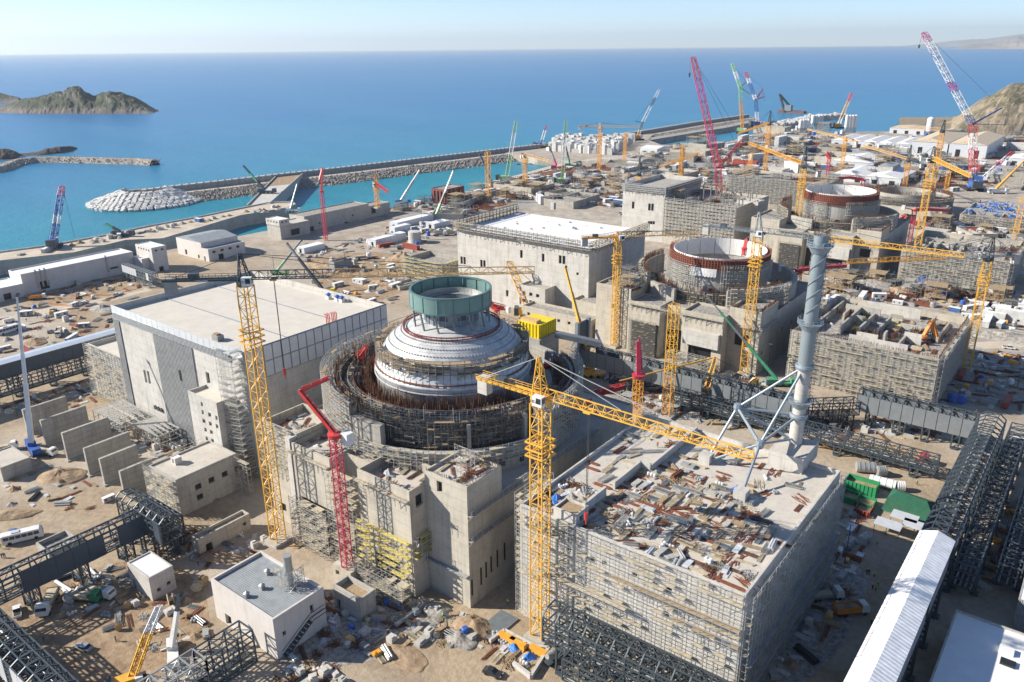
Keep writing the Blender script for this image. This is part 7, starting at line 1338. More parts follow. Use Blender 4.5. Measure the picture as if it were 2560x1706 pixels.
# ground zones near the camera
scat('at the foot of the reactor building', [(7, 100, 900), (7, 600, 1050), (7, 1000, 1180), (7, 1050, 1330), (7, 560, 1300), (7, 300, 1420), (7, -250, 1260), (7, -100, 1000)], 0, 110, GOODS + [('water_tank', .4), ('generator', .5), ('cable_drum', .5)], 61, (.5, .85), .6)
scat('in the bottom centre yard', [(7, -300, 1300), (7, 60, 1500), (7, 60, 1700), (7, -500, 1700)], 0, 40, GOODS, 62, (.5, .8), .6)
scat('beside the bottom foundation pit', [(7, 1030, 1230), (7, 1420, 1330), (7, 1300, 1480), (7, 1000, 1400)], 0, 26, GOODS, 63, (.5, .8), .6)
scat('in the lower left yard', [(6, 420, 850), (6, 860, 780), (6, 1350, 1000), (6, 1460, 1260), (6, 1000, 1420), (6, 700, 1150), (6, 400, 1120)], 0, 70, YARD[:-4] + [('cable_drum', 1), ('rubble_heap', 1)], 64, (.5, .8), .55)
scat('among the slab walls', [(3, 250, 1420), (3, 1000, 1320), (3, 1350, 1500), (6, 1000, 100), (6, 700, 130), (3, 500, 1568)], 0, 60, GOODS, 65, (.5, .85), .6)
scat('in front of the turbine hall', [(14, 620, 1330), (14, 900, 1440), (14, 680, 1560), (14, 500, 1420)], 0, 36, GOODS, 66, (.5, .85), .5)
scat('on the sandy ground at the left', [(6, 0, 150), (6, 420, 60), (6, 700, 230), (6, 900, 340), (6, 500, 420), (6, 60, 380)], 0, 26, YARD, 67, (.5, .9), .5)
scat('between the low store and the grey roof building', [(6, 1250, 540), (6, 1700, 560), (6, 1950, 640), (6, 1500, 760), (6, 1250, 760)], 0, 30, GOODS, 68, (.5, .8), .5)
scat('under the dark gallery at the left edge', [(3, 0, 1140), (3, 500, 1050), (3, 700, 1150), (3, 560, 1250), (3, 150, 1250), (3, 0, 1300)], 0, 44, GOODS, 69, (.6, .9), .5)
scat('in the sandy yard before the pinkish building', [(3, 0, 590), (3, 850, 400), (3, 1000, 480), (3, 720, 560), (3, 750, 700), (3, 500, 860), (3, 0, 900)], 0, 80, YARD, 70, (.7, 1.1), .45)
scat('along the wall of the pinkish building', [(3, 160, 490), (3, 880, 330), (3, 1060, 340), (3, 1000, 420), (3, 300, 520)], 0, 60, GOODS, 71, (.7, 1.1), .5)
scat('in the shaded street beside the chimney building', [(8, 1090, 380), (8, 1320, 440), (8, 1000, 1340), (8, 700, 1560), (8, 560, 1540), (8, 1020, 640)], 0, 60, GOODS + [('site_cabin', .8), ('generator', .6)], 72, (.6, 1.0), .85)
scat('at the right edge among the pipe racks', [(8, 1900, 500), (8, 2341, 250), (8, 2341, 900), (8, 1880, 960)], 0, 40, YARD, 73, (.6, .9), .7)
scat('in the steel yard behind the chimney', [(12, 850, 520), (12, 1300, 620), (12, 2200, 860), (5, 1250, 1300), (5, 1900, 1450), (5, 900, 1440), (12, 1700, 1000), (12, 700, 780)], 0, 130, GOODS, 74, (.6, 1.0), .6)
scat('on the ground before the second reactor', [(12, 350, 30), (12, 1000, 180), (12, 1700, 400), (5, 650, 1130), (5, 0, 940)], 0, 60, GOODS, 75, (.7, 1.1), .6)
scat('in the yard right of the second auxiliary building', [(5, 1950, 850), (5, 2325, 880), (5, 2325, 1250), (5, 2000, 1240), (5, 1700, 1220), (5, 1900, 1000)], 0, 80, YARD + [('rebar_bundle', 3)], 76, (.7, 1.1), .6)
DENSE = [('scaffold_tower', 3), ('rebar_mat', 3), ('board_spread', 2), ('foundation', 1), ('scrap_heap', 2), ('panel_stack', 1), ('timber_bundle', 1)]
scat('round the third turbine hall', [(1, 1700, 1300), (2, 0, 1180), (2, 600, 1200), (2, 620, 1420), (2, 300, 1500), (1, 2250, 1500)], 0, 95, DENSE, 181, (1.2, 1.8), .8)
scat('on the third turbine hall bays', [(-250, 500), (-202, 500), (-202, 553), (-250, 553)], 28.05, 26, DENSE, 182, (.8, 1.3), .9, .45, True)
scat('on the fourth turbine hall', [(-283, 684), (-202, 684), (-202, 733), (-283, 733)], 18.05, 30, DENSE, 183, (1, 1.6), .9, .45, True)
scat('on the blocks of the second reactor', [(-182, 314), (-128, 314), (-128, 320), (-182, 320)], 21.0, 16, DENSE, 184, (.6, .9), .9, .4, True)
scat('on the flank of the second reactor', [(-183, 303), (-167, 303), (-167, 332), (-183, 332)], 27.55, 12, DENSE, 185, (.7, 1), .9, .4, True)
scat('on the blocks of the third reactor', [(-182, 497), (-128, 497), (-128, 503), (-182, 503)], 21.0, 14, DENSE, 186, (.8, 1.1), .9, .4, True)
scat('in the strip before the third auxiliary building', [(11, 500, 870), (11, 1300, 860), (11, 2000, 960), (11, 2000, 1100), (11, 1300, 1080), (11, 500, 1040)], 0, 95, DENSE, 187, (.9, 1.4), .8)
scat('beyond the fourth reactor', [(2, 900, 1000), (2, 1500, 1080), (2, 2000, 1150), (2, 2000, 1300), (2, 1300, 1220), (2, 900, 1180)], 0, 110, DENSE, 188, (1.3, 2.2), .8)
scat('along the shore wall', [(1, 800, 1420), (1, 1250, 1300), (1, 1720, 1150), (1, 1740, 1220), (1, 1300, 1350), (1, 850, 1500)], 0, 90, DENSE, 189, (1.1, 1.8), .8)
scat('in the dusty steel yard', [(12, 500, 560), (12, 1250, 640), (12, 2200, 860), (5, 1800, 1400), (5, 900, 1420), (12, 1500, 950), (12, 700, 790)], 0, 60, DENSE, 190, (.7, 1.1), .8)
scat('in the strip between second and third auxiliary buildings', [(11, 480, 860), (11, 1300, 870), (11, 2070, 1000), (11, 2070, 1340), (11, 1680, 1200), (11, 1300, 1080), (11, 480, 1060)], 0, 170, FAR[:1] + YARD, 77, (.8, 1.3), .6)
scat('on the second auxiliary building', [(-94, 313), (-45, 313), (-45, 368), (-94, 368)], 18.05, 60, GOODS, 78, (.6, 1), .8, .4, True)
scat('on the third auxiliary building', [(-94, 496), (-45, 496), (-45, 550), (-94, 550)], 16.05, 50, GOODS, 79, (.8, 1.2), .8, .4, True)
scat('between first and second turbine halls', [(13, 700, 700), (13, 1500, 560), (13, 2000, 560), (13, 1950, 900), (13, 1500, 1300), (13, 1100, 1180), (13, 800, 1000)], 0, 90, YARD + [('foundation', .8), ('rubble_heap', 2)], 80, (.8, 1.2), .5)
scat('in the yard beside the pump hall', [(13, 600, 680), (13, 1450, 480), (13, 1700, 330), (13, 2150, 250), (13, 2300, 420), (13, 1900, 560), (13, 1200, 640)], 0, 90, YARD, 81, (.9, 1.3), .5)
scat('along the harbour shore', [(1, 330, 1440), (1, 800, 1340), (1, 1200, 1240), (1, 1400, 1190), (1, 1700, 1130), (1, 1750, 1250), (1, 1300, 1330), (1, 800, 1500)], 0, 150, FAR, 82, (1, 1.7), .5)
scat('behind the snow white roof', [(1, 1300, 1300), (1, 1750, 1200), (1, 2000, 1250), (1, 1950, 1430), (1, 1350, 1400)], 0, 110, FAR, 83, (1.1, 1.7), .6)
scat('in the yard round the third turbine hall', [(1, 1750, 1150), (1, 2300, 1000), (2, 500, 1000), (2, 600, 1250), (2, 300, 1400), (1, 2100, 1250)], 0, 190, FAR, 84, (1.2, 2.2), .6)
scat('in the far middle yard', [(2, 300, 1000), (2, 700, 880), (2, 1150, 920), (2, 1100, 1150), (2, 500, 1200)], 0, 160, FAR, 85, (1.4, 2.6), .6)
scat('in the far right yard', [(2, 1100, 1000), (2, 1700, 930), (2, 2353, 960), (2, 2353, 1300), (2, 1900, 1330), (2, 1300, 1230)], 0, 190, FAR, 86, (1.3, 2.4), .6)
scat('in the right hand yard by the fourth auxiliary building', [(11, 1500, 400), (11, 2070, 420), (11, 2070, 680), (11, 1900, 560), (11, 1350, 560), (11, 1250, 430)], 0, 110, FAR, 87, (1.0, 1.6), .6)
scat('between second and third reactor blocks', [(11, 0, 760), (11, 480, 740), (11, 900, 860), (11, 480, 870), (11, 60, 800)], 0, 40, GOODS, 88, (.9, 1.3), .6)
scat('on the quay road', [(3, 120, 215), (3, 900, 60), (0, 1900, 1410), (0, 1960, 1430), (0, 1500, 1500), (3, 300, 200)], 1.82, 40, [('concrete_block', 2), ('panel_stack', 1), ('scrap_heap', 2), ('rubble_heap', 2), ('site_cabin', .6)], 89, (1, 1.6), .5)
# distinct near goods
def one(name, mb, mat, label, cat): return tag(mb.obj(name, mat), label, cat)
for k, (x, y) in enumerate(((1345, 945), (1385, 905), (1165, 1030))):
    p = W(6, x, y, 0); me_, r = LIB['cable_drum'][k]; o = bpy.data.objects.new('cable_drum', me_); COL.objects.link(o); o.location = (p.x, p.y, 0); o.rotation_euler = (0, 0, .8 + k); o.scale = (1.15,)*3; tag(o, ('front', 'rear', 'separate small')[k] + ' big wooden cable drum left of the grey roof building', 'cable drum')
for k, (a, b, r) in enumerate((((380, 880), (510, 960), .45), ((430, 930), (500, 1015), .4), ((600, 830), (640, 870), .45), ((610, 790), (670, 855), .35))):
    A, B = W(6, *a, .5), W(6, *b, .5); mb = MB(); mb.tube(A, B, r, n=12); mb.tube(B, B + Vector((-1.5, 1.5, 0)), r, n=12); one('white_pipe', mb, 'paint_white', ('longest', 'second', 'short bent', 'thin')[k] + ' white pipe lying under the dark panelled gallery', 'pipe')
for k, (x, y) in enumerate(((1140, 1290), (1210, 1330), (1350, 1380))):
    p = W(7, x, y, 0); mb = MB(); mb.box(p.x-2.2, p.y-.6, .4, p.x+2.2, p.y+.6, 1.8); mb.box(p.x-2.2, p.y-.9, 0, p.x-1.8, p.y+.9, .5); mb.box(p.x+1.8, p.y-.9, 0, p.x+2.2, p.y+.9, .5); one('pump_unit', mb, 'crane_amber', ('first', 'second', 'third')[k] + ' orange machine in the foundation pit at the crane foot', 'machine')
for k, (n, x, y, mt, lab) in enumerate(((7, 1185, 1340, 'tarp_blue', 'left bright blue sheet in the foundation pit'), (7, 1290, 1400, 'tarp_blue', 'right bright blue sheet in the foundation pit'), (17, 345, 620, 'tarp_blue', 'bright blue tarpaulin on the junk corner of the roof'), (7, 330, 150, 'tarp_grey', 'grey sheeting bundled on the middle front block'), (8, 385, 265, 'paint_blue', 'blue bin at the foot of the front strut'))):
    z_ = 0 if k < 2 else RZ if k != 3 else 28.2; p = W(n, x, y, z_); me_ = LIB['covered_heap'][1][0].copy(); me_.materials[0] = M(mt); o = bpy.data.objects.new('tarpaulin', me_); COL.objects.link(o); o.location = (p.x, p.y, z_ + .1); o.rotation_euler = (0, 0, k); o.scale = (.9, .7, 1.1); tag(o, lab, 'tarpaulin')
mb = MB(); zt_ = 38
for i in range(6): a = R(252 + i*1.6); mb.add([(CXY[0] + 31.4*math.cos(a), CXY[1] + 31.4*math.sin(a), 40 - i*.6), (CXY[0] + 31.4*math.cos(a + .03), CXY[1] + 31.4*math.sin(a + .03), 40 - i*.7), (CXY[0] + 33*math.cos(a + .04), CXY[1] + 33*math.sin(a + .04), 33.5), (CXY[0] + 33*math.cos(a), CXY[1] + 33*math.sin(a), 34 - i*.2)], [(0, 1, 2, 3)])
one('hanging_tarpaulin', mb, 'tarp_blue', 'blue tarpaulin hanging on the front scaffold of the dome ring', 'tarpaulin')
for k, (x, y) in enumerate(((1840, 1200), (1890, 1205))): p = W(5, x, y, 0); mb = MB(); mb.lathe((p.x, p.y), [(2.0, 0), (2.05, .2), (2.05, 2.6), (1.2, 3.1), (.05, 3.2)], 20); one('blue_tank', mb, 'paint_blue', ('left', 'right')[k] + ' of two round blue tanks on the right sandy patch', 'tank')
for k, (x, y) in enumerate(((1590, 430), (1620, 432), (1650, 434), (1270, 905), (1335, 905), (1335, 950))): p = W(11, x, y, 0); mb = MB(); mb.lathe((p.x, p.y), [(2.4, 0), (2.4, 4), (1.4, 4.6), (.05, 4.7)], 16); one('blue_tank', mb, 'paint_blue', ('left of three blue tanks below the blue shoring', 'middle of three blue tanks below the blue shoring', 'right of three blue tanks below the blue shoring', 'left blue tank before the third auxiliary building', 'right blue tank before the third auxiliary building', 'lone blue tank on the pale road')[k], 'tank')
# green skips, ducts and tents on the right street
for k, (a, b, h, mt, lab) in enumerate((((1110, 250), (1340, 290), 3.2, 'paint_green', 'bright green open skip beside white ducts'), ((1090, 330), (1190, 370), 2.2, 'paint_green', 'dark green skip at the street end'), ((1190, 370), (1310, 400), 1.8, 'paint_green', 'low green skip with netting at the street end'), ((1180, 420), (1285, 450), 1.8, 'container_red', 'low red skip below the green skips'))):
    A, B = W(8, *a, 0), W(8, *b, 0); x0, x1 = A.x, B.x; y0 = min(A.y, B.y); t = thing('skip', lab, 'skip', (x0, y0, 0)); mb = MB(); w_ = 5
    for (xa, ya, xb, yb) in ((x0, y0, x1, y0+.25), (x0, y0+w_-.25, x1, y0+w_), (x0, y0+.25, x0+.25, y0+w_-.25), (x1-.25, y0+.25, x1, y0+w_-.25)): mb.box(xa, ya, 0, xb, yb, h)
    for i in range(9): x = x0 + (x1-x0)*i/8; mb.box(x-.08, y0-.15, 0, x+.08, y0, h)
    mb.obj('sides', mt, t); MB().box(x0+.3, y0+.3, .2, x1-.3, y0+w_-.3, h*.55).obj('contents', 'timber' if k != 0 else 'earth', t)
A = W(8, 1530, 410, 0); t = thing('green_tent', 'dark green tarpaulin covered store beside the steel gallery', 'tent', (A.x, A.y, 0)); mb = MB(); xx, yy = A.x - 6, A.y - 3
mb.add([(xx, yy, 0), (xx+14, yy, 0), (xx+14, yy+9, 0), (xx, yy+9, 0), (xx+1, yy+1, 4), (xx+13, yy+1, 3.4), (xx+13, yy+8, 3.4), (xx+1, yy+8, 4), (xx+3, yy+4.5, 5.4), (xx+11, yy+4.5, 4.8)], [(0,1,5,4),(1,2,6,5),(2,3,7,6),(3,0,4,7),(4,5,9,8),(5,6,9),(6,7,8,9),(7,4,8)]); mb.obj('cover', 'tent_green', t)
for k, (a, lab) in enumerate((((1420, 490), 'left flat white roofed shelter by the steel gallery'), ((1530, 440), 'middle flat white roofed shelter by the steel gallery'), ((1610, 500), 'right flat white roofed shelter by the steel gallery'))):
    p = W(8, *a, 2.6); t = thing('shelter', lab, 'shelter', (p.x, p.y, 0)); MB().box(p.x-3.5, p.y-2.2, 2.5, p.x+3.5, p.y+2.2, 2.75).obj('roof', 'panel_white', t)
    for i in (-3.2, 0, 3.2):
        for j in (-2, 2): MB().bar((p.x+i, p.y+j, 0), (p.x+i, p.y+j, 2.5), .14).obj('post', 'steel_dark', t)
for k, (a, b, r, mt, lab) in enumerate((((1200, 100), (1330, 110), 1.7, 'galvanised', 'grey ribbed duct section lying on the sand'), ((1290, 185), (1470, 230), 1.6, 'paint_white', 'long white duct section beside the green skip'), ((1340, 130), (1400, 130), 1.6, 'galvanised', 'short duct elbow between the duct sections'), ((1470, 230), (1530, 235), 1.5, 'paint_white', 'white end cone of the long duct'))):
    A, B = W(8, *a, r), W(8, *b, r); mb = MB(); mb.tube(A, B, r, n=20)
    for f in (.1, .35, .6, .85): m_ = A.lerp(B, f); mb.tube(m_, m_ + (B-A).normalized()*.25, r*1.07, n=20)
    one('duct_section', mb, mt, lab, 'duct')
# spoil heaps and pits as earth
def mound(label, px, rx, ry, h, mat, seed, rot=0.0):
    p = W(*px, 0); mb = MB(); nr, na = 7, 28; vs = [(p.x, p.y, h)]; fs = []
    for i in range(1, nr + 1):
        for j in range(na):
            a = 2*math.pi*j/na; f = i/nr; x, y = rx*f*math.cos(a), ry*f*math.sin(a); x, y = x*math.cos(rot) - y*math.sin(rot), x*math.sin(rot) + y*math.cos(rot); k = noise.fractal(Vector((x*.25, y*.25, seed)), 1, 2, 4)
            z = h*(1-f)**.8*(1 + .5*k) if i < nr else -.3; e = 1 + .22*noise.noise(Vector((math.cos(a)*1.5, math.sin(a)*1.5, seed)))*f; vs.append((p.x + x*e, p.y + y*e, max(z, .04) if i < nr else z))
    fs += [(0, 1+j, 1+(j+1) % na) for j in range(na)]
    for i in range(nr-1): fs += [(1+i*na+j, 1+(i+1)*na+j, 1+(i+1)*na+(j+1) % na, 1+i*na+(j+1) % na) for j in range(na)]
    mb.add(vs, fs); return tag(mb.obj('spoil_heap', mat), label, 'heap')
for args in (('largest brown spoil heap with a dug hollow at the left', (6, 430, 170), 9, 6, 2.6, 'earth', 1, .5), ('long brown spoil bank at the left edge', (6, 80, 430), 9, 3.5, 1.3, 'earth', 2, .8), ('brown heap beside the slab walls', (3, 900, 1430), 4.5, 3.5, 2, 'earth', 3), ('brown heap between low store and grey roof building', (6, 1500, 720), 7, 3, 1.6, 'earth', 4, .6), ('brown heap at the corner of the reactor building', (7, 900, 1190), 6, 4, 2.2, 'earth', 5), ('rubble heap by the long kerb below the reactor building', (7, 660, 1080), 5, 3, 1.8, 'rubble', 6), ('grey brown heap before the foundation pit', (7, 820, 1280), 5, 3, 1.6, 'rubble', 7), ('red brown heap in the sandy yard', (3, 240, 800), 8, 5, 2, 'earth', 8), ('rubble bank by the sandy road', (3, 700, 580), 12, 6, 2.4, 'rubble', 9), ('large tan mound before the second hall annex', (13, 1750, 760), 16, 9, 7, 'earth', 10), ('tan mound behind the first turbine hall', (13, 1500, 1010), 14, 7, 3.5, 'earth', 11), ('long tan mound right of the green telescopic boom', (13, 900, 800), 18, 6, 3, 'earth', 12), ('pale rubble slope right of the second auxiliary building', (5, 2150, 770), 26, 5, 3, 'rubble', 13), ('tan rubble mound behind the second auxiliary building', (5, 1300, 420), 16, 9, 4, 'rubble', 14), ('tan heap right of the third reactor', (11, 1130, 970), 12, 6, 3, 'earth', 15), ('grey bank below the block store', (1, 2000, 1100), 45, 12, 7, 'rubble', 16), ('tan heap at the foot of the headland', (2, 2100, 850), 60, 26, 16, 'earth', 17), ('brown reinforcement dump along the shore wall', (1, 1600, 1180), 70, 16, 5, 'rust', 18, 1.2), ('dark heap beside the harbour shore', (1, 950, 1350), 30, 10, 4, 'dark_rock', 19, 1.3), ('sandy heap in the bottom yard', (7, 420, 1380), 9, 4, .7, 'earth', 20)): mound(*args)
# kerbs, trenches and fences
mb = MB(); A, B = W(7, 380, 1180, .5), W(7, 600, 1010, .5); mb.bar(A, B, .8, 1.0, True); one('concrete_kerb', mb, 'concrete_pale', 'long concrete kerb beam at the foot of the reactor building', 'kerb')
for k, pts in enumerate(([(7, 1020, 1290), (7, 1120, 1220), (7, 1330, 1330)], [(7, 1330, 1330), (7, 1420, 1340), (7, 1300, 1530), (7, 1180, 1440)])):
    mb = MB(); P_ = [W(n, x, y, .6) for n, x, y in pts]
    for a, b in zip(P_, P_[1:]): mb.bar(a, b, .7, 1.2, True)
    one('pit_wall', mb, 'concrete_pale', ('left', 'right')[k] + ' low concrete wall round the crane foot pit', 'wall')
A, B = W(7, 980, 1260, .2), W(7, 1160, 1110, .2); mb = MB(); d = (B-A).normalized(); s = Vector((d.y, -d.x, 0))
for i in range(16): o_ = s*(i*.34 - 2.7); mb.bar(A + o_, B + o_, .3, .35, True)
one('timber_roadway', mb, 'steel_grey', 'grey roadway of laid beams beside the reactor corner', 'roadway')
for k, pts in enumerate((((3, 560, 490), (3, 760, 490), (3, 960, 440)), ((3, 330, 545), (3, 470, 560)), ((6, 1000, 1240), (6, 1150, 1210)), ((6, 2000, 660), (6, 2080, 600)))):
    mb = MB(); P_ = resample([W(n, x, y, 0) for n, x, y in pts], 1.6)
    for i, p in enumerate(P_):
        mb.bar(p, p + UP*1.0, .1)
        if i: mb.bar(P_[i-1] + UP*.75, p + UP*.7, .05, .45)
    one('mesh_fence', mb, 'paint_orange', ('red mesh fence beside the sandy road', 'short red mesh fence in the sandy yard', 'red mesh fence in the lower left yard', 'red mesh fence below the left gateway')[k], 'fence')
# lamp masts
for k, (n, x, y, h) in enumerate(((12, 2030, 470, 14), (13, 1130, 850, 16), (13, 370, 880, 12), (13, 1945, 390, 14), (5, 2280, 1100, 12), (8, 1120, 760, 12), (3, 120, 1300, 12), (1, 560, 1500, 14))):
    p = W(n, x, y, 0); t = thing('lamp_mast', ('lamp mast in the shade right of the second reactor', 'dark lamp mast behind the first turbine hall', 'second dark lamp mast left of the telescopic booms', 'lamp mast in the middle yard', 'lamp mast in the right yard', 'dark mast in the shaded street', 'lamp mast by the slab walls', 'lamp mast on the shore yard')[k], 'lamp', (p.x, p.y, 0)); MB().tube(p, p + UP*h, .16, .1, 8).obj('pole', 'steel_dark', t); MB().box(p.x-.7, p.y-.25, h, p.x+.7, p.y+.25, h+.3).obj('lamp_head', 'panel_white', t)
# ---- vehicles (built pointing along +X)
def car_proto(paint, kind='car'):
    t = bpy.data.objects.new(kind, None); mb = MB(); hw = .9
    prof = {'car': [(-2.2, .35), (-2.25, .85), (-1.9, .98), (.95, .98), (2.1, .82), (2.2, .4)], 'pickup': [(-2.6, .45), (-2.6, 1.05), (.9, 1.05), (2.4, .98), (2.5, .45)], 'van': [(-2.6, .4), (-2.6, 2.1), (1.4, 2.1), (2.2, 1.15), (2.6, .95), (2.6, .4)]}[kind]
    n = len(prof); mb.add([(x, -hw, z) for x, z in prof] + [(x, hw, z) for x, z in prof], [tuple(range(n-1, -1, -1)), tuple(range(n, 2*n))] + [(i, (i+1) % n, n + (i+1) % n, n + i) for i in range(n)]); mb.obj('body', paint, t, local=True)
    if kind != 'van':
        cp_ = {'car': [(-1.75, .98), (-1.15, 1.45), (.15, 1.45), (1.0, .98)], 'pickup': [(-.7, 1.05), (-.6, 1.75), (.7, 1.75), (1.4, 1.05)]}[kind]; mb = MB(); mb.add([(x, -hw*.9, z) for x, z in cp_] + [(x, hw*.9, z) for x, z in cp_], [(3,2,1,0),(4,5,6,7),(0,1,5,4),(1,2,6,5),(2,3,7,6),(3,0,4,7)]); mb.obj('windows', 'glass', t, local=True); xa, xb, zz = (-1.15, .15, 1.45) if kind == 'car' else (-.6, .7, 1.75); MB().box(xa, -hw*.88, zz, xb, hw*.88, zz+.06).obj('roof', paint, t, local=True)
    else: MB().add([(1.42, -.8, 2.0), (1.42, .8, 2.0), (2.18, .8, 1.2), (2.18, -.8, 1.2)], [(0, 1, 2, 3)]).obj('windscreen', 'glass', t, local=True)
    if kind == 'pickup': MB().box(-2.45, -.75, 1.06, -.85, .75, 1.09).obj('load_bed', 'rubber', t, local=True)
    for x in (-1.4, 1.4):
        for y in (-.85, .85): MB().tube((x, y - .12, .36), (x, y + .12, .36), .36, n=12).obj('wheel', 'rubber', t, local=True)
    for y in (-.6, .6): MB().box(prof[-1][0] - .02, y - .18, .6, prof[-1][0] + .06, y + .18, .78).obj('headlight', 'paint_white', t, local=True)
    return t
def truck_proto(cab, bed, kind):
    t = bpy.data.objects.new('truck', None); mb = MB(); mb.box(-4.5, -1.0, .7, 3.6, 1.0, 1.0); mb.obj('chassis', 'steel_dark', t, local=True)
    mb = MB(); pr = [(1.9, .8), (1.9, 3.0), (3.4, 3.0), (3.9, 1.9), (3.95, .8)]; n = 5; mb.add([(x, -1.2, z) for x, z in pr] + [(x, 1.2, z) for x, z in pr], [tuple(range(n-1, -1, -1)), tuple(range(n, 2*n))] + [(i, (i+1) % n, n + (i+1) % n, n + i) for i in range(n)]); mb.obj('cab', cab, t, local=True)
    MB().add([(3.42, -1.05, 2.9), (3.42, 1.05, 2.9), (3.9, 1.05, 2.0), (3.9, -1.05, 2.0)], [(0, 1, 2, 3)]).obj('windscreen', 'glass', t, local=True)
    if kind == 'dump':
        mb = MB(); mb.add([(-4.6, -1.25, 1.1), (1.6, -1.25, 1.1), (1.6, 1.25, 1.1), (-4.6, 1.25, 1.1), (-4.8, -1.3, 2.7), (1.7, -1.3, 2.7), (1.7, 1.3, 2.7), (-4.8, 1.3, 2.7)], [(0,3,2,1),(0,1,5,4),(1,2,6,5),(2,3,7,6),(3,0,4,7)]); mb.obj('dump_bed', bed, t, local=True); MB().box(-4.4, -1.15, 1.2, 1.5, 1.15, 2.3).obj('load', 'earth', t, local=True)
    elif kind == 'mixer': mb = MB(); mb.tube((-4.3, 0, 2.9), (-2.6, 0, 2.4), .7, 1.2, 14); mb.tube((-2.6, 0, 2.4), (0, 0, 2.2), 1.2, 1.1, 14); mb.tube((0, 0, 2.2), (1.5, 0, 2.0), 1.1, .5, 14); mb.obj('drum', bed, t, local=True)
    else: mb = MB(); mb.box(-4.6, -1.25, 1.0, 1.6, 1.25, 1.25); mb.box(-4.6, -1.25, 1.25, -4.5, 1.25, 2.0); mb.obj('flat_bed', bed, t, local=True); MB().box(-4.2, -1.0, 1.26, 1.0, 1.0, 2.0).obj('load', 'plank', t, local=True)
    for x in (-3.6, -2.3, 2.7):
        for y in (-1.0, 1.0): MB().tube((x, y - .2, .52), (x, y + .2, .52), .52, n=12).obj('wheel', 'rubber', t, local=True)
    return t
def bus_proto():
    t = bpy.data.objects.new('bus', None); mb = MB(); pr = [(-5, .4), (-5.1, 2.9), (-4.8, 3.1), (4.4, 3.1), (5.0, 2.7), (5.2, 1.4), (5.2, .4)]; n = len(pr); mb.add([(x, -1.25, z) for x, z in pr] + [(x, 1.25, z) for x, z in pr], [tuple(range(n-1, -1, -1)), tuple(range(n, 2*n))] + [(i, (i+1) % n, n + (i+1) % n, n + i) for i in range(n)]); mb.obj('body', 'paint_white', t, local=True)
    for y in (-1.27, 1.25):
        for i in range(6): MB().box(-4.6 + i*1.5, y, 1.6, -3.25 + i*1.5, y + .02, 2.6).obj('window', 'glass', t, local=True)
    MB().add([(5.02, -1.1, 2.65), (5.02, 1.1, 2.65), (5.22, 1.1, 1.45), (5.22, -1.1, 1.45)], [(0, 1, 2, 3)]).obj('windscreen', 'glass', t, local=True); MB().box(-2.5, -.7, 3.1, -.5, .7, 3.35).obj('roof_unit', 'panel_white', t, local=True)
    for x in (-3.2, 3.3):
        for y in (-1.1, 1.1): MB().tube((x, y - .18, .5), (x, y + .18, .5), .5, n=12).obj('wheel', 'rubber', t, local=True)
    return t
VP = {'car': {c: car_proto('paint_' + c) for c in ('white', 'silver', 'black', 'blue')}, 'pickup': {c: car_proto('paint_' + c, 'pickup') for c in ('white', 'silver')}, 'van': {'white': car_proto('paint_white', 'van')}, 'truck': {'white dump': truck_proto('paint_white', 'plank', 'dump'), 'white flatbed': truck_proto('paint_white', 'steel_grey', 'flat'), 'green flatbed': truck_proto('paint_green', 'timber', 'flat'), 'orange dump': truck_proto('paint_white', 'paint_orange', 'dump'), 'mixer': truck_proto('paint_white', 'galvanised', 'mixer')}, 'bus': {'white': bus_proto()}}
def veh(kind, col, px, deg, label, z=0.03, sc=1.0):
    p = W(*px, z); o = copy_tree(VP[kind][col], (p.x, p.y, z), R(deg), label); o['category'] = kind; o['group'] = kind + 's on the site'; o.scale = (sc,)*3; mark(p.x, p.y, 0, 2.5); return o
veh('bus', 'white', (6, 160, 600), 65, 'white bus parked on the sand by the bunker'); veh('car', 'blue', (6, 105, 560), 70, 'dark blue car parked beside the white bus'); veh('bus', 'white', (3, 60, 735), 100, 'long coach at the left edge of the sandy yard', sc=1.1)
veh('car', 'silver', (6, 570, 1345), 200, 'pale silver car driving on the dirt track'); veh('car', 'black', (7, 1040, 1515), 10, 'black car at the bottom centre beside the grey roof'); veh('pickup', 'white', (6, 120, 1100), 160, 'white pickup by the gallery trestle'); veh('truck', 'white flatbed', (6, 690, 985), 20, 'white truck cab by the plant cabin'); veh('truck', 'white flatbed', (6, 330, 1060), -40, 'long white flatbed with pipes in the lower left yard', sc=1.15); veh('truck', 'green flatbed', (6, 590, 1010), 30, 'green truck beside the white truck')
veh('truck', 'white dump', (3, 400, 755), -30, 'dump truck with tan bed in the sandy yard'); veh('car', 'silver', (3, 347, 735), 80, 'silver car behind the dump truck'); veh('car', 'silver', (3, 360, 590), 120, 'grey car on the sandy road'); veh('car', 'white', (3, 565, 540), 110, 'white car at the bend of the sandy road'); veh('pickup', 'white', (3, 785, 488), 110, 'white pickup near the red mesh fence'); veh('truck', 'orange dump', (3, 265, 510), 60, 'orange bedded dump truck before the pinkish building'); veh('pickup', 'silver', (3, 745, 660), 110, 'grey pickup at the corner of the side annex'); veh('van', 'white', (3, 65, 665), 80, 'white van at the left edge of the sandy yard')
veh('truck', 'white flatbed', (6, 320, 20), 20, 'white truck at the foot of the white mast crane'); veh('truck', 'white flatbed', (3, 40, 1530), 60, 'white truck parked left of the white mast crane'); veh('car', 'white', (3, 310, 1555), 20, 'white car near the slab walls')
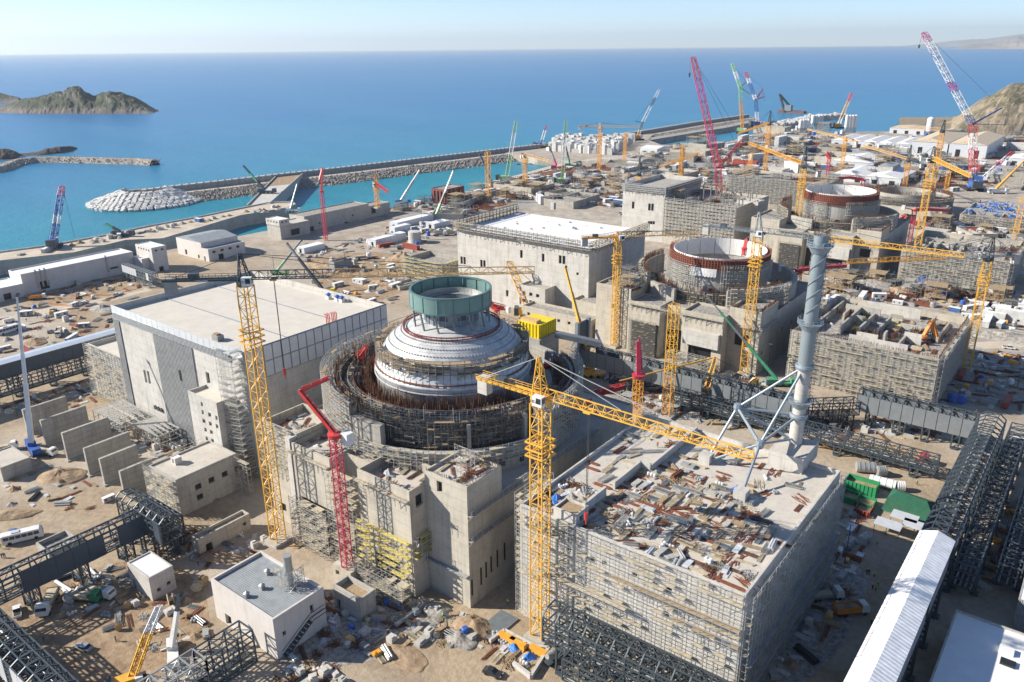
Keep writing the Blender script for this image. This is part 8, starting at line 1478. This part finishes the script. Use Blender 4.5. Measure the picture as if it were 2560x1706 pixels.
veh('truck', 'mixer', (13, 2150, 470), 50, 'mixer truck left of the second hall', sc=1.2); veh('truck', 'white dump', (13, 2260, 460), 50, 'tan dump truck left of the second hall', sc=1.2); veh('bus', 'white', (13, 1900, 410), 60, 'white bus in the middle yard'); veh('truck', 'white flatbed', (13, 1320, 720), 60, 'flatbed truck with white containers in the middle yard', sc=1.3); veh('car', 'white', (13, 1200, 730), 60, 'white car beside the flatbed truck')
veh('truck', 'mixer', (7, 1490, 1400), 80, 'mixer truck under the large pipe gallery', sc=.9); veh('truck', 'white flatbed', (8, 1000, 1000), 45, 'truck in the shade beside the chimney building'); veh('truck', 'orange dump', (8, 1170, 1100), 45, 'yellow bedded truck in the shaded street'); veh('van', 'white', (5, 2290, 1480), 30, 'white and red van at the right edge'); veh('truck', 'orange dump', (5, 1060, 590), 20, 'yellow truck left of the second auxiliary cell walls', 0.03); veh('pickup', 'white', (11, 1950, 1420), 10, 'white pickup on the pale road'); veh('truck', 'white dump', (11, 1750, 985), 0, 'dump truck on the pale road', sc=1.2)
q = random.Random(99); cols = list(VP['car'])
for k in range(46):
    n, x, y = q.choice(((2, q.uniform(2050, 2350), q.uniform(1090, 1240)), (2, q.uniform(600, 1050), q.uniform(900, 980)), (1, q.uniform(1100, 1750), q.uniform(1120, 1330)), (13, q.uniform(700, 1000), q.uniform(560, 660))))
    p = W(n, x, y, 0)
    if free(p.x, p.y, 0, 2.5): kd = q.choice(('car', 'car', 'pickup', 'truck')); c_ = q.choice(list(VP[kd])); o = veh(kd, c_, (n, x, y), q.choice((0, 90)) + q.uniform(-8, 8), 'tiny parked %s in the distant yards' % ('%s %s' % (c_, kd) if kd != 'truck' else c_ + (' truck' if 'mixer' not in c_ else ' lorry')), sc=1.15)
# ---- people
def person_mesh(name, vest, lean=0.0, stride=.16, arm=.25):
    J = {'p': (0, 0, .93), 'b': (0, 0, 1.15), 'c': (lean*.5, 0, 1.38), 'n': (lean, 0, 1.52), 'h': (lean*1.2, 0, 1.66), 't': (lean*1.2, 0, 1.78), 'lh': (.0, .1, .9), 'lk': (stride*.7, .11, .49), 'la': (stride, .11, .09), 'lf': (stride + .16, .12, .04), 'rh': (0, -.1, .9), 'rk': (-stride*.3, -.11, .49), 'ra': (-stride, -.11, .09), 'rf': (-stride + .16, -.12, .04), 'ls': (lean*.6, .2, 1.4), 'le': (lean*.6 + .02, .27, 1.12), 'lw': (lean*.6 + arm, .26, .92), 'lg': (lean*.6 + arm + .06, .26, .84), 'rs': (lean*.6, -.2, 1.4), 're': (lean*.6 - .03, -.27, 1.12), 'rw': (lean*.6 + arm*.4, -.27, .88), 'rg': (lean*.6 + arm*.5, -.27, .79)}
    E_ = 'p-b b-c c-n n-h h-t p-lh lh-lk lk-la la-lf p-rh rh-rk rk-ra ra-rf c-ls ls-le le-lw lw-lg c-rs rs-re re-rw rw-rg'.split(); rad = dict(p=.15, b=.14, c=.165, n=.06, h=.105, t=.09, lh=.1, lk=.07, la=.05, lf=.045, ls=.075, le=.05, lw=.04, lg=.045)
    keys = list(J); me_ = bpy.data.meshes.new(name); me_.from_pydata([J[k] for k in keys], [tuple(keys.index(a) for a in e.split('-')) for e in E_], []); o = bpy.data.objects.new(name, me_); COL.objects.link(o); o.modifiers.new('skin', 'SKIN')
    for i, k in enumerate(keys): r_ = rad.get(k, rad.get('l' + k[1:], .06)); me_.skin_vertices[0].data[i].radius = (r_, r_ * (1.25 if k in 'pbc' else 1))
    me_.skin_vertices[0].data[0].use_root = True; o.modifiers.new('sub', 'SUBSURF').levels = 1
    dg_ = bpy.context.evaluated_depsgraph_get(); out_ = bpy.data.meshes.new_from_object(o.evaluated_get(dg_)); bpy.data.objects.remove(o); out_.name = name
    out_.materials.clear()
    for mt in ('cloth_dark', vest, 'skin', 'helmet'): out_.materials.append(M(mt))
    for f in out_.polygons: z = f.center.z; f.material_index = 3 if z > 1.71 else 2 if z > 1.5 or (z < .9 and abs(f.center.y) > .2) else 1 if z > .95 else 0
    return out_
PM = [person_mesh('person', 'vest_orange'), person_mesh('person', 'vest_lime', .04, .2, .3), person_mesh('person', 'cloth_dark', .0, .05, .1), person_mesh('person', 'vest_orange', .28, .08, .35)]
def people(where, px, z, seed, kinds=(0, 1, 2, 3)):
    q = random.Random(seed)
    for i, (n, x, y) in enumerate(px):
        p = W(n, x, y, z); k = q.choice(kinds); o = bpy.data.objects.new('person', PM[k]); COL.objects.link(o); o.location = (p.x, p.y, z + .03); o.rotation_euler = (0, 0, q.uniform(0, 6.28)); tag(o, ('worker in an orange vest', 'worker in a lime vest', 'worker in dark clothes', 'worker in an orange vest stooping')[k] + ' ' + where, 'person', 'workers ' + where)
people('on the shaded street beside the chimney building', [(8, 1170, 560), (8, 1340, 635), (8, 1270, 835), (8, 1285, 835), (8, 1320, 850), (8, 1345, 910), (8, 1308, 940), (8, 1330, 945), (8, 1300, 1180), (8, 1310, 1185), (8, 1610, 225), (8, 730, 1390)], 0, 1, (1, 2, 2))
people('on the sand at the left edge', [(6, 8, 660), (6, 15, 725), (6, 28, 720), (6, 38, 722), (6, 440, 1370), (6, 300, 1290), (6, 790, 1290), (6, 1350, 775), (6, 205, 1010), (3, 255, 635), (3, 278, 632), (3, 285, 705), (3, 180, 660)], 0, 2, (1, 2, 2))
people('on the second auxiliary building', [(11, 735, 1030), (11, 745, 1035), (11, 790, 1048), (11, 870, 1055), (11, 1200, 1355), (11, 1125, 1375), (11, 1140, 1378), (11, 1160, 1380), (11, 1440, 1385), (11, 1480, 1320), (11, 1030, 1195), (11, 700, 1000)], 18.05, 3, (0, 0, 3))
people('in the right hand yard', [(5, 2035, 960), (5, 2045, 975), (5, 2010, 1010), (5, 2090, 1030), (5, 2100, 1028), (5, 2000, 1050), (5, 2110, 980), (5, 2050, 1095), (5, 2055, 1140), (5, 2000, 1285)], 0, 4, (0, 0, 2))
people('on the third auxiliary building', [(11, 1720, 625), (11, 1735, 628), (11, 1840, 645), (11, 1910, 620), (11, 1975, 655), (11, 1990, 650), (11, 1950, 625)], 16.05, 5, (0, 3))
people('at the foot of the reactor building', [(7, 465, 1180), (7, 490, 1165), (7, 700, 1130), (7, 330, 1250), (7, 1000, 1250), (7, 1140, 1040)], 0, 6, (1, 2))
people('on the chimney building roof', [(8, 200, 260), (7, 2170, 560), (17, 1140, 215), (17, 1300, 225), (17, 1160, 900)], RZ, 7, (0, 2))
# lettering on cranes and ring
def lettering(txt, loc, xdir, up, size, mat, parent):
    cu = bpy.data.curves.new('lettering', 'FONT'); cu.body = txt; cu.size = size; cu.align_x = 'CENTER'; cu.align_y = 'CENTER'; cu.extrude = .02
    o = bpy.data.objects.new('tmp', cu); COL.objects.link(o); me_ = bpy.data.meshes.new_from_object(o.evaluated_get(bpy.context.evaluated_depsgraph_get())); bpy.data.objects.remove(o)
    me_.materials.clear(); me_.materials.append(M(mat)); o = bpy.data.objects.new('lettering', me_); COL.objects.link(o); x = Vector(xdir).normalized(); u = Vector(up); z = x.cross(u); mt = Matrix((x, u, z)).transposed().to_4x4(); o.parent = parent; o.matrix_local = Matrix.Translation(Vector(loc) - parent.location) @ mt
for cr_o, js_, cjc in ((c1, (9, 1228, 627), 'panel_white'), (c2_, (9, 1730, 1057), 'paint_black')):
    cab_ = [o for o in cr_o.children if o.name.startswith('cab')][0]; vv = [cr_o.location + v.co for v in cab_.data.vertices]; cc = sum(vv, Vector()) / 8; zj = cc.z + .1; tp = W(*js_, zj); d = Vector((tp.x - cc.x, tp.y - cc.y, 0)).normalized(); s_ = Vector((d.y, -d.x, 0))
    lettering('EC-H', cc + s_*.78 - d*.55, d, (0, 0, 1), .85, 'paint_black', cr_o)
    root = Vector((cr_o.location.x, cr_o.location.y, zj)); lettering('LIEBHERR', root + s_*1.14 - d*10, d, (0, 0, 1), .75, cjc, cr_o)
av = math.atan2(-CXY[1], -CXY[0]) + math.pi; u_ = Vector((math.cos(av), math.sin(av), 0)); lettering('15', CR + u_*11.1 + Vector((0, 0, 65.2)), (-u_.y * -1, u_.x * -1, 0), (0, 0, 1), .9, 'paint_white', cl)
# the patterns the copies were made from are not part of the place
for o_ in CAB + [v for d_ in VP.values() for v in d_.values()]:
    for c_ in list(o_.children): bpy.data.objects.remove(c_)
    bpy.data.objects.remove(o_)
